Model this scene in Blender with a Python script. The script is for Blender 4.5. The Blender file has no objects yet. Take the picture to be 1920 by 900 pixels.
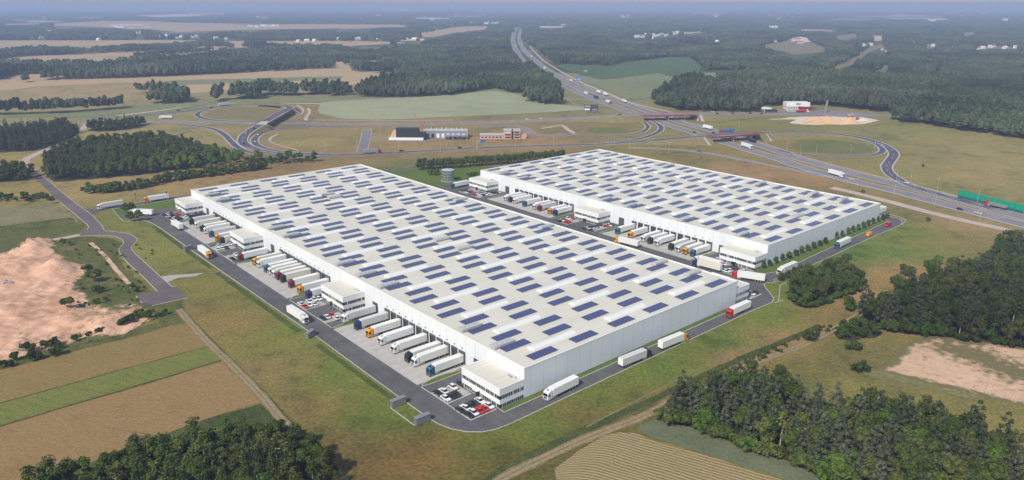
import bpy, bmesh, math, random
import numpy as np
from mathutils import Vector, Matrix
from mathutils.geometry import tessellate_polygon
random.seed(7); RNG = np.random.default_rng(11)
SC = bpy.context.scene; COL = SC.collection
PI = math.pi; R = math.radians
# ------------------------------------------------------------------ survey frame
# Site survey: the camera stands 130 m over the origin; two halls share one grid
# (s = across the halls, t = along the halls away from the near corner).
FOC = 1387.551; PIT = R(17.697); TH = R(40.735); CAMH = 130.0
OX, OY = 4.196, 226.909
W1 = (127.8, 335.3); W2S, W2T = 184.5, 18.8; W2 = (129.1, 238.0); HALL_H = 11.77
def W(s, t):
    return (OX + s*math.cos(TH) - t*math.sin(TH), OY + s*math.sin(TH) + t*math.cos(TH))
def LOC(x, y):
    x -= OX; y -= OY
    return x*math.cos(TH)+y*math.sin(TH), -x*math.sin(TH)+y*math.cos(TH)
def G(u, v, z=0.0):
    """map sheet coordinate (1920x900 survey picture) -> ground point at height z"""
    a = (u-960)/FOC; b = -(v-450)/FOC
    d = (a, math.cos(PIT)+b*math.sin(PIT), -math.sin(PIT)+b*math.cos(PIT))
    k = (z-CAMH)/d[2]
    return (d[0]*k, d[1]*k)
def PX(x, y, z=0.0):
    """inverse of G, vectorised"""
    zz = z-CAMH
    f = y*math.cos(PIT)-zz*math.sin(PIT); u = y*math.sin(PIT)+zz*math.cos(PIT)
    return 960+FOC*x/f, 450-FOC*u/f
def GP(pts, z=0.0): return [G(u, v, z) for u, v in pts]
def Z3(ox, oy, k, pts): return [(ox+x/k, oy+y/k) for x, y in pts]
def inpoly(px, py, poly):
    px = np.asarray(px); py = np.asarray(py); ins = np.zeros(px.shape, bool); n = len(poly)
    for i in range(n):
        x1, y1 = poly[i]; x2, y2 = poly[(i+1) % n]
        if y1 == y2: continue
        c = ((y1 > py) != (y2 > py)) & (px < (x2-x1)*(py-y1)/(y2-y1)+x1)
        ins ^= c
    return ins
def lin(c):
    return tuple(((v/255)/12.92 if v/255 <= .04045 else ((v/255+.055)/1.055)**2.4) for v in c)
# ------------------------------------------------------------------ materials
def new_mat(name):
    m = bpy.data.materials.new(name); m.use_nodes = True
    nt = m.node_tree; b = nt.nodes['Principled BSDF']
    return m, nt, b
def nd(nt, typ, **kw):
    n = nt.nodes.new(typ)
    for k, v in kw.items(): setattr(n, k, v)
    return n
def plain(name, c, rough=.6, metal=0.0, spec=.5, var=0.0, scale=1.0):
    m, nt, b = new_mat(name)
    b.inputs['Roughness'].default_value = rough; b.inputs['Metallic'].default_value = metal
    b.inputs['Specular IOR Level'].default_value = spec
    if var:
        tc = nd(nt, 'ShaderNodeTexCoord'); nz = nd(nt, 'ShaderNodeTexNoise')
        nz.inputs['Scale'].default_value = scale; nz.inputs['Detail'].default_value = 5
        nt.links.new(tc.outputs['Object'], nz.inputs['Vector'])
        mx = nd(nt, 'ShaderNodeMix', data_type='RGBA')
        mx.inputs[6].default_value = tuple(v*(1-var) for v in c)+(1,)
        mx.inputs[7].default_value = tuple(min(1, v*(1+var)) for v in c)+(1,)
        nt.links.new(nz.outputs['Fac'], mx.inputs[0]); nt.links.new(mx.outputs[2], b.inputs['Base Color'])
    else:
        b.inputs['Base Color'].default_value = tuple(c)+(1,)
    return m
def land(name, cols, scales=(.012, .07, .6), rough=.95, stripe=None, vcol=None, bump=.0, rand=.16, streak=None):
    """soil / crop material: colours mixed by three octaves of world-space noise, optional crop rows"""
    m, nt, b = new_mat(name); L = nt.links.new
    b.inputs['Roughness'].default_value = rough; b.inputs['Specular IOR Level'].default_value = .1
    geo = nd(nt, 'ShaderNodeNewGeometry')
    def noise(sc, det=4, vec=None, dist=0.0):
        n = nd(nt, 'ShaderNodeTexNoise'); n.inputs['Scale'].default_value = sc; n.inputs['Detail'].default_value = det
        n.inputs['Distortion'].default_value = dist
        L(vec or geo.outputs['Position'], n.inputs['Vector']); return n.outputs['Fac']
    ramp = nd(nt, 'ShaderNodeValToRGB'); n = len(cols)
    while len(ramp.color_ramp.elements) < n: ramp.color_ramp.elements.new(.5)
    for i, c in enumerate(cols):
        e = ramp.color_ramp.elements[i]; e.position = .36+.28*i/max(1, n-1); e.color = tuple(c)+(1,)
    a = noise(scales[0], 6, dist=.4); c2 = noise(scales[1], 6)
    mm = nd(nt, 'ShaderNodeMix'); mm.inputs[0].default_value = .5; L(a, mm.inputs[2]); L(c2, mm.inputs[3])
    L(mm.outputs[0], ramp.inputs['Fac'])
    col = ramp.outputs['Color']
    if vcol:
        at = nd(nt, 'ShaderNodeVertexColor', layer_name=vcol)
        mx = nd(nt, 'ShaderNodeMix', data_type='RGBA', blend_type='MULTIPLY'); mx.inputs[0].default_value = 1
        L(at.outputs['Color'], mx.inputs[6]); L(col, mx.inputs[7]); col = mx.outputs[2]
    f = noise(scales[2], 8)
    mr = nd(nt, 'ShaderNodeMapRange'); mr.inputs[1].default_value = .25; mr.inputs[2].default_value = .75
    mr.inputs[3].default_value = 1-rand*2; mr.inputs[4].default_value = 1+rand*2; L(f, mr.inputs[0])
    hs = nd(nt, 'ShaderNodeHueSaturation'); L(mr.outputs[0], hs.inputs['Value']); L(col, hs.inputs['Color']); col = hs.outputs['Color']
    if stripe:
        ang, wl, c, amt, dist = stripe
        mp = nd(nt, 'ShaderNodeMapping'); mp.inputs['Rotation'].default_value = (0, 0, ang); L(geo.outputs['Position'], mp.inputs['Vector'])
        wv = nd(nt, 'ShaderNodeTexWave'); wv.inputs['Scale'].default_value = 6.2832/(20*wl)*1.0
        wv.inputs['Distortion'].default_value = dist; wv.inputs['Detail'].default_value = 3; wv.inputs['Detail Scale'].default_value = .6
        L(mp.outputs['Vector'], wv.inputs['Vector'])
        mq = nd(nt, 'ShaderNodeMath', operation='MULTIPLY'); mq.inputs[1].default_value = amt; L(wv.outputs['Fac'], mq.inputs[0])
        mx = nd(nt, 'ShaderNodeMix', data_type='RGBA'); L(mq.outputs[0], mx.inputs[0]); L(col, mx.inputs[6]); mx.inputs[7].default_value = tuple(c)+(1,)
        col = mx.outputs[2]
    L(col, b.inputs['Base Color'])
    if bump:
        bp = nd(nt, 'ShaderNodeBump'); bp.inputs['Strength'].default_value = .6; bp.inputs['Distance'].default_value = bump
        L(f, bp.inputs['Height']); L(bp.outputs['Normal'], b.inputs['Normal'])
    return m
def leafmat(name, c1, c2, c3):
    m, nt, b = new_mat(name); L = nt.links.new
    oi = nd(nt, 'ShaderNodeObjectInfo'); gp = nd(nt, 'ShaderNodeNewGeometry'); st = nd(nt, 'ShaderNodeTexNoise'); st.inputs['Scale'].default_value = .006; st.inputs['Detail'].default_value = 5; L(gp.outputs['Position'], st.inputs['Vector'])
    sr = nd(nt, 'ShaderNodeMapRange'); sr.inputs[1].default_value = .33; sr.inputs[2].default_value = .67; sr.inputs[3].default_value = .62; sr.inputs[4].default_value = 1.65; L(st.outputs['Fac'], sr.inputs[0])
    tc = nd(nt, 'ShaderNodeTexCoord')
    nz = nd(nt, 'ShaderNodeTexNoise'); nz.inputs['Scale'].default_value = .9; nz.inputs['Detail'].default_value = 3; L(tc.outputs['Object'], nz.inputs['Vector'])
    r = nd(nt, 'ShaderNodeValToRGB'); r.color_ramp.elements.new(.5)
    for e, p, c in zip(r.color_ramp.elements, (0, .5, 1), (c1, c2, c3)): e.position = p; e.color = tuple(c)+(1,)
    L(oi.outputs['Random'], r.inputs['Fac'])
    mr = nd(nt, 'ShaderNodeMapRange'); mr.inputs[1].default_value = .3; mr.inputs[2].default_value = .7; mr.inputs[3].default_value = .6; mr.inputs[4].default_value = 1.45
    L(nz.outputs['Fac'], mr.inputs[0])
    hs = nd(nt, 'ShaderNodeHueSaturation'); mm = nd(nt, 'ShaderNodeMath', operation='MULTIPLY'); L(mr.outputs[0], mm.inputs[0]); L(sr.outputs[0], mm.inputs[1]); L(mm.outputs[0], hs.inputs['Value']); L(r.outputs['Color'], hs.inputs['Color'])
    df = nd(nt, 'ShaderNodeBsdfDiffuse'); tl = nd(nt, 'ShaderNodeBsdfTranslucent'); ms = nd(nt, 'ShaderNodeMixShader'); ms.inputs[0].default_value = .22
    L(hs.outputs['Color'], df.inputs['Color']); L(hs.outputs['Color'], tl.inputs['Color']); L(df.outputs[0], ms.inputs[1]); L(tl.outputs[0], ms.inputs[2])
    L(ms.outputs[0], nt.nodes['Material Output'].inputs['Surface']); nt.nodes.remove(b)
    return m
# ------------------------------------------------------------------ mesh builder
class MB:
    def __init__(s): s.v = []; s.f = []; s.m = []
    def poly(s, pts, m=0):
        i = len(s.v); s.v += [tuple(p) for p in pts]; s.f.append(tuple(range(i, i+len(pts)))); s.m.append(m); return s
    def box(s, x0, x1, y0, y1, z0, z1, m=0, tx=0.0, ty=0.0, bottom=True):
        """box, top face inset by tx, ty"""
        i = len(s.v)
        s.v += [(x0, y0, z0), (x1, y0, z0), (x1, y1, z0), (x0, y1, z0), (x0+tx, y0+ty, z1), (x1-tx, y0+ty, z1), (x1-tx, y1-ty, z1), (x0+tx, y1-ty, z1)]
        F = [(4, 5, 6, 7), (0, 1, 5, 4), (1, 2, 6, 5), (2, 3, 7, 6), (3, 0, 4, 7)] + ([(3, 2, 1, 0)] if bottom else [])
        s.f += [tuple(i+k for k in q) for q in F]; s.m += [m]*len(F); return s
    def prism(s, pts, z0, z1, m=0, bottom=False):
        i = len(s.v); n = len(pts)
        s.v += [(x, y, z0) for x, y in pts]+[(x, y, z1) for x, y in pts]
        s.f.append(tuple(i+n+k for k in range(n))); s.m.append(m)
        for k in range(n): s.f.append((i+k, i+(k+1) % n, i+n+(k+1) % n, i+n+k)); s.m.append(m)
        if bottom: s.f.append(tuple(i+k for k in reversed(range(n)))); s.m.append(m)
        return s
    def side(s, prof, y0, y1, m=0, inset=0.0):
        """profile (x,z) extruded along y"""
        i = len(s.v); n = len(prof)
        s.v += [(x, y0, z) for x, z in prof]+[(x, y1, z) for x, z in prof]
        s.f.append(tuple(i+k for k in range(n))); s.f.append(tuple(i+n+k for k in reversed(range(n)))); s.m += [m, m]
        for k in range(n): s.f.append((i+(k+1) % n, i+k, i+n+k, i+n+(k+1) % n)); s.m.append(m)
        return s
    def tube(s, p0, p1, r0, r1=None, n=8, m=0, cap=True):
        r1 = r0 if r1 is None else r1
        a = Vector(p0); b = Vector(p1); d = (b-a).normalized(); x = d.orthogonal().normalized(); y = d.cross(x); i = len(s.v)
        for c, r in ((a, r0), (b, r1)):
            for k in range(n):
                q = c+x*(r*math.cos(2*PI*k/n))+y*(r*math.sin(2*PI*k/n)); s.v.append(tuple(q))
        for k in range(n): s.f.append((i+k, i+(k+1) % n, i+n+(k+1) % n, i+n+k)); s.m.append(m)
        if cap:
            s.f.append(tuple(i+n+k for k in range(n))); s.f.append(tuple(i+k for k in reversed(range(n)))); s.m += [m, m]
        return s
    def mesh(s, name, mats, bevel=0.0, smooth=False):
        me = bpy.data.meshes.new(name); me.from_pydata(s.v, [], s.f)
        mats = mats if isinstance(mats, (list, tuple)) else [mats]
        for m in mats: me.materials.append(m)
        me.polygons.foreach_set('material_index', s.m)
        if bevel or True:
            bm = bmesh.new(); bm.from_mesh(me)
            if bevel:
                bmesh.ops.remove_doubles(bm, verts=bm.verts, dist=1e-4)
                bmesh.ops.bevel(bm, geom=bm.edges[:], offset=bevel, segments=2, profile=.5, affect='EDGES', clamp_overlap=True)
            bmesh.ops.recalc_face_normals(bm, faces=bm.faces); bm.to_mesh(me); bm.free()
        if smooth: me.polygons.foreach_set('use_smooth', [True]*len(me.polygons))
        me.update(); return me
def meta(o, label, cat, group=None, kind=None):
    o['label'] = label; o['category'] = cat
    if group: o['group'] = group
    if kind: o['kind'] = kind
    return o
def obj(name, me, parent=None, loc=None, rotz=None):
    o = bpy.data.objects.new(name, me); COL.objects.link(o)
    if parent: o.parent = parent
    if loc is not None: o.location = loc
    if rotz is not None: o.rotation_euler[2] = rotz
    return o
def part(name, mb, mats, parent, bevel=0.0, smooth=False, loc=None):
    return obj(name, mb.mesh(name, mats, bevel, smooth), parent, loc)
def thing(name, label, cat, loc=(0, 0, 0), rotz=0.0, group=None):
    o = bpy.data.objects.new(name, None); o.empty_display_size = .5; COL.objects.link(o)
    o.location = loc; o.rotation_euler[2] = rotz
    return meta(o, label, cat, group)
def dup(o, parent=None):
    c = o.copy(); COL.objects.link(c)
    if parent: c.parent = parent
    for ch in o.children: dup(ch, c)
    return c
ORD = ['first', 'second', 'third', 'fourth', 'fifth', 'sixth', 'seventh', 'eighth', 'ninth', 'tenth', 'eleventh', 'twelfth', 'thirteenth', 'fourteenth', 'fifteenth',
       'sixteenth', 'seventeenth', 'eighteenth', 'nineteenth', 'twentieth']
ORD += ['twenty-'+w for w in ORD[:9]] + ['thirtieth'] + ['thirty-'+w for w in ORD[:9]]
# ------------------------------------------------------------------ sheets and ribbons
def jitter_poly(pts, step, amp):
    out = []
    for i in range(len(pts)):
        a = Vector(pts[i]); b = Vector(pts[(i+1) % len(pts)]); d = b-a; n = max(1, int(d.length/step)); nrm = Vector((-d.y, d.x)).normalized() if d.length else Vector((0, 0))
        for k in range(n):
            p = a+d*(k/n)
            if k: p = p+nrm*random.gauss(0, amp)
            out.append((p.x, p.y))
    return out
def sheet(name, pts, z, mat, label, cat='field', kind='structure', jit=None):
    """flat outline laid on the ground, triangulated"""
    if jit: pts = jitter_poly(pts, *jit)
    tri = tessellate_polygon([[Vector((x, y, 0)) for x, y in pts]]); F = []
    for a, b, c in tri:
        (x0, y0), (x1, y1), (x2, y2) = pts[a], pts[b], pts[c]
        A = (x1-x0)*(y2-y0)-(x2-x0)*(y1-y0)
        if abs(A) > 1e-6: F.append((a, b, c) if A > 0 else (a, c, b))
    me = bpy.data.meshes.new(name); me.from_pydata([(x, y, z) for x, y in pts], [], F); me.materials.append(mat); me.update()
    o = obj(name, me); meta(o, label, cat, None, kind); return o
def smooth_path(pts, step=6.0):
    """Catmull-Rom through 3D points, resampled"""
    P = [Vector(p if len(p) == 3 else (p[0], p[1], 0)) for p in pts]
    P = [P[0]*2-P[1]]+P+[P[-1]*2-P[-2]]; out = []
    for i in range(1, len(P)-2):
        p0, p1, p2, p3 = P[i-1:i+3]; n = max(1, int((p2-p1).length/step))
        for k in range(n):
            t = k/n
            out.append(.5*((2*p1)+(p2-p0)*t+(2*p0-5*p1+4*p2-p3)*t*t+(3*p1-p0-3*p2+p3)*t**3))
    out.append(P[-2]); return out
def offsets(path, d):
    out = []
    for i, p in enumerate(path):
        a = path[max(0, i-1)]; b = path[min(len(path)-1, i+1)]; t = (b-a); t.z = 0
        t.normalize(); out.append(Vector((p.x-t.y*d, p.y+t.x*d, p.z)))
    return out
def ribbon_mb(path, d0, d1, z, mb=None, m=0, dash=None):
    mb = mb or MB(); A = offsets(path, d0); B = offsets(path, d1); acc = 0
    for i in range(len(path)-1):
        L = (path[i+1]-path[i]).length; on = True
        if dash: on = (acc % (dash[0]+dash[1])) < dash[0]
        acc += L
        if on: mb.poly([(A[i].x, A[i].y, A[i].z+z), (A[i+1].x, A[i+1].y, A[i+1].z+z), (B[i+1].x, B[i+1].y, B[i+1].z+z), (B[i].x, B[i].y, B[i].z+z)], m)
    return mb
# ------------------------------------------------------------------ camera, light, air
cam = bpy.data.cameras.new('camera'); cam.sensor_width = 36; cam.lens = 36*FOC/1920; cam.clip_end = 90000; cam.clip_start = 1
co = bpy.data.objects.new('camera', cam); COL.objects.link(co); co.location = (0, 0, CAMH); co.rotation_euler = (PI/2-PIT, 0, 0); SC.camera = co
SUN_AZ, SUN_EL = R(236), R(44)      # direction towards the sun, measured from +X
w = bpy.data.worlds.new('World'); SC.world = w; w.use_nodes = True
sky = w.node_tree.nodes.new('ShaderNodeTexSky'); sky.sky_type = 'NISHITA'; sky.sun_disc = False
sky.sun_elevation = SUN_EL; sky.sun_rotation = PI/2-SUN_AZ; sky.air_density = 1.2; sky.dust_density = 1.0; sky.ozone_density = 1.2
bg = w.node_tree.nodes['Background']; bg.inputs['Strength'].default_value = .115
w.node_tree.links.new(sky.outputs[0], bg.inputs[0])
sl = bpy.data.lights.new('sun', 'SUN'); sl.energy = 3.6; sl.angle = R(.6); sl.color = (1, .93, .81)
so = bpy.data.objects.new('sun', sl); COL.objects.link(so)
so.rotation_euler = Vector((-math.cos(SUN_AZ)*math.cos(SUN_EL), -math.sin(SUN_AZ)*math.cos(SUN_EL), -math.sin(SUN_EL))).to_track_quat('-Z', 'Y').to_euler()
SC.view_settings.view_transform = 'Standard'; SC.view_settings.look = 'None'; SC.view_settings.exposure = .2; SC.view_settings.gamma = 1
SC.render.engine = 'CYCLES'; SC.cycles.use_denoising = True
try: SC.cycles.denoiser = 'OPENIMAGEDENOISE'
except Exception: pass
SC.cycles.max_bounces = 5; SC.cycles.diffuse_bounces = 2; SC.cycles.glossy_bounces = 2; SC.cycles.volume_bounces = 0; SC.cycles.transparent_max_bounces = 6
SC.cycles.caustics_reflective = False; SC.cycles.caustics_refractive = False
hz = bpy.data.materials.new('haze_air'); hz.use_nodes = True; nt = hz.node_tree; nt.nodes.clear()
out = nt.nodes.new('ShaderNodeOutputMaterial'); pv = nt.nodes.new('ShaderNodeVolumePrincipled')
pv.inputs['Color'].default_value = (.57, .68, 1.0, 1); pv.inputs['Density'].default_value = 1.75e-4; pv.inputs['Anisotropy'].default_value = 0
nt.links.new(pv.outputs[0], out.inputs['Volume'])
hb = MB().box(-26000, 26000, -400, 40000, -3, 150)
ho = obj('haze', hb.mesh('haze', hz)); meta(ho, 'pale blue summer haze lying over the whole plain', 'haze', None, 'stuff')
# ------------------------------------------------------------------ shared materials
M = {}
def stubblemat():
    m = land('striped_stubble', [(.17, .135, .05), (.22, .17, .07)], (.02, .2, 1.2), .95, rand=.15); nt = m.node_tree; b = nt.nodes['Principled BSDF']; L = nt.links.new
    src = b.inputs['Base Color'].links[0].from_socket; geo = nd(nt, 'ShaderNodeNewGeometry')
    cx, cy = G(1150, 850); mp = nd(nt, 'ShaderNodeMapping', vector_type='TEXTURE'); mp.inputs['Location'].default_value = (cx, cy, 0); a = G(1480, 900); e = G(1160, 811); mp.inputs['Rotation'].default_value = (0, 0, math.atan2(a[1]-e[1], a[0]-e[0]))
    L(geo.outputs['Position'], mp.inputs['Vector']); sp = nd(nt, 'ShaderNodeSeparateXYZ'); L(mp.outputs[0], sp.inputs[0])
    def mt(op, *v):
        n = nd(nt, 'ShaderNodeMath', operation=op)
        for i, q in enumerate(v):
            if isinstance(q, (int, float)): n.inputs[i].default_value = q
            else: L(q, n.inputs[i])
        return n.outputs[0]
    nz = nd(nt, 'ShaderNodeTexNoise'); nz.inputs['Scale'].default_value = .12; nz.inputs['Detail'].default_value = 4; L(geo.outputs['Position'], nz.inputs['Vector'])
    bend = mt('MULTIPLY', mt('POWER', mt('MAXIMUM', mt('MULTIPLY', sp.outputs[0], -1.0), 0.0), 2.0), .045)       # rows swing round at the headland
    row = mt('ADD', mt('ADD', sp.outputs[1], bend), mt('MULTIPLY', nz.outputs['Fac'], 1.6))
    s = mt('SINE', mt('MULTIPLY', row, 6.2832/1.35)); n2 = nd(nt, 'ShaderNodeTexNoise'); n2.inputs['Scale'].default_value = .9; n2.inputs['Detail'].default_value = 5; L(geo.outputs['Position'], n2.inputs['Vector'])
    mr = nd(nt, 'ShaderNodeMapRange'); mr.inputs[1].default_value = -.5; mr.inputs[2].default_value = .8; mr.inputs[4].default_value = .75; L(mt('ADD', s, mt('MULTIPLY', mt('SUBTRACT', n2.outputs['Fac'], .5), 1.5)), mr.inputs[0])
    mx = nd(nt, 'ShaderNodeMix', data_type='RGBA'); L(mr.outputs[0], mx.inputs[0]); L(src, mx.inputs[6]); mx.inputs[7].default_value = (.44, .34, .20, 1); L(mx.outputs[2], b.inputs['Base Color']); return m
M['wall'] = plain('white_panel', (.80, .81, .82), .45, var=.02, scale=.3)
M['wallside'] = M['wall']
M['roof'] = None
M['white'] = plain('white_paint', (.80, .80, .79), .4)
M['trailer'] = plain('trailer_skin', (.78, .77, .73), .45, var=.03, scale=.8)
M['dark'] = plain('dark_rubber', (.02, .02, .022), .7)
M['chassis'] = plain('chassis_grey', (.05, .05, .055), .6)
M['rim'] = plain('wheel_rim', (.55, .56, .57), .35, .6)
M['glass'] = plain('dark_glass', (.02, .025, .03), .08)
M['grey'] = plain('grey_metal', (.28, .29, .30), .45, .3, var=.12, scale=.6)
M['unit'] = plain('unit_sheet', (.44, .445, .43), .5, var=.14, scale=.6)
M['galv'] = plain('galvanised', (.50, .51, .50), .5, .1, var=.15, scale=.4)
M['door'] = plain('dock_grey', (.075, .085, .095), .6, var=.2, scale=.8)
M['frame'] = plain('window_frame', (.55, .56, .58), .4)
M['kerb'] = plain('kerb_concrete', (.44, .43, .385), .9, var=.12, scale=.5)
M['line'] = plain('road_paint', (.62, .62, .60), .7, var=.2, scale=.4)
M['red'] = plain('red_steel', (.22, .035, .045), .5, var=.1, scale=.2)
M['conc'] = plain('bridge_concrete', (.45, .43, .40), .85, var=.15, scale=.25)
M['trunk'] = plain('bark', (.09, .065, .045), .9, var=.3, scale=2)
M['birch'] = plain('birch_bark', (.5, .48, .44), .8, var=.3, scale=3)
M['asphalt'] = land('yard_asphalt', [(.095, .092, .095), (.122, .118, .12), (.15, .145, .145)], (.03, .16, 1.6), .85, rand=.08, stripe=(-TH, 3.2, (.085, .082, .084), .28, 2.2))
M['apron'] = land('apron_concrete', [(.41, .385, .35), (.46, .43, .395), (.50, .47, .43)], (.05, .25, 1.2), .85, rand=.05, stripe=(-TH-PI/2, 4.86, (.36, .335, .305), .16, .6))
M['road'] = land('highway_asphalt', [(.185, .168, .188), (.215, .195, .215), (.245, .222, .24)], (.01, .08, .8), .8, rand=.06)
M['ramp'] = land('ramp_asphalt', [(.085, .082, .105), (.105, .10, .125), (.125, .118, .14)], (.01, .08, .8), .8, rand=.06)
M['paver'] = land('paved_lane', [(.125, .10, .105), (.15, .12, .122), (.17, .14, .138)], (.03, .2, 1.2), .9, rand=.07)
M['gravel'] = land('gravel_track', [(.40, .31, .26), (.47, .37, .31), (.52, .42, .35)], (.02, .15, 1.0), .95, rand=.14)
M['dirt'] = land('dirt_track', [(.23, .165, .095), (.31, .225, .14), (.25, .19, .10)], (.05, .3, 1.5), .95, rand=.2)
M['path'] = land('foot_path', [(.36, .34, .31), (.40, .38, .34)], (.1, .4, 2), .9, rand=.06)
M['lawn'] = land('mown_lawn', [(.075, .12, .025), (.10, .15, .03), (.13, .16, .04)], (.04, .3, 1.8), .95, rand=.15)
M['tan'] = land('ripe_grain', [(.36, .25, .14), (.44, .32, .185), (.40, .29, .15)], (.006, .05, .5), .95, rand=.10, stripe=(R(97), 9, (.34, .245, .13), .25, 3))
M['tan2'] = land('ripe_grain_golden', [(.205, .145, .052), (.24, .168, .064), (.20, .15, .052)], (.02, .12, 1.0), .95, rand=.13)
M['tan3'] = land('ripe_grain_pink', [(.235, .15, .062), (.27, .175, .078), (.225, .16, .062)], (.02, .12, 1.0), .95, rand=.13)
M['stripe_green'] = land('mown_green_strip', [(.12, .13, .032), (.15, .158, .042), (.18, .18, .052)], (.02, .25, 1.2), .95, rand=.2, stripe=(R(112), 3.4, (.18, .20, .052), .4, 4))
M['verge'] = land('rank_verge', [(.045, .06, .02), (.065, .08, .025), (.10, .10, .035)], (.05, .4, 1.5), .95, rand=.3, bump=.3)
M['wheat'] = land('pale_green_crop', [(.26, .275, .155), (.30, .32, .19), (.36, .345, .21)], (.006, .03, .4), .95, rand=.08, stripe=(R(80), 14, (.25, .28, .16), .3, 6))
M['stubble'] = stubblemat()
M['bluecrop'] = land('blue_green_crop', [(.11, .13, .07), (.135, .155, .09), (.16, .165, .10)], (.03, .15, 1.0), .95, rand=.14)
M['plantation'] = land('young_plantation', [(.06, .10, .04), (.08, .125, .05), (.10, .14, .055)], (.01, .06, .3), .95, rand=.25, bump=.8)
M['meadow2'] = land('grey_green_meadow', [(.16, .18, .085), (.19, .205, .10), (.24, .215, .12)], (.006, .04, .3), .95, rand=.16)
M['rough'] = land('rough_grazing', [(.15, .145, .065), (.20, .18, .088), (.25, .205, .11)], (.015, .09, .7), .95, rand=.18)
M['basin'] = land('basin_green', [(.11, .13, .04), (.14, .15, .05), (.17, .16, .07)], (.03, .15, .6), .95, rand=.2)
M['weeds'] = land('wild_weeds', [(.06, .075, .022), (.10, .11, .03), (.17, .13, .06)], (.05, .25, 1.2), .95, rand=.3, bump=.5)
M['embank'] = land('embankment_grass', [(.20, .15, .075), (.21, .175, .085), (.16, .16, .06)], (.02, .12, .7), .95, rand=.18)
M['sandlot'] = land('sandy_lot', [(.16, .13, .06), (.42, .285, .175), (.52, .345, .225), (.60, .40, .27), (.48, .33, .21), (.17, .14, .065)], (.03, .13, .9), .95, rand=.14, bump=.15)
M['kerbshade'] = land('kerb_shade_green', [(.05, .075, .02), (.07, .095, .028), (.10, .115, .035)], (.06, .3, 1.5), .95, rand=.2)  # dark green with the shade of the ditch slope put into the colour
M['pile'] = land('sand_pile', [(.56, .34, .20), (.60, .38, .23), (.64, .42, .27)], (.05, .25, 1.0), .95, rand=.08)
M['palesand'] = land('pale_sand', [(.62, .50, .38), (.66, .54, .42)], (.05, .25, 1.0), .95, rand=.08)
M['silver'] = plain('silver_steel', (.55, .56, .55), .25, .85, var=.08, scale=.3)
M['leaf'] = leafmat('broadleaf_foliage', (.056, .08, .021), (.074, .098, .027), (.10, .116, .036))
M['leafbright'] = leafmat('bright_foliage', (.06, .108, .018), (.075, .125, .022), (.10, .135, .03))
M['needle'] = leafmat('pine_needles', (.058, .074, .04), (.074, .088, .052), (.098, .11, .07))
M['farleaf'] = leafmat('far_foliage', (.042, .066, .026), (.055, .08, .032), (.07, .092, .04))
M['house'] = plain('house_render', (.72, .68, .62), .8)
M['tile'] = plain('roof_tile', (.30, .12, .08), .8)
def roofmat():
    m, nt, b = new_mat('hall_roof_membrane'); L = nt.links.new
    b.inputs['Roughness'].default_value = .6; b.inputs['Specular IOR Level'].default_value = .3
    tc = nd(nt, 'ShaderNodeTexCoord'); n1 = nd(nt, 'ShaderNodeTexNoise'); n1.inputs['Scale'].default_value = .05; n1.inputs['Detail'].default_value = 6
    mp = nd(nt, 'ShaderNodeMapping'); mp.inputs['Scale'].default_value = (.06, 1.4, 1); n2 = nd(nt, 'ShaderNodeTexNoise'); n2.inputs['Scale'].default_value = 1.0; n2.inputs['Detail'].default_value = 4
    L(tc.outputs['Object'], n1.inputs['Vector']); L(tc.outputs['Object'], mp.inputs['Vector']); L(mp.outputs[0], n2.inputs['Vector'])
    wv = nd(nt, 'ShaderNodeTexWave'); wv.bands_direction = 'Y'; wv.inputs['Scale'].default_value = 6.2832/(20*2.4); wv.inputs['Distortion'].default_value = 0; L(tc.outputs['Object'], wv.inputs['Vector'])
    pw = nd(nt, 'ShaderNodeMath', operation='POWER'); pw.inputs[1].default_value = 14; L(wv.outputs['Fac'], pw.inputs[0])
    mx = nd(nt, 'ShaderNodeMix', data_type='RGBA'); mx.inputs[6].default_value = (.58, .55, .465, 1); mx.inputs[7].default_value = (.69, .655, .565, 1)
    ad = nd(nt, 'ShaderNodeMath', operation='ADD'); L(n1.outputs['Fac'], ad.inputs[0]); L(n2.outputs['Fac'], ad.inputs[1])
    mr = nd(nt, 'ShaderNodeMapRange'); mr.inputs[1].default_value = .65; mr.inputs[2].default_value = 1.35; L(ad.outputs[0], mr.inputs[0]); L(mr.outputs[0], mx.inputs[0])
    m2 = nd(nt, 'ShaderNodeMix', data_type='RGBA', blend_type='MULTIPLY'); L(mx.outputs[2], m2.inputs[6]); m2.inputs[7].default_value = (.90, .90, .89, 1)
    L(pw.outputs[0], m2.inputs[0]); L(m2.outputs[2], b.inputs['Base Color']); return m
M['roof'] = roofmat()
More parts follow.
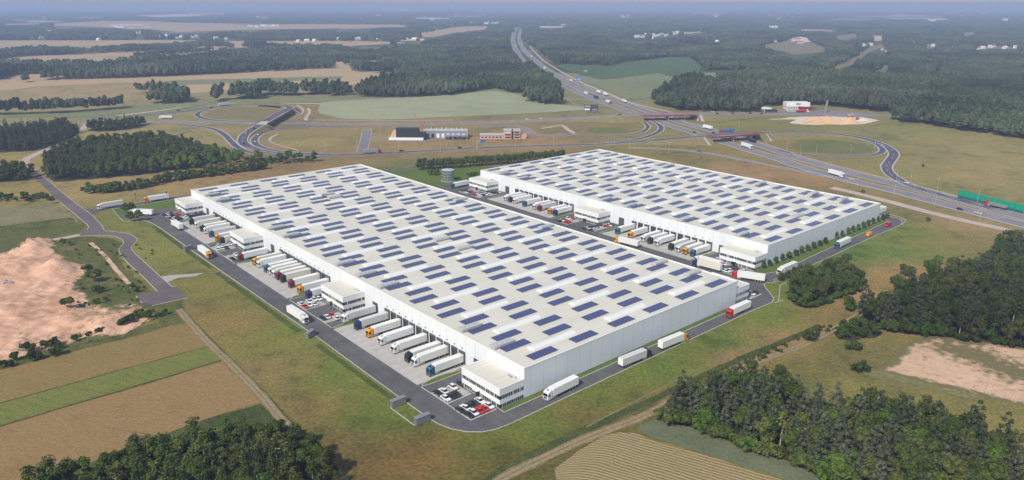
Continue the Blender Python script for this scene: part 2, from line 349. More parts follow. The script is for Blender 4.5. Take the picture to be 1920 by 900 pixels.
def wallmat(name, base, axis, pitch):
    m, nt, b = new_mat(name); L = nt.links.new; b.inputs['Roughness'].default_value = .42
    tc = nd(nt, 'ShaderNodeTexCoord'); wv = nd(nt, 'ShaderNodeTexWave'); wv.bands_direction = axis; wv.inputs['Scale'].default_value = 6.2832/(20*pitch); L(tc.outputs['Object'], wv.inputs['Vector'])
    pw = nd(nt, 'ShaderNodeMath', operation='POWER'); pw.inputs[1].default_value = 60; L(wv.outputs['Fac'], pw.inputs[0])
    nz = nd(nt, 'ShaderNodeTexNoise'); nz.inputs['Scale'].default_value = .12; nz.inputs['Detail'].default_value = 5; L(tc.outputs['Object'], nz.inputs['Vector'])
    m0 = nd(nt, 'ShaderNodeMix', data_type='RGBA'); m0.inputs[6].default_value = tuple(c*.94 for c in base)+(1,); m0.inputs[7].default_value = tuple(min(1, c*1.04) for c in base)+(1,); L(nz.outputs['Fac'], m0.inputs[0])
    m2 = nd(nt, 'ShaderNodeMix', data_type='RGBA', blend_type='MULTIPLY'); L(m0.outputs[2], m2.inputs[6]); m2.inputs[7].default_value = (.86, .88, .89, 1); L(pw.outputs[0], m2.inputs[0])
    L(m2.outputs[2], b.inputs['Base Color']); return m
M['wall'] = wallmat('white_wall_panels', (.80, .81, .82), 'X', 6.0)
def solarmat():
    m, nt, b = new_mat('solar_cells'); L = nt.links.new; b.inputs['Roughness'].default_value = .22; b.inputs['Specular IOR Level'].default_value = .45
    tc = nd(nt, 'ShaderNodeTexCoord'); br = nd(nt, 'ShaderNodeTexBrick'); br.offset = 0
    br.inputs['Scale'].default_value = 1; br.inputs['Brick Width'].default_value = 1.0; br.inputs['Row Height'].default_value = 1.36; br.inputs['Mortar Size'].default_value = .035; br.inputs['Mortar Smooth'].default_value = .3
    br.inputs['Color1'].default_value = (.052, .056, .150, 1); br.inputs['Color2'].default_value = (.060, .064, .168, 1); br.inputs['Mortar'].default_value = (.15, .16, .31, 1)
    L(tc.outputs['Object'], br.inputs['Vector']); L(br.outputs['Color'], b.inputs['Base Color']); return m
M['solar'] = solarmat()
# ------------------------------------------------------------------ ground
GC = [  # surveyed soil / sward colours: (map u, v, sRGB)
 (300,470,112,116,62),(330,400,110,116,60),(270,440,118,118,66),(450,560,116,112,62),(520,640,112,112,60),(400,580,122,108,66),(480,700,128,112,72),(580,760,120,104,66),
 (440,600,122,108,68),(640,830,108,94,58),(700,870,98,86,50),(550,690,122,112,68),(640,720,104,112,54),(700,780,96,104,50),(820,850,112,94,56),(900,835,94,104,48),(1000,805,94,104,48),(950,870,84,78,42),
 (760,860,104,88,52),(1100,770,112,96,58),(1150,735,102,108,54),(1300,660,98,110,54),(1380,670,138,112,78),(1250,745,118,98,60),(1450,600,104,114,54),(1530,595,128,108,68),(1480,640,142,114,80),(1200,720,100,110,52),
 (1650,470,98,118,58),(1720,440,108,118,62),(1780,450,122,114,70),(1650,530,124,114,70),(1700,512,152,122,88),(1800,430,120,112,70),(1560,480,96,112,54),(1480,540,94,110,52),(1620,560,148,120,86),
 (1500,700,94,98,54),(1580,690,108,102,62),(1700,790,118,118,66),(1850,830,122,116,70),(1640,665,110,106,64),(1560,650,98,100,56),(1900,870,118,112,68),(1600,720,118,116,66),
 (1800,270,128,126,82),(1700,240,118,122,76),(1850,330,134,128,86),(1720,330,120,122,76),(1600,240,116,120,74),(1550,270,112,116,66),(1480,275,122,114,72),(1900,300,132,128,86),(1890,240,120,122,80),(1420,235,112,116,66),
 (1300,290,124,114,74),(1400,325,146,122,92),(1550,370,124,114,78),(1250,285,118,114,66),(1480,345,132,116,80),(1700,410,112,108,66),(1800,425,150,128,100),
 (600,265,138,128,84),(500,210,138,126,74),(350,262,138,128,88),(700,292,132,116,82),(900,296,128,112,80),(1130,245,126,114,78),(1250,250,122,118,74),(570,300,124,104,72),(470,300,128,104,76),(800,275,138,122,84),(1000,268,140,118,84),
 (300,350,146,126,84),(450,322,146,120,84),(150,362,142,128,84),(60,355,138,124,76),(60,400,124,118,80),(100,430,78,88,58),(60,300,140,128,80),(200,390,120,116,68),(30,440,70,80,52),(240,352,140,126,82),(350,330,142,124,84),
 (760,312,108,112,66),(800,325,100,112,58),(830,330,98,110,56),(640,205,120,112,80),(570,230,122,112,80),(200,245,138,130,84),(300,205,120,124,92),(450,180,130,128,96),(700,225,140,124,92),(1100,160,118,124,88),(1250,150,120,126,90),(1200,170,124,124,88),
 (60,180,146,132,98),(300,172,150,134,98),(120,205,132,128,92),(-50,190,146,132,98),(380,185,140,130,92),(40,248,120,124,80),(600,175,142,132,96),
 (1010,800,88,108,48),(1120,750,88,110,50),(1240,695,90,112,50),(1360,640,92,112,52),(1450,585,94,114,52),(560,620,96,112,52),(470,560,98,112,54),(640,690,94,112,50),(720,770,92,110,50),(1600,470,94,116,54),(1700,430,98,118,56),
 (1040,855,96,92,50),(1150,800,98,92,50),(1230,775,92,96,50),(420,410,108,114,58),(250,415,108,114,58),
]
def ground_colours(xs, ys):
    pu, pv = np.array([g[0] for g in GC], float), np.array([g[1] for g in GC], float)
    gp = np.array([G(u, v) for u, v in zip(pu, pv)]); gc = np.array([lin((g[2]+(9 if g[0] > 1400 and g[1] < 360 else 3), g[3]+(1 if g[0] > 1400 and g[1] < 360 else 0), g[4])) for g in GC])
    d2 = (xs[:, None]-gp[None, :, 0])**2+(ys[:, None]-gp[None, :, 1])**2
    sc = (gp[:, 1]/300)**2
    wgt = 1/(d2/sc[None, :]+60)**1.6
    return (wgt@gc)/wgt.sum(1, keepdims=True)
def near_ground():
    nx, ny = 300, 230
    X = np.linspace(-900, 1150, nx); Y = np.linspace(90, 1500, ny)
    gx, gy = np.meshgrid(X, Y); v = np.stack([gx.ravel(), gy.ravel(), np.zeros(nx*ny)], 1)
    i = np.arange(nx*ny).reshape(ny, nx); f = np.stack([i[:-1, :-1], i[:-1, 1:], i[1:, 1:], i[1:, :-1]], -1).reshape(-1, 4)
    me = bpy.data.meshes.new('ground'); me.from_pydata(v.tolist(), [], f.tolist())
    c = ground_colours(v[:, 0], v[:, 1])
    ca = me.color_attributes.new('soil', 'FLOAT_COLOR', 'POINT'); ca.data.foreach_set('color', np.concatenate([c, np.ones((len(c), 1))], 1).ravel().astype(np.float32))
    me.materials.append(land('meadow', [(.62, .68, .60), (.92, .93, .88), (1.10, 1.05, .97), (1.26, 1.14, 1.04)], (.022, .12, .8), .95, vcol='soil', rand=.22, bump=.3))
    o = obj('ground', me); meta(o, 'rough meadow ground of mixed green and brown grass around the halls', 'ground', None, 'structure')
near_ground()
fm = land('far_plain', [(.035, .055, .028), (.045, .068, .032), (.09, .10, .05), (.22, .18, .11)], (.0007, .0035, .02), .95, rand=.2)
fg = MB().poly([(-26000, -300, -.6), (26000, -300, -.6), (26000, 39900, -.6), (-26000, 39900, -.6)])
o = obj('plain', fg.mesh('plain', fm)); meta(o, 'flat wooded plain running out to the hazy horizon', 'terrain', None, 'structure')
# ------------------------------------------------------------------ halls
HALLS = [dict(n='front', o=W(0, 0), size=W1, per=19.6, na=17, px=21.1, docks=[[88.3-4.84*k for k in range(12)], [194.7-4.8*k for k in range(12)], [293-4.94*k for k in range(10)]], gates=[26, 98.5, 206.5, 306]),
         dict(n='rear', o=W(W2S, W2T), size=W2, per=19.8, na=12, px=21.4, docks=[[196.1-4.95*k for k in range(12)], [88.6-4.88*k for k in range(12)]], gates=[26.7, 98.8, 207])]
WALLX = wallmat('white_wall_panels_end', (.74, .77, .80), 'X', 6.0)
WALLY = wallmat('white_wall_panels_long', (.74, .755, .77), 'Y', 6.0)
def make_hall(h):
    Lx, Ly = h['size']
    t = thing('warehouse', 'long white %s warehouse hall with solar arrays and strip skylights on its flat roof' % ('front left' if h['n'] == 'front' else 'rear right'), 'warehouse', h['o']+(0,), TH)
    mb = MB()
    z1 = HALL_H
    mb.poly([(0, 0, 0), (Lx, 0, 0), (Lx, 0, z1), (0, 0, z1)], 0); mb.poly([(Lx, Ly, 0), (0, Ly, 0), (0, Ly, z1), (Lx, Ly, z1)], 0)
    mb.poly([(0, Ly, 0), (0, 0, 0), (0, 0, z1), (0, Ly, z1)], 1); mb.poly([(Lx, 0, 0), (Lx, Ly, 0), (Lx, Ly, z1), (Lx, 0, z1)], 1)
    part('wall', mb, [WALLX, WALLY], t)
    part('roof', MB().poly([(.4, .4, z1-.3), (Lx-.4, .4, z1-.3), (Lx-.4, Ly-.4, z1-.3), (.4, Ly-.4, z1-.3)]), M['roof'], t)
    p = MB()
    for a in ((-.06, Lx+.06, -.06, .4), (-.06, Lx+.06, Ly-.4, Ly+.06), (-.06, .4, .4, Ly-.4), (Lx-.4, Lx+.06, .4, Ly-.4)): p.box(*a, z1-.35, z1+.08)
    part('parapet', p, M['white'], t)
    # barrel skylights
    prof = [(-1.85, 0)]+[(1.75*math.cos(PI-k*PI/8), .15+.75*math.sin(PI-k*PI/8)) for k in range(9)]+[(1.85, 0)]
    sk = MB()
    n = 11; ln = 22.0
    for k in range(n):
        x0, x1 = -ln/2+k*ln/n+.05, -ln/2+(k+1)*ln/n-.05
        i = len(sk.v); sk.v += [(x0, y, z) for y, z in prof]+[(x1, y, z) for y, z in prof]; q = len(prof)
        sk.f.append(tuple(i+j for j in range(q))); sk.f.append(tuple(i+q+j for j in reversed(range(q)))); sk.m += [0, 0]
        for j in range(q): sk.f.append((i+(j+1) % q, i+j, i+q+j, i+q+(j+1) % q)); sk.m.append(0)
    sk.box(-ln/2-.1, ln/2+.1, -1.9, 1.9, 0, .14, 1)
    me = sk.mesh('skylight', [plain('skylight_polycarbonate', (.76, .755, .71), .35), M['white']])
    for r in range(h['na']):
        for c in range(3):
            x, y = 11.5+c*42.2*(.5*40.6/21.1)+11+0*c, 9.75+r*h['per']
            x = 22.6+c*40.7
            if y < Ly-3: obj('skylight', me, t, (x, y, z1-.295))
    # docks with dark shelters
    dk = MB().box(-.55, .01, -1.75, -1.35, .9, 4.75).box(-.55, .01, 1.35, 1.75, .9, 4.75).box(-.62, .01, -1.8, 1.8, 4.75, 5.2).box(-.5, .01, -1.6, 1.6, .35, .9)
    me = dk.mesh('dock_shelter', M['door']); ml = MB().box(-.08, .01, -1.35, 1.35, .9, 4.75).mesh('door_leaf', plain('dock_leaf', (.11, .12, .13), .5)) if False else MB().box(-.08, .01, -1.34, 1.34, .91, 4.74).mesh('door_leaf', M['chassis'])
    lm = MB().box(-.4, .0, -.14, .14, 0, .3).mesh('wall_lamp', M['dark'])
    for bay in h['docks']:
        for y in bay:
            d = obj('dock_door', me, t, (-.005, y, 0)); obj('door_leaf', ml, d); obj('wall_lamp', lm, t, (-.005, y, 6.3))
    gm = MB().box(-.1, .01, -1.9, 1.9, .05, 4.9).box(-.16, .01, -2.1, -1.9, .05, 5.05).box(-.16, .01, 1.9, 2.1, .05, 5.05).box(-.16, .01, -1.9, 1.9, 4.9, 5.05)
    gme = gm.mesh('gate_door', M['door'])
    for y in h['gates']: obj('gate_door', gme, t, (-.005, y, 0))
    base = MB().box(-.05, -.005, 0, Ly, 0, .35).box(0, Lx, -.05, -.005, 0, .35); part('plinth', base, M['grey'], t)
    return t
for h in HALLS: make_hall(h)
# ------------------------------------------------------------------ solar arrays
pm = MB().box(-6.0, 6.0, -2.02, 2.02, .22, .30, 0).box(-6.05, 6.05, -2.07, 2.07, .16, .22, 1)
for k in range(7): pm.box(-5.8+k*1.9, -5.7+k*1.9, -1.9, 1.9, 0, .16, 1)
PANEL = pm.mesh('solar_array', [M['solar'], M['grey']])
spots = []
for h in HALLS:
    hx, hy = h['o']; k = 0
    for r in range(h['na']):
        for kind, s0, t0 in ((0, 12.65, 4.7), (1, 9.45, 15.65)):
            y = t0+r*h['per']; k += 1
            if y > h['size'][1]-2.2: continue
            for c in range(6):
                x = s0+c*h['px']
                wx, wy = hx+x*math.cos(TH)-y*math.sin(TH), hy+x*math.sin(TH)+y*math.cos(TH)
                spots.append((math.hypot(wx, wy), wx, wy, h['n'], k, c))
spots.sort()
for d, x, y, n, k, c in spots[:300]:
    o = obj('solar_array', PANEL, None, (x, y, HALL_H-.296), TH)
    meta(o, 'solar array on the %s hall roof, %s row from road end, %s from dock side' % (n, ORD[k-1], ORD[c]), 'solar panel', 'solar arrays on the hall roofs')
sv = MB()
for d, x, y, n, k, c in spots[300:]:
    for b in ((-6, 6, -2.02, 2.02, .22, .30, 0), (-6.05, 6.05, -2.07, 2.07, 0, .22, 1)):
        i0 = len(sv.v); sv.box(*b)
        for q in range(i0, len(sv.v)):
            a, e, z = sv.v[q]; sv.v[q] = (x+a*math.cos(TH)-e*math.sin(TH), y+a*math.sin(TH)+e*math.cos(TH), z+HALL_H-.296)
o = obj('solar_arrays', sv.mesh('solar_arrays', [M['solar'], M['grey']])); meta(o, 'small distant blue solar arrays at the far corner of the rear hall roof', 'solar panel', 'solar arrays on the hall roofs', 'stuff')
# ------------------------------------------------------------------ roof plant
um = MB().box(-4.6, 4.6, -1.6, 1.6, .3, 1.25, 0)
for k in range(5): um.box(-4.4+k*2.2, -4.2+k*2.2, -1.3, 1.3, 0, .35, 1)
UNIT = um.mesh('unit_body', [M['unit'], M['grey']], bevel=.06)
fan = MB(); fan.tube((0, 0, 0), (0, 0, .18), .85, .85, 14, 0)
FAN = fan.mesh('fan', M['galv'])
duct = MB().box(-.6, .6, -.5, .5, 0, .7, 0, .1, .1); DUCT = duct.mesh('duct', M['unit'])
RTU = {'front': [(6, [19, 38.2, 97.5, 116.3, 136.3, 195, 213.6, 293.8, 312.4]), (63, [117, 136.3, 254]), (120.5, [19, 38.1, 117.2])], 'rear': [(6.4, [19.4, 57.4, 97.9, 118.2, 156.3, 197.3, 218.5]), (62.6, [18.5, 156.6]), (120.3, [20, 39.5, 77.9, 156.7, 214])]}
RTU['front'][1][1].append(264); RTU['front'][2][1].append(196.5)
SIDE = {0: 'dock edge', 1: 'middle line', 2: 'far long edge'}
for h in HALLS:
    for ci, (x, ts) in enumerate(RTU[h['n']]):
        for q, y in enumerate(sorted(ts)):
            u = thing('rooftop_unit', '%s air unit from the road end, %s, %s hall roof' % (ORD[q], SIDE[ci], h['n']), 'rooftop unit',
                      (h['o'][0]+x*math.cos(TH)-y*math.sin(TH), h['o'][1]+x*math.sin(TH)+y*math.cos(TH), HALL_H-.296), TH, 'grey air units on the hall roofs')
            obj('unit_body', UNIT, u)
            for fx in (-3, -.9, 1.2): obj('fan', FAN, u, (fx, 0, 1.25))
            obj('duct', DUCT, u, (5.4, 0, 0))
# ------------------------------------------------------------------ office blocks
OH = 7.6
BAND = plain('tinted_window', (.035, .045, .05), .12)
def office(label, s0, t0, ln, flip=False, depth=11.0, end='near', oh=OH):
    """two-storey block leaning on a hall wall; local x across (0 = outer face), y along the hall"""
    o = thing('office_block', label, 'office', W(s0, t0)+(0,), TH, 'office blocks on the halls')
    e = .004; mb = MB()
    mb.poly([(0, 0, 0), (depth, 0, 0), (depth, 0, oh), (0, 0, oh)]); mb.poly([(depth, ln, 0), (0, ln, 0), (0, ln, oh), (depth, ln, oh)])
    mb.poly([(0, ln, 0), (0, 0, 0), (0, 0, oh), (0, ln, oh)]); mb.poly([(depth, 0, 0), (depth, ln, 0), (depth, ln, oh), (depth, 0, oh)])
    part('wall', mb, [M['white']], o)
    part('roof', MB().poly([(.35, .35, oh-.25), (depth-.35, .35, oh-.25), (depth-.35, ln-.35, oh-.25), (.35, ln-.35, oh-.25)]), M['roof'], o)
    p = MB()
    for a in ((-.05, depth, -.05, .35), (-.05, depth, ln-.35, ln+.05), (-.05, .35, .35, ln-.35), (depth-.35, depth, .35, ln-.35)): p.box(*a, oh-.3, oh+.06)
    part('parapet', p, M['white'], o)
    rr = random.Random(int(s0*7+t0*3))
    for z0 in (.45, 3.65):
        z1 = z0+1.35
        for side in ('long', 'short'):
            b = MB(); f = MB()
            if side == 'long':
                x = depth if flip else 0.0; sg = 1 if flip else -1
                b.box(min(x, x+sg*.04), max(x, x+sg*.04), .02, ln-.3, z0, z1)
                y = 1.4
                while y < ln-.5:
                    wd = rr.choice((.12, .12, .5, .22)); f.box(min(x, x+sg*.075), max(x, x+sg*.075), y, y+wd, z0+.004, z1-.004); y += rr.choice((.85, 1.0, 1.1))
            else:
                b.box(-.04 if not flip else .3, depth-.35 if not flip else depth+.04, -.04, 0, z0+.0, z1)
                x = 1.0
                while x < depth-.7:
                    wd = rr.choice((.12, .12, .5, .22)); f.box(x, x+wd, -.075, 0, z0+.004, z1-.004); x += rr.choice((.85, 1.0, 1.1))
            bo = part('window_band', b, BAND, o); part('mullions', f, M['frame'], bo)
    if not flip:
        d = part('entrance_door', MB().box(-.08, 0, ln*.52, ln*.52+2.2, .02, 2.5), M['glass'], o)
        part('canopy', MB().box(-1.4, 0, ln*.52-.3, ln*.52+2.5, 2.6, 2.8), M['white'], o)
    ac = MB()
    for k in range(2):
        y = (2.6+k*1.0) if not flip else 5+k
        ac.box(depth-2.3, depth-1.6, y-.2, y+3.4, oh-.25, oh+.55+.1*k, 0)
    part('condenser_rack', ac, M['frame'], o)
    part('plinth', MB().box(-.03, -.005, 0, ln, 0, .3).box(0, depth, -.03, -.005, 0, .3), M['grey'], o)
    return o
office('two-storey white office block at the nearest corner of the front hall', -11, 0, 21)
office('front hall office block between its first and second dock bays from the near corner', -11, 107.3, 20.5)
office('front hall office block between its second and third dock bays from the near corner', -11, 218.3, 20.5)
office('white office block at the far left corner of the front hall beside the entry road', -11, 314, 21)
office('white office block beside the round tree row at the rear hall corner', 173.5, 18.8, 21)
office('white office block on the rear hall between its two dock bays', 173.5, 126.7, 20.5)
office('white office block at the far end of the rear hall beside the steel tank', 173.5, 235.6, 21)
office('white office annex at the right road-end corner of the front hall', W1[0]+.01, 0.3, 20, flip=True)
office('small white office annex at the extreme right corner of the rear hall', W2S+W2[0]+.01, 19.1, 20, flip=True)
# ------------------------------------------------------------------ site surfaces
def LP(pts): return [W(s, t) for s, t in pts]
YARD_OUT = [(-45, 345), (-45, 338), (-38, 328), (-33.2, 318), (-32, 300), (-32, 206), (-31.6, 140), (-31.2, 90), (-32, 40), (-32.2, 12), (-31.8, 6), (-30.3, 1), (-27.6, -3.6), (-24, -6.8), (-19.5, -8.5), (-14, -9), (40, -8.6), (129, -8.6), (143.5, -9.2),
            (148.5, -7), (153.5, -1.8), (158.5, 3.6), (161.5, 6.0), (164.3, 6.2), (166.8, 3.7), (170, 3.7), (204, 4.5), (271, 6), (312, 6), (321, 7.2), (328, 10.5), (331, 15), (329.5, 19.5), (326.5, 22)]
YARD_IN = [(323.5, 20.5), (319, 14.6), (239, 12.4), (194.4, 10.9), (181, 11.4), (175.5, 13.4), (172.6, 17)]
yard = YARD_OUT+YARD_IN+[(173, 19), (184.4, 19), (184.4, 257), (186, 276), (150, 278), (128, 285), (127.9, -2.3), (-10.9, -2.3), (-10.9, -.1), (.1, 0), (.1, 341), (-10, 341.5)]
sheet('yard', LP(yard), .03, M['asphalt'], 'grey asphalt yard and ring road around the two warehouse halls', 'yard')
sheet('entry_road', LP([(-57.3, 377), (-50, 373), (-44, 371.8), (-31, 371.6), (-5, 371.2), (60, 371), (190, 345), (190, 338), (60, 362.5), (-2.9, 363.2), (-27.8, 363), (-43, 364), (-50.5, 363), (-56.5, 357.5)]), .034, M['asphalt'], 'asphalt entry road joining the paved lane to the halls', 'road')
for a, b, n in ((32.2, 95, 'first'), (140, 201.5, 'second'), (247.3, 302, 'third')):
    sheet('loading_apron', LP([(-22.6, a), (-.06, a), (-.06, b), (-22.6, b)]), .038, M['apron'], 'pale concrete loading apron of the %s dock bay of the front hall' % n, 'apron')
for a, b, n in ((51, 114.5, 'nearer'), (159, 222, 'farther')):
    sheet('loading_apron', LP([(162.8, a), (184.42, a), (184.42, b), (162.8, b)]), .038, M['apron'], 'pale concrete loading apron of the %s dock bay of the rear hall' % n, 'apron')
def lens(name, s0, s1, t, up, lab):
    n = 14; A = []; B = []
    for k in range(n+1):
        u = k/n; s = s0+(s1-s0)*u; wd = 3.0*math.sin(PI*min(1, .12+u*.8))**.8*(1 if k else .25)
        A.append((s, t+up*(wd-.9))); B.append((s, t-up*.9*min(1, .3+u*3)))
    pts = A+B[::-1]
    sheet(name, LP(pts), .06, M['lawn'], lab, 'lawn')
    P = [Vector(W(s, tt)+(0,)) for s, tt in pts+[pts[0]]]
    return P
KERBS = []
for i, (s0, s1, t, up) in enumerate(((-22, -3, 30.6, 1), (-22, -1, 96.6, -1), (-21.5, -11, 138.6, 1), (-22, -2, 203, -1), (-21.8, -11, 246, 1), (-22, -12, 303.5, -1))):
    KERBS.append(lens('grass_island', s0, s1, t, up, 'lens of green lawn, %s from the near corner along the front hall yard' % ORD[i]))
for i, (s0, s1, t, up) in enumerate(((163, 183, 49.8, 1), (162.5, 183, 115.8, -1), (162.5, 183, 157.6, 1), (163.5, 183, 223.2, -1))):
    KERBS.append(lens('grass_island', s0, s1, t, up, 'lens of green lawn, %s from the road end along the rear hall yard' % ORD[i]))
sheet('lawn', LP([(-10.9, -2.3), (127.8, -2.3), (127.8, -.05), (-10.9, -.05)]), .02, M['lawn'], 'narrow grass strip under the road-end wall of the front hall', 'lawn')
sheet('lawn', LP([(172.8, 17), (175.5, 13.5), (181, 11.5), (194.4, 11), (239, 12.5), (318.8, 14.7), (323, 20.5), (318, 18.75), (173, 18.7)]), .02, M['lawn'], 'grass strip planted with round trees below the rear hall', 'lawn')
sheet('lawn', LP([(-43, 363.6), (-27.8, 362.6), (0, 362.8), (0, 342), (-10, 342), (-45, 346)]), .02, M['lawn'], 'grass patch between the entry road and the far office', 'lawn')
sheet('lawn', LP([(130, 290), (150, 279), (187, 277), (215, 262), (260, 262), (240, 300), (185, 336), (130, 350)]), .02, M['lawn'], 'grass around the steel tank', 'lawn')
sheet('footpath', GP([(302, 218.5+300), (320, 516), (353, 514), (383, 511.5), (366, 518), (334, 521), (322, 526), (314, 530)]), .05, M['path'], 'pale footpath linking the lane to the yard gate', 'path')
# parking pads with painted bays
PADS = [(-22.6, -11.6, 1.0, 10.4, 'front corner office, nearer pad'), (-22.2, -11.6, 14.6, 24.2, 'front corner office, farther pad'), (-22, -11.6, 121.8, 131.4, 'second office, farther pad'), (-22, -11.8, 103, 110, 'second office, nearer pad'),
        (-22, -11.6, 229, 239.4, 'third office, farther pad'), (-22, -15, 209, 219, 'third office, nearer pad'), (-22, -1, 306.5, 315.8, 'far left office, nearer pad'), (-22, -11.4, 320, 329, 'far left office, farther pad'),
        (160.5, 173, 242.5, 252.5, 'far rear office, farther pad'), (160.5, 182, 228.5, 237.5, 'far rear office, nearer pad'), (160.5, 173, 141, 151, 'middle rear office, farther pad'), (160.5, 182, 119.5, 129, 'middle rear office, nearer pad'),
        (160.5, 173, 18.5, 30, 'road-end rear office, nearer pad'), (168, 177, 33, 43, 'road-end rear office, farther pad'), (139.5, 149, -.5, 4.8, 'right annex of the front hall')]
M['pad'] = land('parking_pad', [(.34, .315, .29), (.38, .355, .325), (.42, .39, .36)], (.1, .4, 2), .9, rand=.06)
for s0, s1, t0, t1, n in PADS:
    sheet('parking_pad', LP([(s0, t0), (s1, t0), (s1, t1), (s0, t1)]), .044, M['pad'], 'paved parking pad at the %s' % n, 'parking')
lm = MB()
def lbox(s0, s1, t0, t1, z=.05):
    lm.poly([W(s0, t0)+(z,), W(s1, t0)+(z,), W(s1, t1)+(z,), W(s0, t1)+(z,)])
for s0, s1, t0, t1, n in PADS:
    k = s0
    for t in (t0, t1): lbox(s0-.1, s1+.1, t-.1, t+.1)
    mid = (t0+t1)/2; lbox(s0, s1, mid-.06, mid+.06)
    while k <= s1+.01: lbox(k-.06, k+.06, t0, t1, .052); k += 2.2
for a, b, s0 in ((32.2, 95, -22.4), (140, 201.5, -22.4), (247.3, 302, -22.4), (51, 114.5, 163), (159, 222, 163)):
    t = a+3
    while t < b-1: lbox(s0+1.0, s0+6.5, t-.08, t+.08); t += 4.87
# wheelchair bay mark
def seg(p, q, wd=.16):
    a = Vector(p); b = Vector(q); n = Vector((-(b-a).y, (b-a).x)).normalized()*wd
    lm.poly([W(*(a+n))+(.056,), W(*(b+n))+(.056,), W(*(b-n))+(.056,), W(*(a-n))+(.056,)])
cx, cy = -13.0, 17.2
for k in range(10):
    a0, a1 = PI*.35+k*PI*.13, PI*.35+(k+1)*PI*.13; seg((cx+1.0*math.cos(a0), cy+1.0*math.sin(a0)), (cx+1.0*math.cos(a1), cy+1.0*math.sin(a1)), .13)
seg((cx+.1, cy+1.9), (cx+.1, cy+.5)); seg((cx+.1, cy+.6), (cx+1.1, cy+.5)); seg((cx+1.1, cy+.5), (cx+1.6, cy-.8)); seg((cx+.1, cy+2.2), (cx+.1, cy+2.45), .22); seg((cx+.1, cy+1.3), (cx+.9, cy+1.2))
o = obj('parking_markings', lm.mesh('parking_markings', M['line'])); meta(o, 'white painted bay lines on the parking pads and loading aprons', 'road marking', None, 'structure')
def kerb_run(paths, name, label, wd=.16, h=.12, mat=None):
    mb = MB()
    for P in paths:
        for p, q in zip(P[:-1], P[1:]):
            d = (q-p); L = d.length
            if L < .01: continue
            d.normalize(); n = Vector((-d.y, d.x, 0))*wd; a = p-d*.05; b = q+d*.05
            i = len(mb.v)
            for c in (a-n, b-n, b+n, a+n): mb.v.append((c.x, c.y, 0.0))
            for c in (a-n, b-n, b+n, a+n): mb.v.append((c.x, c.y, h))
            for f in ((4, 5, 6, 7), (0, 1, 5, 4), (1, 2, 6, 5), (2, 3, 7, 6), (3, 0, 4, 7)): mb.f.append(tuple(i+j for j in f)); mb.m.append(0)
    o = obj(name, mb.mesh(name, mat or M['kerb'])); meta(o, label, 'kerb', None, 'structure'); return o
V3 = lambda pts: [Vector(W(s, t)+(0,)) for s, t in pts]
runs = list(KERBS)
runs += [V3(YARD_OUT[2:]), V3(YARD_IN), V3([(-10.9, -.1), (-10.9, -2.3), (127.8, -2.3)]), V3([(-43, 364), (-27.8, 363), (-2.9, 363.2), (20, 363)]), V3([(-50, 373), (-44, 371.8), (-31, 371.6), (-5, 371.2), (20, 371.1)]), V3([(-42.7, 364.5), (-44.5, 340), (-45, 328), (-38, 322)]),
         V3([(-34.2, 25), (-38.2, 25), (-38.2, 10.5), (-33, 10.5)]), V3([(150, -11), (147, -10.8), (144, -10.2)]), V3([(146.8, -10.4), (158, -4.5), (166, 0), (178, -.2), (192, 2)]), V3([(-22.3, 1), (-22.3, 30)]), V3([(-22.3, 97), (-22.3, 138)]), V3([(-22.3, 204), (-22.3, 246)]), V3([(317, 5.6), (330, 8.5), (334, 14), (336, 22)])]
kerb_run(runs, 'kerb', 'thin pale concrete kerb round the yard edges and lawn islands')
# lane on the left
PAVE = [(x/3, 300+y/3) for x, y in [(200, 105), (330, 230), (440, 320), (490, 362), (500, 376), (490, 392), (445, 412), (450, 428), (550, 425), (610, 425), (650, 431), (685, 446), (698, 462), (692, 475), (674, 492), (668, 505), (672, 522), (720, 580), (800, 652), (885, 738), (765, 765), (820, 828), (1055, 775), (990, 712), (970, 715), (905, 658), (830, 590), (760, 527), (740, 502), (742, 485), (768, 458), (772, 446), (764, 436), (740, 420), (710, 412), (640, 403), (600, 399), (583, 392), (576, 372), (520, 312), (370, 200), (240, 90)]]
PAVE = [(52, 322)]+[(66.7, 335)]+PAVE[1:]+[(72, 325), (60, 312)]
sheet('paved_lane', GP(PAVE), .035, M['paver'], 'brown-grey paved lane with an S bend ending in a turning stub', 'lane')
edges = [PAVE[2:7], PAVE[8:21], PAVE[21:24], PAVE[24:43]]
kerb_run([[Vector(G(*p)+(0,)) for p in e] for e in edges], 'lane_kerb', 'thin pale kerb along both sides of the paved lane', .16, .1)
def track(name, px, width, mat, label, z=.058, cat='track', step=5, zz=0.0):
    P = smooth_path(GP(px, zz), step); mb = ribbon_mb(P, -width/2, width/2, z)
    # ragged edges
    for i, (x, y, q) in enumerate(mb.v):
        mb.v[i] = (x+.18*width*math.sin(x*.31+y*.7)*.4, y+.18*width*math.sin(x*.53-y*.23)*.4, q)
    o = obj(name, mb.mesh(name, mat)); meta(o, label, cat, None, 'structure'); return P
track('gravel_lane', [(-40, 486), (0, 479), (40, 466), (90, 452), (150, 440.5)], 5.2, M['gravel'], 'pale gravel lane running along the sand pit to the paved lane')
track('gravel_lane', [(166, 228), (157, 240), (140, 251), (120, 262), (100, 275), (72, 287), (50, 298), (48, 306), (58, 320)], 7, M['gravel'], 'narrow gravel lane winding between woods on the left')
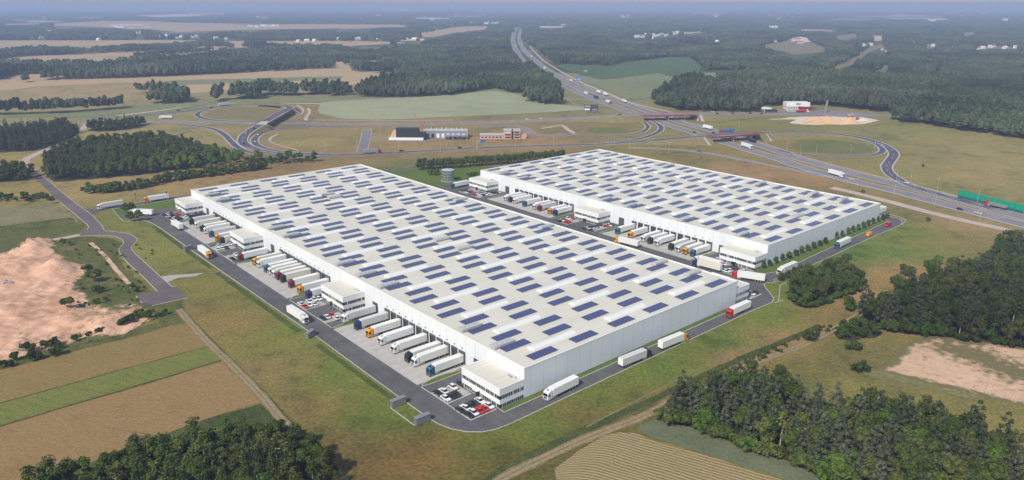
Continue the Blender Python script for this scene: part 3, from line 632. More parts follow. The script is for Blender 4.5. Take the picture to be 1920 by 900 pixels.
for off in (-.9, .9):
    P = smooth_path(GP([(905, 925), (935, 901), (1000, 868), (1100, 822), (1200, 783), (1255, 755), (1300, 734), (1340, 717), (1410, 681), (1480, 657), (1545, 627), (1600, 596), (1640, 570)]), 4)
    mb = ribbon_mb(offsets(P, off), -.5, .5, .075); o = obj('wheel_track', mb.mesh('wheel_track', M['dirt'])); meta(o, '%s pale wheel rut of the dirt track at the bottom right' % ('left' if off > 0 else 'right'), 'track', None, 'structure')
    P = smooth_path(GP([(335, 580), (352, 600), (390, 642), (440, 690), (490, 742), (535, 795), (585, 838), (622, 872), (650, 910)]), 4)
    mb = ribbon_mb(offsets(P, off*.8), -.45, .45, .075); o = obj('wheel_track', mb.mesh('wheel_track', M['dirt'])); meta(o, '%s pale wheel rut of the dirt track beside the ripe fields' % ('left' if off > 0 else 'right'), 'track', None, 'structure')
track('track_verge', [(905, 925), (935, 901), (1000, 868), (1100, 822), (1200, 783), (1255, 755), (1300, 734), (1340, 717), (1410, 681), (1480, 657), (1545, 627)], 4.0, M['embank'], 'worn brown verge of the bottom right dirt track', .068)
track('track_verge', [(335, 580), (352, 600), (390, 642), (440, 690), (490, 742), (535, 795), (585, 838), (622, 872), (650, 910)], 3.4, M['embank'], 'worn brown verge of the dirt track beside the ripe fields', .068)
track('track_verge', [(880, 925), (960, 872), (1060, 822), (1160, 778), (1240, 742), (1320, 704), (1400, 668), (1470, 640), (1540, 610)], 3.2, M['verge'], 'dark rank grass edge above the bottom right dirt track', .012)
track('track_verge', [(352, 592), (398, 640), (448, 690), (500, 742), (545, 792), (592, 830)], 1.4, M['verge'], 'dark rank grass edge on the hall side of the left dirt track', .064)
# fields near the left edge
sheet('grain_field', GP([(-80, 716), (0, 694), (345, 607), (389, 649), (0, 755), (-80, 778)]), .05, M['tan2'], 'golden ripe grain field below the sand pit', jit=(8, .5))
sheet('green_strip', GP([(-80, 780), (0, 757), (389, 650), (414, 674), (0, 797), (-80, 822)]), .055, M['stripe_green'], 'bright green mown strip between two ripe grain fields', jit=(8, .35))
sheet('grain_field', GP([(-80, 828), (0, 801), (417, 678), (489, 755), (380, 788), (240, 838), (90, 895), (-80, 960)]), .05, M['tan3'], 'pinkish brown ripe grain field at the lower left', jit=(8, .5))
track('field_edge', [(-80, 826), (0, 799.5), (140, 758), (280, 717), (415, 676)], 1.0, M['verge'], 'dark weedy boundary below the bright green strip', .07)
track('field_edge', [(-80, 779), (0, 756), (190, 704), (389, 649.5)], .5, M['verge'], 'thin dark boundary above the bright green strip', .07)
sheet('weed_strip', GP([(-60, 700), (0, 668), (60, 655), (140, 645), (230, 624), (300, 603), (270, 575), (345, 560), (352, 600), (345, 607), (0, 694), (-60, 710)]), .03, M['weeds'], 'strip of wild green weeds between sand pit and grain field', jit=(5, .8))
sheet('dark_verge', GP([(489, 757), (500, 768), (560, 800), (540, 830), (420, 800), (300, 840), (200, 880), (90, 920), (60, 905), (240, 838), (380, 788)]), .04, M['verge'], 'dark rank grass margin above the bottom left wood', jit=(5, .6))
sheet('meadow_strip', GP([(-60, 372), (0, 390), (100, 380), (135, 405), (160, 425), (150, 432), (0, 452), (-60, 470)]), .02, M['rough'], 'olive rough field left of the paved lane', jit=(8, 1))
sheet('dark_crop', GP([(-60, 420), (0, 424), (60, 416), (130, 408), (158, 426), (148, 434), (60, 447), (0, 458), (-60, 472)]), .03, M['weeds'], 'dark green crop patch beside the gravel lane', jit=(6, 1.2))
# bottom right
sheet('stubble_field', GP([(1040, 879), (1085, 845), (1133, 817), (1160, 811), (1190, 812), (1300, 846), (1420, 884), (1480, 905), (1520, 935), (1060, 935), (1042, 895)]), .04, M['stubble'], 'tan stubble field with curved mown rows at the bottom right', jit=(6, .3))
sheet('crop_field', GP([(1193, 803), (1212, 792), (1232, 785), (1290, 800), (1400, 842), (1480, 868), (1600, 912), (1640, 935), (1530, 935), (1480, 902), (1420, 882), (1300, 844), (1215, 818)]), .045, M['bluecrop'], 'blue-green crop field between the stubble and the bottom right wood', jit=(6, .3))
sheet('dark_verge', GP([(1630, 692), (1690, 706), (1760, 724), (1845, 744), (1840, 750), (1760, 735), (1680, 716), (1620, 700)]), .034, M['embank'], 'brown weedy edge below the sandy lot', jit=(5, .6))
track('verge', [(W_[0], W_[1]) for W_ in [PX(*W(-34.2, t)) for t in (205, 215, 230, 240, 262, 285, 305)]], 2.6, M['kerbshade'], 'painted dark green shade of the ditch slope along the upper left yard kerb', .05, 'verge')  # flat dark strips by the kerb paint the shade of the ditch slope
track('verge', [(W_[0], W_[1]) for W_ in [PX(*W(-34.4, t)) for t in (30, 50, 70, 86)]], 2.2, M['kerbshade'], 'painted dark green shade of the ditch slope along the lower left yard kerb', .05, 'verge')
track('verge', [(W_[0], W_[1]) for W_ in [PX(*W(-34.4, t)) for t in (102, 120, 150, 175, 196)]], 2.8, M['kerbshade'], 'painted dark green shade of the ditch slope along the middle left yard kerb', .05, 'verge')
for P, lab in (([(1100, 800), (1250, 722), (1400, 650), (1500, 607)], 'faint worn line along the meadow below the ring road'),):
    track('worn_line', P, .7, M['embank'], lab, .016)
# ------------------------------------------------------------------ sand pit with spoil heaps
def weedy(name, cols, weed):
    m = land(name, cols, (.04, .25, 1.6), .95, rand=.1, bump=.25)
    nt = m.node_tree; b = nt.nodes['Principled BSDF']; L = nt.links.new
    src = b.inputs['Base Color'].links[0].from_socket
    at = nd(nt, 'ShaderNodeVertexColor', layer_name='weeds'); mx = nd(nt, 'ShaderNodeMix', data_type='RGBA'); geo = nd(nt, 'ShaderNodeNewGeometry')
    nn = nd(nt, 'ShaderNodeTexNoise'); nn.inputs['Scale'].default_value = .35; nn.inputs['Detail'].default_value = 7; L(geo.outputs['Position'], nn.inputs['Vector'])
    ad = nd(nt, 'ShaderNodeMath', operation='ADD'); L(at.outputs['Color'], ad.inputs[0]); L(nn.outputs['Fac'], ad.inputs[1])
    mr = nd(nt, 'ShaderNodeMapRange'); mr.inputs[1].default_value = .68; mr.inputs[2].default_value = .95; L(ad.outputs[0], mr.inputs[0]); L(mr.outputs[0], mx.inputs[0])
    L(src, mx.inputs[6]); mx.inputs[7].default_value = weed+(1,); L(mx.outputs[2], b.inputs['Base Color']); return m
def sandlot():
    P = GP([(1630, 694), (1668, 682), (1690, 648), (1735, 630), (1755, 628), (1810, 638), (1868, 642), (1925, 654), (1990, 666), (1990, 780), (1920, 762), (1845, 744), (1760, 724), (1690, 706)])
    xs = [p[0] for p in P]; ys = [p[1] for p in P]; n0, n1 = 110, 90
    gx, gy = np.meshgrid(np.linspace(min(xs)-3, max(xs)+3, n0), np.linspace(min(ys)-3, max(ys)+3, n1)); d = np.full(gx.shape, 1e9)
    for i in range(len(P)):
        a = np.array(P[i]); b = np.array(P[(i+1) % len(P)]); ab = b-a
        t = np.clip(((gx-a[0])*ab[0]+(gy-a[1])*ab[1])/(ab@ab), 0, 1); d = np.minimum(d, np.hypot(gx-a[0]-t*ab[0], gy-a[1]-t*ab[1]))
    sd = np.where(inpoly(gx, gy, P), d, -d); wd = np.full(gx.shape, .05)
    for u, v, r, a in ((1800, 655, 13, .42), (1835, 668, 10, .36), (1770, 650, 8, .3), (1885, 690, 9, .34), (1900, 715, 9, .3), (1940, 700, 12, .4), (1715, 664, 6, .25), (1730, 700, 6, .16), (1800, 720, 7, .2)):
        cx, cy = G(u, v); wd = wd+a*.58*np.exp(-((gx-cx)**2+(gy-cy)**2)/r**2)
    wd = wd+.6*np.clip(1-sd/4.5, 0, 1.3)
    i = np.arange(n0*n1).reshape(n1, n0); f = np.stack([i[:-1, :-1], i[:-1, 1:], i[1:, 1:], i[1:, :-1]], -1).reshape(-1, 4); f = f[(sd.ravel()[f] > -.6).all(1)]
    me = bpy.data.meshes.new('sandy_lot'); me.from_pydata(np.stack([gx.ravel(), gy.ravel(), np.full(gx.size, .03)], 1).tolist(), [], f.tolist())
    cc = np.repeat(np.clip(wd, 0, 1).ravel()[:, None], 3, 1); ca = me.color_attributes.new('weeds', 'FLOAT_COLOR', 'POINT'); ca.data.foreach_set('color', np.concatenate([cc, np.ones((len(cc), 1))], 1).ravel().astype(np.float32))
    me.materials.append(weedy('lot_sand', [(.46, .31, .2), (.56, .37, .245), (.62, .42, .29)], (.165, .14, .065))); meta(obj('sandy_lot', me), 'bare pinkish sandy lot with grassy patches enclosed by a fence on the right', 'sandy lot', None, 'structure')
sandlot()
def sandpit():
    poly = [(-90, 500), (0, 482), (35, 470), (60, 458), (105, 452), (98, 466), (118, 478), (124, 490), (160, 498), (166, 512), (150, 530), (136, 545), (160, 548), (178, 566), (205, 576), (225, 572), (255, 566), (288, 582), (280, 600), (236, 626), (140, 645), (60, 666), (15, 678), (-90, 705)]
    P = GP(poly); xs = [p[0] for p in P]; ys = [p[1] for p in P]
    n0, n1 = 210, 170
    gx, gy = np.meshgrid(np.linspace(min(xs)-6, max(xs)+6, n0), np.linspace(min(ys)-6, max(ys)+6, n1))
    d = np.full(gx.shape, 1e9)
    for i in range(len(P)):
        a = np.array(P[i]); b = np.array(P[(i+1) % len(P)]); ab = b-a
        t = np.clip(((gx-a[0])*ab[0]+(gy-a[1])*ab[1])/(ab@ab), 0, 1); d = np.minimum(d, np.hypot(gx-a[0]-t*ab[0], gy-a[1]-t*ab[1]))
    ins = inpoly(gx, gy, P); sd = np.where(ins, d, -d)
    rs = np.random.default_rng(5)
    nz = np.zeros(gx.shape)
    for k, (wl, am) in enumerate(((34, 1.0), (17, .8), (9, .65), (4.5, .42), (2.4, .24))):
        for q in range(4):
            a = rs.uniform(0, 2*PI); ph = rs.uniform(0, 2*PI); nz += am*.5*np.sin((gx*math.cos(a)+gy*math.sin(a))*2*PI/wl+ph+1.3*np.sin(gx*.05+q))
    h = .35+.42*nz
    for u, v, r, hh in ((38, 466, 9, 4.2), (60, 472, 6, 2.5), (110, 508, 8, 4.5), (98, 500, 6, 2.5), (28, 500, 9, 3.0), (80, 455, 7, 2.2), (130, 605, 7, 2.8), (230, 600, 6, 2.4), (200, 612, 6, 2.4), (258, 590, 5, 2.2), (45, 540, 8, -1.2), (75, 630, 5, -3.4), (40, 642, 4, 1.6), (120, 540, 6, 2.0), (180, 604, 5, 2.0)):
        cx, cy = G(u, v); rr = np.hypot(gx-cx, (gy-cy)*.8)/r; h += hh*np.exp(-rr**2*1.4)
    e = np.clip((sd+1.5+nz*1.2)/5, 0, 1); h = np.where(e > 0, .05+h*e, -.6)
    h = np.where((e > 0), np.maximum(h, .045), -.6)
    v = np.stack([gx.ravel(), gy.ravel(), h.ravel()], 1); i = np.arange(n0*n1).reshape(n1, n0)
    f = np.stack([i[:-1, :-1], i[:-1, 1:], i[1:, 1:], i[1:, :-1]], -1).reshape(-1, 4); keep = (e.ravel()[f] > 0).all(1); f = f[keep]
    me = bpy.data.meshes.new('sand_pit'); me.from_pydata(v.tolist(), [], f.tolist())
    m = weedy('pit_sand', [(.42, .235, .15), (.60, .355, .235), (.70, .45, .32)], (.105, .115, .04))
    wd = np.full(gx.shape, -.02)+.03*nz
    for u, v_, r, a in ((165, 520, 14, .6), (190, 560, 16, .6), (140, 590, 12, .3), (230, 575, 14, .45), (110, 475, 9, .5), (250, 590, 12, .4), (60, 655, 16, .45), (150, 635, 14, .4), (170, 600, 12, .25), (30, 482, 7, .25), (130, 500, 8, .2)):
        cx, cy = G(u, v_); wd += a*.62*np.exp(-((gx-cx)**2+(gy-cy)**2)/(r*.75)**2)
    wd += .4*np.clip(1-sd/2.5, 0, 1)*(sd < 3)
    cc = np.repeat(np.clip(wd, 0, 1).ravel()[:, None], 3, 1)
    ca = me.color_attributes.new('weeds', 'FLOAT_COLOR', 'POINT'); ca.data.foreach_set('color', np.concatenate([cc, np.ones((len(cc), 1))], 1).ravel().astype(np.float32))
    me.materials.append(m); me.polygons.foreach_set('use_smooth', [True]*len(me.polygons))
    o = obj('sand_pit', me); meta(o, 'open pit of pink sand with spoil heaps and tyre ruts on the left', 'sand pit', None, 'structure')
sandpit()
sheet('weed_patch', GP([(108, 450), (150, 444), (205, 446), (232, 458), (225, 480), (250, 520), (292, 552), (255, 570), (225, 582), (200, 595), (170, 585), (150, 565), (125, 548), (150, 530), (165, 508), (125, 492), (105, 470)]), .02, M['weeds'], 'patch of wild weeds between the sand pit and the paved lane', jit=(5, 1.2))
track('sand_bank', [(170, 455), (195, 478), (215, 502), (238, 528), (254, 543)], 2.2, M['sandlot'], 'eroded sandy bank along the ditch beside the paved lane', .04)
# ------------------------------------------------------------------ lorries
PAINT = {'orange': (.72, .30, .015), 'white': (.74, .74, .72), 'black': (.025, .028, .032), 'teal blue': (.03, .115, .21), 'navy blue': (.02, .03, .15), 'maroon': (.20, .015, .022), 'red': (.55, .03, .025), 'grey': (.25, .25, .26)}
PM = {k: plain('paint_'+k.replace(' ', '_'), v, .3) for k, v in PAINT.items()}
PM['blue'] = plain('paint_blue', (.05, .15, .32), .35); PM['dark blue'] = plain('paint_dark_blue', (.02, .03, .07), .35)
WH = {}
def wheel_mesh(r, wd):
    if (r, wd) not in WH:
        t = MB().tube((0, -wd/2, 0), (0, wd/2, 0), r, r, 14); q = MB().tube((0, -wd/2-.02, 0), (0, wd/2+.02, 0), r*.52, r*.52, 10)
        WH[(r, wd)] = (t.mesh('wheel', M['dark']), q.mesh('rim', M['rim']))
    return WH[(r, wd)]
def add_wheel(p, x, y, r, wd):
    a, b = wheel_mesh(r, wd); o = obj('wheel', a, p, (x, y, r)); obj('rim', b, o)
LP_ = {}
def lorry_proto(col, tcol=None, trailer='box'):
    """16 m articulated lorry, +x forward, centred"""
    tm = {None: M['trailer']}.get(tcol) or PM[tcol]
    root = thing('articulated_lorry', 'lorry', 'lorry')
    cab = MB().side([(5.5, .45), (7.86, .45), (7.9, .9), (7.88, 1.75), (7.62, 2.95), (7.25, 3.35), (6.2, 3.72), (5.55, 3.72)], -1.23, 1.23)
    c = part('cab', cab, PM[col], root, bevel=.09)
    ws = MB().poly([(7.90, -1.08, 1.82), (7.90, 1.08, 1.82), (7.67, 1.0, 2.86), (7.67, -1.0, 2.86)]); ws.v = [(x+.03, y, z) for x, y, z in ws.v]
    part('windscreen', ws, M['glass'], c)
    for sg in (-1, 1):
        part('side_window', MB().poly([(6.7, sg*1.245, 1.85), (7.62, sg*1.245, 1.85), (7.5, sg*1.245, 2.7), (6.7, sg*1.245, 2.7)]), M['glass'], c)
        part('headlight', MB().box(7.86, 7.93, sg*.95-.2, sg*.95+.2, .7, .95), M['rim'], c)
        part('mirror', MB().box(7.35, 7.55, sg*1.42-.09, sg*1.42+.09, 1.9, 2.6), M['dark'], c)
        part('fuel_tank', MB().box(3.7, 5.2, sg*1.0-.2, sg*1.0+.2, .45, 1.0), M['galv'], root)
    part('grille', MB().box(7.88, 7.935, -.72, .72, .95, 1.6), M['chassis'], c)
    part('bumper', MB().box(7.6, 7.95, -1.22, 1.22, .32, .68), M['chassis'] if col != 'white' else M['grey'], c)
    part('sunroof', MB().box(6.3, 6.9, -.35, .35, 3.70, 3.76), M['dark'], c)
    part('chassis', MB().box(-7.6, 7.2, -.5, .5, .75, 1.08).box(-1.2, 1.6, -1.15, 1.15, .55, 1.0).box(-7.7, -7.55, -1.2, 1.2, .5, .7), M['chassis'], root)
    if trailer == 'box':
        t = part('trailer', MB().box(-7.9, 5.2, -1.27, 1.27, 1.12, 4.0), tm, root, bevel=.04)
        part('roof_seam', MB().box(-7.86, 5.16, -.03, .03, 4.0, 4.02), M['rim'], t)
        part('rear_door', MB().box(-7.94, -7.9, -1.2, 1.2, 1.2, 3.92), M['white'], t)
        part('side_rail', MB().box(-7.9, 5.2, -1.30, 1.30, 1.08, 1.2), M['grey'], t)
    elif trailer == 'tank':
        m = MB().tube((-7.9, 0, 2.35), (5.2, 0, 2.35), 1.22, 1.22, 16); part('tank', m, tm, root, smooth=False)
        part('walkway', MB().box(-6, 3.5, -.4, .4, 3.55, 3.65), M['grey'], root)
    else:
        m = MB().side([(-7.6, 1.3), (5.0, 1.15), (5.2, 2.9), (-7.9, 2.9)], -1.25, 1.25); part('tipper_body', m, tm, root, bevel=.05)
    for x in (6.75, 3.35):
        for sg in (-1, 1): add_wheel(root, x, sg*1.02, .5, .36)
    for x in (-3.6, -4.9, -6.2):
        for sg in (-1, 1): add_wheel(root, x, sg*1.05, .5, .36)
    return root
TRM = [M['trailer'], M['trailer'], plain('trailer_cream', (.70, .67, .58), .5, var=.05, scale=.6), plain('trailer_grey', (.60, .60, .59), .5, var=.06, scale=.6), plain('trailer_bright', (.82, .82, .81), .4, var=.03, scale=.6)]
def lorry(x, y, rot, col, label, group=None, tcol=None, trailer='box', z=.04):
    k = (col, tcol, trailer)
    if k not in LP_: LP_[k] = lorry_proto(col, tcol, trailer); o = LP_[k]
    else: o = dup(LP_[k])
    o.location = (x, y, z); o.rotation_euler[2] = rot; o['label'] = label
    if tcol is None and trailer == 'box':       # trailers are not all the same white
        for ch in o.children:
            if ch.name.startswith('trailer'): ch.material_slots[0].link = 'OBJECT'; ch.material_slots[0].material = random.choice(TRM)
    if group: o['group'] = group
    elif 'group' in o: del o['group']
    return o
def lorry_fr(front, rear, col, label, group='lorries driving about the halls', **kw):
    f = Vector(front); r = Vector(rear); d = (f-r).normalized(); c = f-d*7.9
    return lorry(c.x, c.y, math.atan2(d.y, d.x), col, label, group, **kw)
BAYS = [('first dock bay of the front hall from its near corner', -8.15, [(88.3, 'navy blue'), (78.5, 'orange'), (69, 'white'), (59.3, 'white'), (49.6, 'black'), (45, 'white'), (35.1, 'teal blue')]),
        ('second dock bay of the front hall from its near corner', -8.15, [(194.7, 'orange'), (189.6, 'white'), (180.3, 'teal blue'), (175.6, 'white'), (170.8, 'white'), (166.1, 'maroon'), (161.2, 'black'), (151.7, 'maroon'), (141.9, 'orange'), (133.3, 'navy blue')]),
        ('third dock bay of the front hall from its near corner', -8.15, [(293, 'black'), (283.3, 'white'), (273.4, 'black'), (267.9, 'white'), (258.6, 'teal blue'), (248.8, 'orange'), (241.8, 'black')]),
        ('far dock bay of the rear hall', 176.2, [(210, 'white'), (205, 'black'), (200.2, 'white'), (190.3, 'teal blue'), (180.4, 'white'), (175.4, 'maroon'), (165.6, 'orange'), (160.7, 'navy blue')]),
        ('near dock bay of the rear hall', 176.2, [(107.4, 'teal blue'), (97.6, 'orange'), (87.9, 'white'), (83, 'black'), (78.1, 'white'), (68.3, 'black'), (63.4, 'white'), (58.6, 'orange'), (53.7, 'teal blue')])]
for nm, s, L in BAYS:
    cnt = {}; L = sorted(L)
    for i, (t, c) in enumerate(L):
        x, y = W(s, t)
        lorry(x, y, TH+PI, c, 'lorry with %s cab, %s from the near end, %s' % (c, ORD[i], nm.replace(' from its near corner', '').replace(' dock', '').replace(' of the', ' of')), 'lorries backed up to the dock doors')
lorry_fr(W(-16.4, 98.4), W(-.4, 98.4), 'white', 'white lorry parked close beside the second office of the front hall')
lorry_fr(W(-19.3, 206.3), W(-3, 206.8), 'maroon', 'lorry with maroon cab parked beside the third office of the front hall')
lorry_fr(W(-28.6, 107), W(-29.1, 123), 'white', 'white lorry driving towards the camera along the left yard road')
lorry_fr(W(-29.4, 219.3), W(-29.3, 235.6), 'orange', 'lorry with orange cab driving along the left yard road')
lorry_fr(W(-24, 299), W(-24, 283), 'white', 'white lorry seen from behind heading away at the top of the left yard')
lorry_fr(W(-50.5, 368.2), W(-35, 369.2), 'white', 'white lorry leaving on the entry road near the paved lane')
lorry_fr(W(-21.5, 367.8), W(-6, 367.6), 'orange', 'lorry with orange cab on the entry road by the traffic signals')
lorry_fr(W(-37.5, 341), W(-25.5, 328), 'white', 'white lorry half hidden behind dark round trees at the yard entrance')
lorry_fr(G(1022, 752), G(1072, 727), 'white', 'nearest white lorry driving past the front corner office')
lorry_fr(G(1217, 668), G(1170, 687), 'black', 'lorry with black cab driving right along the road-end wall of the front hall')
lorry_fr(G(1286, 637), G(1240, 656), 'orange', 'lorry with yellow-orange cab driving right behind the black one')
lorry_fr(G(1364, 596), G(1402, 579), 'red', 'lorry with red cab driving left at the right end of the front hall road')
lorry_fr(W(177.5, 7.6), W(193.5, 7.6), 'white', 'white lorry on the road below the row of round trees')
lorry_fr(W(239.8, 9.2), W(255.8, 9.6), 'teal blue', 'lorry with teal blue cab on the road beside the rear hall')
lorry_fr(W(157.6, 21.5), W(163.5, 7.5), 'red', 'lorry with red cab turning between the two halls at their road end')
lorry_fr(W(158.2, 45), W(159.8, 30), 'navy blue', 'lorry with navy cab, nearer of two side by side between the halls')
lorry_fr(W(163.6, 48), W(164.4, 32.4), 'white', 'white lorry, farther of two side by side between the halls')
lorry_fr(W(156.8, 98), W(158.6, 83), 'orange', 'lorry with orange cab driving away in the alley between the halls')
lorry_fr(W(162.2, 263.6), W(176.5, 263.6), 'teal blue', 'lorry with teal blue cab in front of the steel tank')
# vans
def van(x, y, rot, col, label):
    r = thing('delivery_van', label, 'van', (x, y, .04), rot)
    b = part('body', MB().side([(-2.9, .4), (2.7, .4), (2.85, .75), (2.8, 1.2), (1.9, 1.5), (1.35, 2.45), (-2.9, 2.55)], -1.0, 1.0), PM[col], r, bevel=.1)
    part('windscreen', MB().poly([(1.95, -.85, 1.5), (1.95, .85, 1.5), (1.45, .8, 2.35), (1.45, -.8, 2.35)]), M['glass'], b)
    for sg in (-1, 1):
        part('side_window', MB().poly([(.6, sg*1.01, 1.5), (1.7, sg*1.01, 1.5), (1.3, sg*1.01, 2.2), (.6, sg*1.01, 2.2)]), M['glass'], b)
        part('headlight', MB().box(2.75, 2.86, sg*.75-.15, sg*.75+.15, .85, 1.1), M['rim'], b)
        for xx in (1.8, -1.8): add_wheel(r, xx, sg*.88, .36, .26)
    return r
a = math.atan2(W(-1, 0)[1]-OY, W(-1, 0)[0]-OX)
van(*W(279, 8.3), TH, 'orange', 'orange delivery van driving away on the road beside the rear hall')
van(*W(307.5, 10.2), TH+PI, 'red', 'red delivery van coming round the end of the rear hall road')
# ------------------------------------------------------------------ cars
CP = {}
def car_proto(col, kind):
    r = thing('parked_car', 'car', 'car')
    if kind == 0:   # saloon
        body = [(-2.2, .38), (2.15, .38), (2.25, .6), (2.15, .82), (1.0, .95), (-1.45, .98), (-2.2, .92), (-2.28, .6)]; roof = [(1.0, .95), (.25, 1.42), (-.85, 1.44), (-1.6, .98)]
    else:           # hatchback / estate
        body = [(-2.0, .4), (2.0, .4), (2.1, .65), (2.0, .9), (1.05, 1.02), (-1.7, 1.05), (-2.05, .95), (-2.1, .6)]; roof = [(1.05, 1.02), (.35, 1.55), (-1.35, 1.58), (-1.85, 1.05)]
    b = part('body', MB().side(body, -.89, .89), PM[col], r, bevel=.10)
    g = MB(); i = [(x, -.78 if z < 1.2 else -.62, z) for x, z in roof]; j = [(x, -y, z) for x, y, z in i]; g.v = i+j
    g.f = [(0, 1, 2, 3), (7, 6, 5, 4), (0, 4, 5, 1), (1, 5, 6, 2), (2, 6, 7, 3)]; g.m = [0]*5
    cb = part('cabin_glass', g, M['glass'], r)
    (x1, z1), (x2, z2) = roof[1], roof[2]
    part('roof_panel', MB().box(x2+.02, x1-.02, -.61, .61, min(z1, z2)-.02, max(z1, z2)+.035), PM[col], r, bevel=.02)
    for sg in (-1, 1):
        part('headlight', MB().box(2.02, 2.16 if kind else 2.24, sg*.62-.16, sg*.62+.16, .62, .78), M['rim'], b)
        for x in (1.38, -1.35): add_wheel(r, x, sg*.8, .33, .22)
    return r
def car(x, y, rot, col, label, group=None, kind=None, z=.05):
    kind = random.randrange(2) if kind is None else kind; k = (col, kind)
    if k not in CP: CP[k] = car_proto(col, kind); o = CP[k]
    else: o = dup(CP[k])
    o.location = (x, y, z); o.rotation_euler[2] = rot; o['label'] = label
    if group: o['group'] = group
    elif 'group' in o: del o['group']
    return o
CC = {'b': 'black', 'w': 'white', 'r': 'red', 'g': 'grey'}
LOTS = {
 'lot by the front corner office': (0, [('b', -10.6, 22.0), ('w', -14.4, 21.7), ('w', -18.5, 21.7), ('b', -20.9, 21.8), ('b', -16.4, 17.1), ('b', -18.5, 17.2), ('w', -20.8, 17.2), ('b', -21.7, 7.9), ('w', -19.5, 7.9), ('b', -17.4, 8), ('b', -15.2, 8), ('w', -13, 8.1), ('b', -21.4, 3.5), ('w', -19.4, 3.4), ('r', -17.2, 3.4), ('r', -14.9, 3.4), ('w', -12.7, 3.6)]),
 'lot by the second office': (0, [('w', -16.7, 129), ('w', -14.2, 129.2), ('w', -12.1, 128.6), ('w', -20.9, 128.5), ('r', -21, 124.4), ('w', -18.8, 124.8), ('w', -16.5, 124.6), ('b', -21, 107.4), ('w', -18.9, 107.6), ('r', -16.6, 107.8), ('w', -16.6, 103.6)]),
 'lot by the third office': (0, [('w', -18.7, 236.9), ('w', -16.6, 236.7), ('w', -14.4, 236.7), ('w', -12.3, 236.5), ('w', -20.9, 231.9), ('w', -18.6, 232), ('b', -16.5, 231), ('w', -16.5, 216.6), ('b', -20.9, 211.1), ('w', -18.7, 211.3)]),
 'lot by the far left office': (0, [('b', -21.4, 324.7), ('w', -19, 325.2), ('b', -16.7, 326), ('r', -15.9, 321.5), ('r', -13.7, 321.7), ('b', -18.1, 321.5), ('b', -21.2, 313), ('w', -19, 312.8), ('b', -16.8, 312.8), ('w', -21.2, 308.3), ('b', -18.6, 308.6), ('b', -16.4, 308.8), ('w', -12.5, 309.8), ('b', -10.2, 309.6), ('b', -8.0, 309.6), ('b', -5.8, 309.7), ('b', -3.6, 309.8), ('b', -1.5, 309.7)]),
 'lot by the far rear office': (1, [('b', 163, 250.2), ('b', 165.1, 250), ('w', 161.8, 245), ('b', 164.4, 245), ('r', 166.9, 244.8), ('w', 169.4, 245), ('r', 161.8, 235.4), ('w', 165.9, 235.5), ('w', 163.6, 231.1), ('b', 166.2, 231.2), ('w', 170.4, 232.2), ('w', 168.2, 231), ('b', 176, 232), ('b', 178.2, 231), ('w', 180.6, 230.4)]),
 'lot by the middle rear office': (1, [('b', 161.3, 148.6), ('w', 163.5, 148.7), ('r', 165.7, 148.8), ('r', 162.4, 143.6), ('r', 164.6, 143.7), ('w', 169.5, 148.9), ('w', 167.5, 143.8), ('r', 171.8, 147.6), ('b', 161.1, 126.6), ('w', 163.4, 126.7), ('b', 165.7, 126.5), ('b', 161.5, 121.9), ('w', 163.8, 121.9), ('b', 167.9, 125.4), ('w', 166.9, 121.7), ('b', 170.2, 125), ('b', 173.4, 123.4), ('w', 171.2, 121.2), ('r', 175.6, 122), ('w', 178, 121.9), ('b', 180.2, 121.9)]),
 'lot by the road-end rear office': (1, [('w', 173.9, 40.6), ('w', 171.6, 39.4), ('w', 161.7, 27.5), ('w', 163.9, 27.4), ('b', 168, 27.4), ('b', 165.9, 27.4), ('b', 163.8, 22.9), ('b', 166, 22.6), ('w', 168.2, 22.2), ('b', 170.2, 27.3), ('w', 169.8, 35)]),
 'bay beside the right annex of the front hall': (1, [('b', 147.1, 2.4), ('w', 144.3, 2.2)])}
for nm, (hall, L) in LOTS.items():
    ts = sorted(set(round(t/5) for _, _, t in L)); rows = []
    Ls = sorted(L, key=lambda q: q[2]); cur = [Ls[0]]
    for q in Ls[1:]:
        if q[2]-cur[-1][2] > 2.0: rows.append(cur); cur = []
        cur.append(q)
    rows.append(cur)
    for ri, row in enumerate(rows):
        row.sort(key=lambda q: q[1])
        for ci, (c, s, t) in enumerate(row):
            x, y = W(s, t)
            lab = '%s car, %s from left in %s row back, %s' % (CC[c], ORD[ci], ORD[ri], nm.replace('by the', 'by').replace('beside the', 'by').replace(' of the front hall', ''))
            car(x, y, TH+PI/2+(PI if random.random() < .6 else 0)+random.gauss(0, .02), CC[c], lab, 'cars parked by the office blocks', kind=0 if c != 'w' else None)
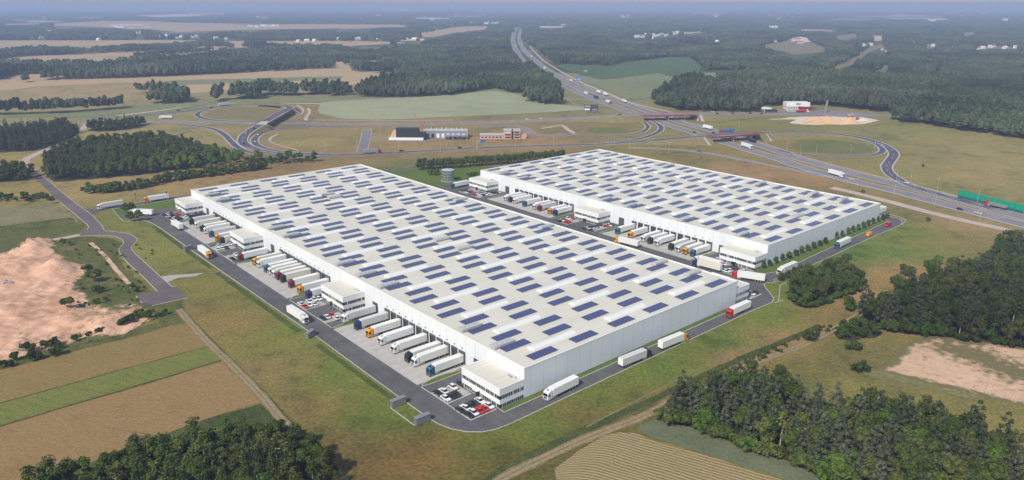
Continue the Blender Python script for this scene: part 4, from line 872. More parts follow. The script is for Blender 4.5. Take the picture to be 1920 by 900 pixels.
# ------------------------------------------------------------------ public roads
ROADPATHS = []
def road(name, pts, width, mat, label, z=.06, lanes=2, shoulder=.6, step=7, mark=True, spans=(), dashed=True):
    """pts: (u, v) or (u, v, height). Surface, painted lines and, where raised, grass embankments"""
    P3 = [G(p[0], p[1], p[2] if len(p) > 2 else 0)+((p[2] if len(p) > 2 else 0),) for p in pts]
    P = smooth_path(P3, step); ROADPATHS.append(([(p.x, p.y) for p in P], width))
    o = obj(name, ribbon_mb(P, -width/2, width/2, z).mesh(name, mat)); meta(o, label, 'road', None, 'structure')
    h = ribbon_mb(P, width/2, width/2+shoulder, z-.015); ribbon_mb(P, -width/2-shoulder, -width/2, z-.015, h)
    s = obj('road_shoulder', h.mesh('road_shoulder', M['gravel'])); meta(s, 'pale gravel shoulders of the '+label, 'shoulder', None, 'structure')
    if mark:
        m = MB(); wl = .2
        for d in (-width/2+.35, width/2-.35): ribbon_mb(P, d-wl, d+wl, z+.035, m)
        for k in range(1, lanes):
            d = -width/2+width*k/lanes; ribbon_mb(P, d-.14, d+.14, z+.035, m, dash=(step*1.1, step*1.6) if dashed else None)
        q = obj('road_markings', m.mesh('road_markings', M['line'])); meta(q, 'white painted lines of the '+label, 'road marking', None, 'structure')
    if max(p.z for p in P) > .4:
        e = MB(); Lft = offsets(P, width/2+shoulder); Rgt = offsets(P, -width/2-shoulder)
        for A, sg in ((Lft, 1), (Rgt, -1)):
            for i in range(len(P)-1):
                if P[i].z < .15 and P[i+1].z < .15: continue
                if any(PXspan(P[i], sp) and PXspan(P[i+1], sp) for sp in spans): continue
                def foot(i, A=A):
                    t = P[min(i+1, len(P)-1)]-P[max(0, i-1)]; t.z = 0; t.normalize(); n = Vector((-t.y, t.x, 0))*sg
                    q = A[i]+n*(P[i].z*1.6); return (q.x, q.y, -.05)
                e.poly([(A[i].x, A[i].y, A[i].z+z-.02), (A[i+1].x, A[i+1].y, A[i+1].z+z-.02), foot(i+1), foot(i)])
        if e.v:
            k = obj('embankment', e.mesh('embankment', M['embank'])); meta(k, 'grassy embankment slopes of the '+label, 'embankment', None, 'structure')
    return P
def PXspan(p, sp):
    u, v = PX(p.x, p.y, p.z); return sp[0] <= u <= sp[1]
HA = [(2010, 446), (1920, 422), (1817, 395), (1750, 377.5), (1675, 357.5), (1600, 340), (1500, 312), (1463, 299), (1413, 284), (1363, 268.5), (1310, 252), (1280, 242.5), (1243, 230.5), (1187, 211.5), (1137, 194), (1100, 180), (1060, 160.5), (1020, 139), (990, 121), (972, 103), (964, 85), (962, 70), (966, 57), (972, 50)]
HB = [(2010, 434), (1920, 408), (1840, 387), (1767, 368), (1683, 346), (1600, 325.5), (1500, 298), (1463, 285.5), (1430, 274), (1397, 264), (1330, 244), (1297, 235.5), (1270, 227), (1208, 206.5), (1167, 191.5), (1117, 174), (1070, 154), (1028, 131.5), (1002, 112), (985, 96), (976, 82), (973, 68), (976, 57), (981, 50)]
PA = road('highway', HA, 14, M['road'], 'left carriageway of the motorway', lanes=3)
PB = road('highway', HB, 13, M['road'], 'right carriageway of the motorway', lanes=3)
BR = 6.4
R1 = road('crossing_road', [(-60, 236), (60, 233), (150, 231.5), (230, 230), (300, 229), (417, 229.3), (483, 231), (550, 231), (620, 232.2), (700, 232.8), (787, 232.4), (860, 231), (920, 229, .3), (1000, 225.5, 1.3), (1060, 222, 2.6), (1120, 218.5, 4.4), (1165, 216.3, BR), (1200, 215, BR), (1250, 213.8, BR), (1313, 213, BR), (1350, 212.8, 5.4), (1400, 213, 3.2), (1450, 213.4, 1.2), (1507, 214.3, 0), (1573, 214.6), (1630, 216), (1700, 217)], 13, M['road'], 'crossing road carried over the motorway', z=.075, spans=((1196, 1306),), lanes=4)
R3 = road('ramp_road', [(540, 287), (620, 290.5), (670, 289.5), (753, 285.5), (853, 280), (920, 276.5), (1020, 273), (1120, 270.5, .4), (1170, 267.5, 1.2), (1240, 262, 3.2), (1290, 257.5, BR-1), (1315, 255.5, BR), (1350, 252.5, BR), (1430, 248.5, BR), (1497, 247.5, 4.8), (1540, 249, 3), (1573, 252, 1.5), (1610, 257.5, .4), (1645, 267), (1667, 278), (1676, 289), (1668, 303), (1662, 313), (1668, 325), (1682, 335), (1708, 348), (1750, 361), (1800, 375), (1860, 391)], 9, M['ramp'], 'ramp road carried over the motorway on the right bridge', z=.09, spans=((1318, 1425),))
R4 = road('ramp_loop', [(1585, 254), (1615, 260), (1640, 268.5), (1653, 277), (1654, 284.5), (1641, 290), (1607, 292.3), (1540, 292), (1490, 288), (1457, 281)], 6.5, M['ramp'], 'inner loop ramp on the right beside the motorway', z=.10, lanes=1)
R5 = road('loop_ramp', [(560, 288.5), (533, 286.5), (497, 281.5), (468, 275), (455, 266), (457, 256, .8), (466, 247, 2.2), (482, 237, 4.6), (500, 226, 6.0), (521, 213.8, 6.0), (538, 205.5, 6.0), (544, 201.5, 5.2), (538, 199, 4.2), (524, 197.5, 3), (490, 196.5, 1.6), (450, 197, .6), (415, 199), (380, 203.5), (340, 209), (300, 213.3), (240, 217), (160, 221.5)], 10, M['ramp'], 'curved ramp carried over the crossing road on the left bridge', z=.085, spans=((488, 541),))
R6 = road('ramp_loop', [(420, 198.8), (398, 203), (379, 208.5), (370, 214), (375, 219.5), (395, 224.5), (433, 227.4), (500, 229), (560, 230)], 7, M['ramp'], 'left loop ramp joining the crossing road', z=.10, lanes=1)
R7 = road('ramp_loop', [(640, 236), (600, 237.5), (550, 239.5), (510, 244), (487, 252), (477, 262), (482, 272), (508, 281), (550, 286), (600, 289)], 7.5, M['ramp'], 'inner curved ramp right of the left bridge', z=.105, lanes=1)
R8 = road('ramp_loop', [(330, 233), (372, 236.5), (400, 242), (420, 252), (433, 265), (447, 277), (470, 286), (517, 292.5), (560, 294), (620, 293.5)], 7, M['ramp'], 'outer curved ramp on the left beside the wood', z=.11, lanes=1)
R9 = road('ramp_loop', [(1196, 222), (1206, 229), (1215, 237), (1207, 246), (1190, 251), (1165, 254), (1120, 256), (1085, 255.5), (1066, 252), (1045, 249.5)], 5.5, M['ramp'], 'narrow dark ramp passing under the crossing bridge', z=.10, lanes=1)
R10 = road('ramp_loop', [(1222, 226), (1235, 233.5), (1240, 241), (1230, 250), (1205, 258.5), (1180, 263.5), (1140, 268.5), (1100, 270.5)], 6.5, M['ramp'], 'second ramp bending out from under the crossing bridge', z=.11, lanes=1)
R11 = road('service_road', [(1180, 277), (1263, 280), (1330, 288), (1397, 300.5), (1463, 313.5), (1520, 325), (1570, 335), (1615, 345.5)], 5.5, M['road'], 'service road beyond the rear hall', z=.07, lanes=1)
R12 = road('side_road', [(688, 243), (687, 252), (684, 265), (681, 276), (680, 284)], 9, M['road'], 'short side road to the service buildings', z=.08, mark=False)
road('side_road', [(690, 258), (715, 260.5), (760, 265.5), (800, 264), (840, 258)], 5, M['road'], 'driveway in front of the black-fronted depot', z=.085, mark=False)
road('side_road', [(905, 239), (960, 236), (985, 241), (1000, 251), (1013, 253.5), (1060, 252.5)], 7, M['road'], 'small service road right of the pink office', z=.085, mark=False)
road('side_road', [(1016, 241), (1052, 235), (1063, 242), (1077, 250)], 4, M['gravel'], 'pale path beside the retention basin', z=.08, mark=False)
def lane(px, wd, mat, label, z=.07):
    P = smooth_path(GP(px), 8); ROADPATHS.append(([(p.x, p.y) for p in P], wd)); o = obj('gravel_road', ribbon_mb(P, -wd/2, wd/2, z).mesh('gravel_road', mat)); meta(o, label, 'track', None, 'structure')
lane([(993, 86), (1002, 97), (1015, 110), (1025, 118), (1060, 139), (1100, 159), (1140, 175), (1180, 192), (1225, 203), (1262, 211)], 5, M['gravel'], 'pale service track along the right side of the motorway')
lane([(1560, 352), (1600, 361), (1667, 378), (1750, 400), (1850, 423), (1960, 446)], 8, M['gravel'], 'pinkish service track between the rear hall and the motorway')
lane([(1085, 200), (1062, 186), (1030, 172)], 4, M['dirt'], 'brown track beside the pale green field')
lane([(217, 217.5), (300, 207), (370, 197.3), (433, 193.2), (500, 192.8), (553, 193.8), (640, 195)], 4.5, M['palesand'], 'pale sandy track behind the left loop ramp')
lane([(557, 197), (566, 203), (568, 209), (562, 215)], 3.2, M['gravel'], 'short sandy path right of the left bridge')
lane([(578, 203), (580, 211), (573, 222), (576, 226)], 4, M['gravel'], 'pale path bending down beside the left embankment')
lane([(590, 225), (650, 225.5), (720, 226), (800, 226), (850, 225)], 5, M['tan'], 'tan strip between the pale green field and the crossing road')
lane([(505, 263), (508, 258), (520, 252)], 3, M['gravel'], 'small path in the meadow right of the left ramps')
lane([(505, 263), (515, 270), (560, 282)], 2, M['gravel'], 'thin drain path in the meadow right of the left ramps')
lane([(1294, 120), (1302, 130), (1300, 140), (1320, 152), (1340, 166)], 5, M['gravel'], 'pale forest track right of the young plantation')
# median between the carriageways + rails
def rail(P, off, label):
    A = offsets(P, off); m = MB()
    for i in range(len(A)-1):
        a, b = A[i], A[i+1]; d = (b-a).normalized(); n = Vector((-d.y, d.x, 0))*.06
        m.poly([(a-n)+Vector((0, 0, .5)), (b-n)+Vector((0, 0, .5)), (b-n)+Vector((0, 0, .85)), (a-n)+Vector((0, 0, .85))]); m.poly([(a+n)+Vector((0, 0, .5)), (b+n)+Vector((0, 0, .5)), (b+n)+Vector((0, 0, .85)), (a+n)+Vector((0, 0, .85))])
        m.poly([(a-n)+Vector((0, 0, .85)), (b-n)+Vector((0, 0, .85)), (b+n)+Vector((0, 0, .85)), (a+n)+Vector((0, 0, .85))])
    o = obj('guard_rail', m.mesh('guard_rail', M['galv'])); meta(o, label, 'guard rail')
rail(PA, 8.2, 'steel guard rail on the outer edge of the left carriageway'); rail(PB, -7.7, 'steel guard rail on the outer edge of the right carriageway')
M['pavegrey'] = plain('slope_paving', (.36, .33, .31), .9, var=.15, scale=.3)
# ------------------------------------------------------------------ bridges
def bridge(label, a, b, width, z, piers, ext=3):
    """a, b: (u, v) of the deck ends at height z"""
    A = Vector(G(*a, z)); B = Vector(G(*b, z)); d = (B-A); L = d.length; ang = math.atan2(d.y, d.x)
    r = thing('road_bridge', label, 'bridge', (A.x, A.y, 0), ang, 'red-sided road bridges of the interchange')
    w2 = width/2
    part('deck', MB().box(0, L, -w2, w2, z-1.1, z-.05), M['conc'], r)
    for sg in (-1, 1):
        part('girder', MB().box(0, L, sg*(w2+.15)-.15, sg*(w2+.15)+.15, z-1.5, z+.1), M['red'], r)
        rl = MB().box(0, L, sg*(w2+.1)-.05, sg*(w2+.1)+.05, z+1.0, z+1.12).box(0, L, sg*(w2+.1)-.04, sg*(w2+.1)+.04, z+.5, z+.6)
        for k in range(int(L/3)+1): rl.box(k*3, k*3+.1, sg*(w2+.1)-.05, sg*(w2+.1)+.05, z+.1, z+1.0)
        part('railing', rl, M['red'], r)
    for f in piers:
        for y in (-w2*.55, 0, w2*.55): part('pier', MB().tube((L*f, y, -.1), (L*f, y, z-1.5), .65, .65, 10), M['conc'], r)
        part('pier_cap', MB().box(L*f-.7, L*f+.7, -w2*.9, w2*.9, z-1.8, z-1.12), M['conc'], r)
    for x0, sg in ((0, -1), (L, 1)):
        ab = MB().box(x0-.8, x0+.8, -w2-.3, w2+.3, -.1, z-1.13)
        part('abutment', ab, M['conc'], r)
        cone = MB()
        for s2 in (-1, 1):      # paved slope cone each side
            c = (x0+sg*.9, s2*(w2+.25)); ap = (c[0], c[1], z-.25); ring = []; rr = z*1.55
            for k in range(7):
                q = .25+k/6*(PI/2-.25); ring.append((c[0]-sg*rr*.5*math.cos(q), c[1]+s2*rr*math.sin(q), -.08))
            ring.append((c[0]+sg*2.5, c[1]+s2*z*1.58, -.08))
            for k in range(7): cone.poly([ap, ring[k], ring[k+1]])
            cone.poly([ap, ring[7], (c[0]+sg*2.5, c[1]+s2*.1, z-.2)])
        part('slope_paving', cone, M['pavegrey'], r)
    return r
bridge('long red-sided bridge carrying the crossing road over the motorway', (1197, 215), (1306, 213.1), 15.4, BR, (.5,))
bridge('red-sided bridge carrying the ramp road over the motorway, nearer the rear hall', (1318, 255.2), (1426, 248.6), 11.2, BR, (.5,))
bridge('red-sided ramp bridge over the crossing road at the left', (490, 232.2), (540, 204.6), 11.6, 6.0, (.33, .67))
# ------------------------------------------------------------------ road traffic
def heading(P, u, v, z=0):
    x, y = G(u, v, z); i = min(range(len(P)-1), key=lambda k: (P[k].x-x)**2+(P[k].y-y)**2); d = P[i+1]-P[i]; return x, y, math.atan2(d.y, d.x)
def onroad(P, u, v, rev, kind, col, label, z=.1, **kw):
    x, y, a = heading(P, u, v, z); a += PI if rev else 0
    g = 'vehicles on the public roads'
    if kind == 'l': return lorry(x, y, a, col, label, g, z=z, **kw)
    o = car(x, y, a, col, label, g, z=z); o.name = 'road_car'; return o
T = [ # path, u, v, reversed, kind, colour, label
 (PA, 1568, 329.5, True, 'l', 'white', 'white lorry on the motorway just beyond the far corner of the rear hall'),
 (PB, 1867, 389, False, 'l', 'red', 'lorry with red cab and grey tipper passing the green noise wall'),
 (PA, 1400, 277, True, 'l', 'white', 'white lorry on the motorway just after the right bridge'),
 (PB, 1408, 266, False, 'l', 'black', 'dark tank lorry on the motorway just after the right bridge'),
 (PB, 1326, 241.5, False, 'l', 'white', 'white lorry on the motorway between the two bridges'),
 (PA, 1141, 193.5, True, 'l', 'red', 'white and red lorry on the motorway left of the billboard gap'),
 (PA, 1117, 184.5, True, 'l', 'dark blue', 'dark blue lorry on the motorway beyond the billboard'),
 (PB, 1134, 178.5, False, 'l', 'white', 'white lorry on the far motorway, rear one of two close together'),
 (PB, 1122, 174.5, False, 'l', 'white', 'white lorry on the far motorway, front one of two close together'),
 (PB, 1169, 191.5, False, 'l', 'grey', 'grey-fronted lorry climbing towards the plain near the crossing bridge'),
 (PB, 1070, 153, False, 'l', 'white', 'white lorry on the motorway below the blue sign'),
 (PA, 1099, 177.5, True, 'l', 'white', 'white lorry on the motorway beside the wood edge'),
 (PB, 1021, 129, False, 'l', 'white', 'white lorry far up the motorway above the wood corner'),
 (PB, 996, 107, False, 'l', 'white', 'small white lorry far up the motorway on its right carriageway'),
 (PA, 966, 88, True, 'l', 'white', 'small white lorry far up the motorway on its left carriageway'),
 (PA, 963, 78, True, 'l', 'blue', 'blue-cabbed lorry in a queue far up the motorway'),
 (PA, 963, 72, True, 'l', 'white', 'white lorry heading the queue far up the motorway'),
 (PB, 978, 85, False, 'l', 'white', 'tiny white lorry near the top of the motorway'),
 (R3, 1362, 249.5, True, 'l', 'red', 'lorry with blue trailer and red cab crossing the right bridge'),
 (R3, 698, 287.5, False, 'l', 'maroon', 'lorry with maroon cab and silver trailer on the ramp road behind the front hall'),
 (R1, 311, 222.5, True, 'l', 'white', 'white lorry on the crossing road at the left'),
 (R5, 420, 198.6, False, 'l', 'white', 'short white lorry on the back of the left loop'),
 (PA, 1799, 394, True, 'c', 'black', 'black car on the motorway near the green noise wall'), (PA, 1834, 400.5, True, 'c', 'white', 'white car on the motorway ahead of the black one'),
 (PA, 1597, 336.5, True, 'c', 'white', 'white car following the white lorry beyond the rear hall'), (PA, 1302, 248.5, True, 'c', 'black', 'black and white car approaching the right bridge'), (PB, 1337, 250, False, 'c', 'black', 'black car under the lead-in of the right bridge'),
 (R3, 1673, 281, False, 'c', 'grey', 'grey car on the outer bend of the right ramp'), (R3, 1700, 343.5, False, 'c', 'white', 'white car joining the motorway from the right ramp'), (R11, 1311, 284.5, False, 'c', 'blue', 'blue car on the service road beyond the rear hall'),
 (R3, 753, 283.5, False, 'c', 'black', 'black car on the ramp road behind the steel tank line'), (R3, 862, 278, False, 'c', 'black', 'black car on the ramp road left of the hedge of tall trees'),
 (R1, 988, 224, False, 'c', 'white', 'white car, left one of two on the crossing road'), (R1, 1014, 223.5, False, 'c', 'white', 'white car, right one of two on the crossing road'), (R1, 1162, 216, False, 'c', 'black', 'black car about to cross the long red bridge'),
 (R5, 334, 208, False, 'c', 'black', 'black car at the far left of the loop road'), (R5, 396, 202.5, False, 'c', 'black', 'black car behind the left loop'), (R5, 478, 196.2, False, 'c', 'black', 'black car at the top of the left loop'),
 (R5, 475.5, 241.5, False, 'c', 'black', 'black car coming off the left bridge'), (R5, 462, 250, False, 'c', 'white', 'white van-like car below the left bridge'), (R7, 484, 253, False, 'c', 'white', 'white car on the inner curved ramp'), (R7, 478, 266, False, 'c', 'white', 'second white car on the inner curved ramp'), (R5, 457, 270, False, 'c', 'black', 'black car low on the left curved ramp'),
 (R1, 1337, 210.6, False, 'c', 'white', 'white van on the crossing road right of the long bridge'), (R1, 1345, 213.8, False, 'c', 'black', 'black car, first in a spaced line right of the long bridge'), (R1, 1374, 213.8, False, 'c', 'black', 'black car, second in a spaced line right of the long bridge'), (R1, 1407, 213.9, False, 'c', 'black', 'black car, third in a spaced line right of the long bridge'), (R1, 1428, 214, False, 'c', 'black', 'black car, fourth in a spaced line right of the long bridge')]
for P, u, v, rev, k, c, lab in T:
    z = .1; kw = {}
    if P is R1 and 920 < u < 1460: z = {1162: 6.4, 988: 1.2, 1014: 1.8, 1337: 5.8, 1345: 5.6, 1374: 4.3, 1407: 2.9, 1428: 2.1}.get(u, .1)
    if P is R3 and u == 1362: z = BR+.1; kw = dict(tcol='blue')
    if P is R3 and u == 1673: z = .1
    if P is R5: z = {475.5: 3.9, 462: 1.6}.get(u, .15)
    if P is PB and u == 1867: kw = dict(tcol='grey', trailer='tipper')
    if P is PB and u == 1408: kw = dict(tcol='dark blue', trailer='tank')
    if P is PA and u == 1117: kw = dict(tcol='dark blue')
    if P is R3 and u == 698: kw = dict(tcol='grey')
    onroad(P, u, v, rev, k, c, lab, z=z, **kw)
# ------------------------------------------------------------------ roadside furniture
lp = MB().tube((0, 0, 0), (0, 0, 9.5), .11, .06, 6); LPM = lp.mesh('pole', M['galv'])
LA = MB().tube((0, 0, 9.4), (1.6, 0, 9.75), .05, .04, 5).mesh('arm', M['galv']); LH = MB().box(1.4, 2.1, -.14, .14, 9.68, 9.82).mesh('lamp_head', M['frame'])
def lamp(u, v, label):
    r = thing('street_lamp', label, 'street lamp', G(u, v)+(0,), random.uniform(0, 6), 'street lamps along the interchange')
    obj('pole', LPM, r); obj('arm', LA, r); obj('lamp_head', LH, r)
for i, (u, v) in enumerate([(1607, 350), (1676, 367), (1752, 388), (1837, 413)]): lamp(u, v, '%s slim lamp post from the left between rear hall and motorway' % ORD[i])
for i, (u, v) in enumerate([(1680, 341), (1707, 344), (1757, 357), (1832, 380), (1919, 402)]): lamp(u, v, '%s slim lamp post from the left beyond the motorway on the right' % ORD[i])
for i, (u, v) in enumerate([(1437, 272), (1475, 283), (1500, 293), (1530, 291), (1595, 291), (1640, 277)]): lamp(u, v, '%s slim lamp post from the left round the right loop ramp' % ORD[i])
for i, (u, v) in enumerate([(1225, 229), (1283, 231), (1320, 238), (1355, 262), (1385, 245)]): lamp(u, v, '%s slim lamp post from the left about the two motorway bridges' % ORD[i])
for i, (u, v) in enumerate([(668, 283), (713, 253), (748, 281), (826, 285), (876, 276), (966, 277), (1038, 275), (1140, 272), (1180, 280), (1254, 288)]): lamp(u, v, '%s slim lamp post from the left along the ramp road behind the halls' % ORD[i])
for i, (u, v) in enumerate([(412, 245), (448, 255), (500, 243), (560, 285), (610, 286)]): lamp(u, v, '%s slim lamp post from the left about the left ramps' % ORD[i])
# noise wall
A = Vector(G(1796, 371)); B = Vector(G(1921, 402)); d = B-A; ang = math.atan2(d.y, d.x); L = d.length+14
nw = thing('noise_wall', 'bright green noise wall beside the motorway at the right edge', 'noise wall', (A.x, A.y, 0), ang)
part('upper_panel', MB().box(0, L, -.12, .12, 2.0, 5.9), plain('green_panel', (.0, .30, .17), .4), nw); part('lower_panel', MB().box(0, L, -.14, .14, .1, 2.0), plain('dark_teal_panel', (.015, .12, .13), .35), nw)
for k in range(int(L/4)+1): part('post', MB().box(k*4-.09, k*4+.09, -.2, .2, 0, 5.95), plain('green_post', (.02, .16, .10), .5) if k == 0 else bpy.data.materials['green_post'], nw)
# gantry sign over the ramp road, blue signs, billboard
def sign(u, v, wd, ht, z0, label, col, cat='road sign', stripes=(), rot=None, legs=2):
    x, y = G(u, v); r = thing('road_sign' if cat == 'road sign' else 'billboard', label, cat, (x, y, 0), rot if rot is not None else math.atan2(-x, y)*1.0)
    part('sign_board', MB().box(-wd/2, wd/2, -.15, .15, z0, z0+ht), col, r)
    for k in range(legs): xx = -wd*.4+wd*.8*k/max(1, legs-1); part('leg', MB().box(xx-.15, xx+.15, .16, .4, 0, z0+ht*.5), M['galv'], r)
    for (a, b, c, e, m) in stripes: part('sign_panel', MB().box(a, b, -.2, -.15, c, e), m, r)
blue = plain('sign_blue', (.03, .20, .55), .4)
sign(1086, 157.5, 9, 5.5, 5, 'large blue motorway direction sign on legs beside the pale track', blue, stripes=((-3, 3, 8, 8.5, M['white']), (-3, 1, 7, 7.4, M['white'])))
sign(1098, 139, 8, 4, 4, 'grey back of a road sign in front of the young plantation', M['grey'])
bb = plain('billboard_navy', (.03, .035, .06), .5)
sign(1108, 211.5, 17.4, 8, 2.2, 'dark double billboard on short legs at the edge of the pale green field', bb, 'billboard', ((-8.2, -.6, 6.4, 9.4, M['grey']), (-8.2, -1.5, 3.2, 5.2, M['white']), (.8, 8.2, 6.0, 9.6, plain('billboard_blue', (.05, .06, .14), .5)), (1, 7.6, 3, 5, M['grey'])), legs=4)
x, y = G(888, 282); gr = thing('sign_gantry', 'cantilever sign gantry with a blue panel over the ramp road', 'road sign', G(895, 280)+(0,), .5)
part('mast', MB().tube((0, 0, 0), (0, 0, 8), .25, .2, 8), M['galv'], gr); part('boom', MB().box(0, 9, -.2, .2, 7.2, 7.8), M['galv'], gr); part('sign_board', MB().box(3, 8.5, -.35, -.2, 6, 8.6), blue, gr)
# ------------------------------------------------------------------ far fields (also keep woods off them)
q1 = lambda pts: Z3(0, 0, 3, pts); q2 = lambda pts: Z3(640, 0, 3, pts); q3 = lambda pts: Z3(1280, 0, 3, pts); q4 = lambda pts: Z3(440, 0, 4, pts); q5 = lambda pts: Z3(1440, 0, 4, pts)
BELTS = [q1(p) for p in ([(-60, 345), (0, 342), (130, 318), (460, 305), (490, 300), (480, 288), (300, 292), (130, 296), (60, 305), (-60, 318)], [(500, 305), (560, 300), (900, 285), (1140, 262), (1240, 252), (1250, 240), (1140, 252), (900, 268), (700, 276), (520, 286)],
 [(-60, 436), (0, 430), (130, 420), (280, 402), (420, 396), (650, 402), (660, 398), (740, 392), (900, 386), (1160, 382), (1180, 372), (1300, 367), (1920, 350), (1960, 290), (1920, 272), (1500, 278), (1400, 300), (1250, 310), (1160, 335), (1000, 340), (740, 340), (430, 342), (150, 362), (-60, 372)],
 [(230, 450), (480, 432), (700, 424), (1190, 400), (1560, 391), (1865, 380), (1865, 374), (1560, 382), (1190, 392), (700, 414), (480, 422), (260, 440)], [(1150, 266), (1230, 262), (1300, 272), (1310, 266), (1240, 250), (1160, 255)], [(1360, 268), (1500, 266), (1490, 258), (1380, 260)], [(760, 322), (900, 312), (1200, 292), (1200, 288), (900, 306), (760, 318)], [(130, 466), (165, 466), (160, 458), (135, 458)])]
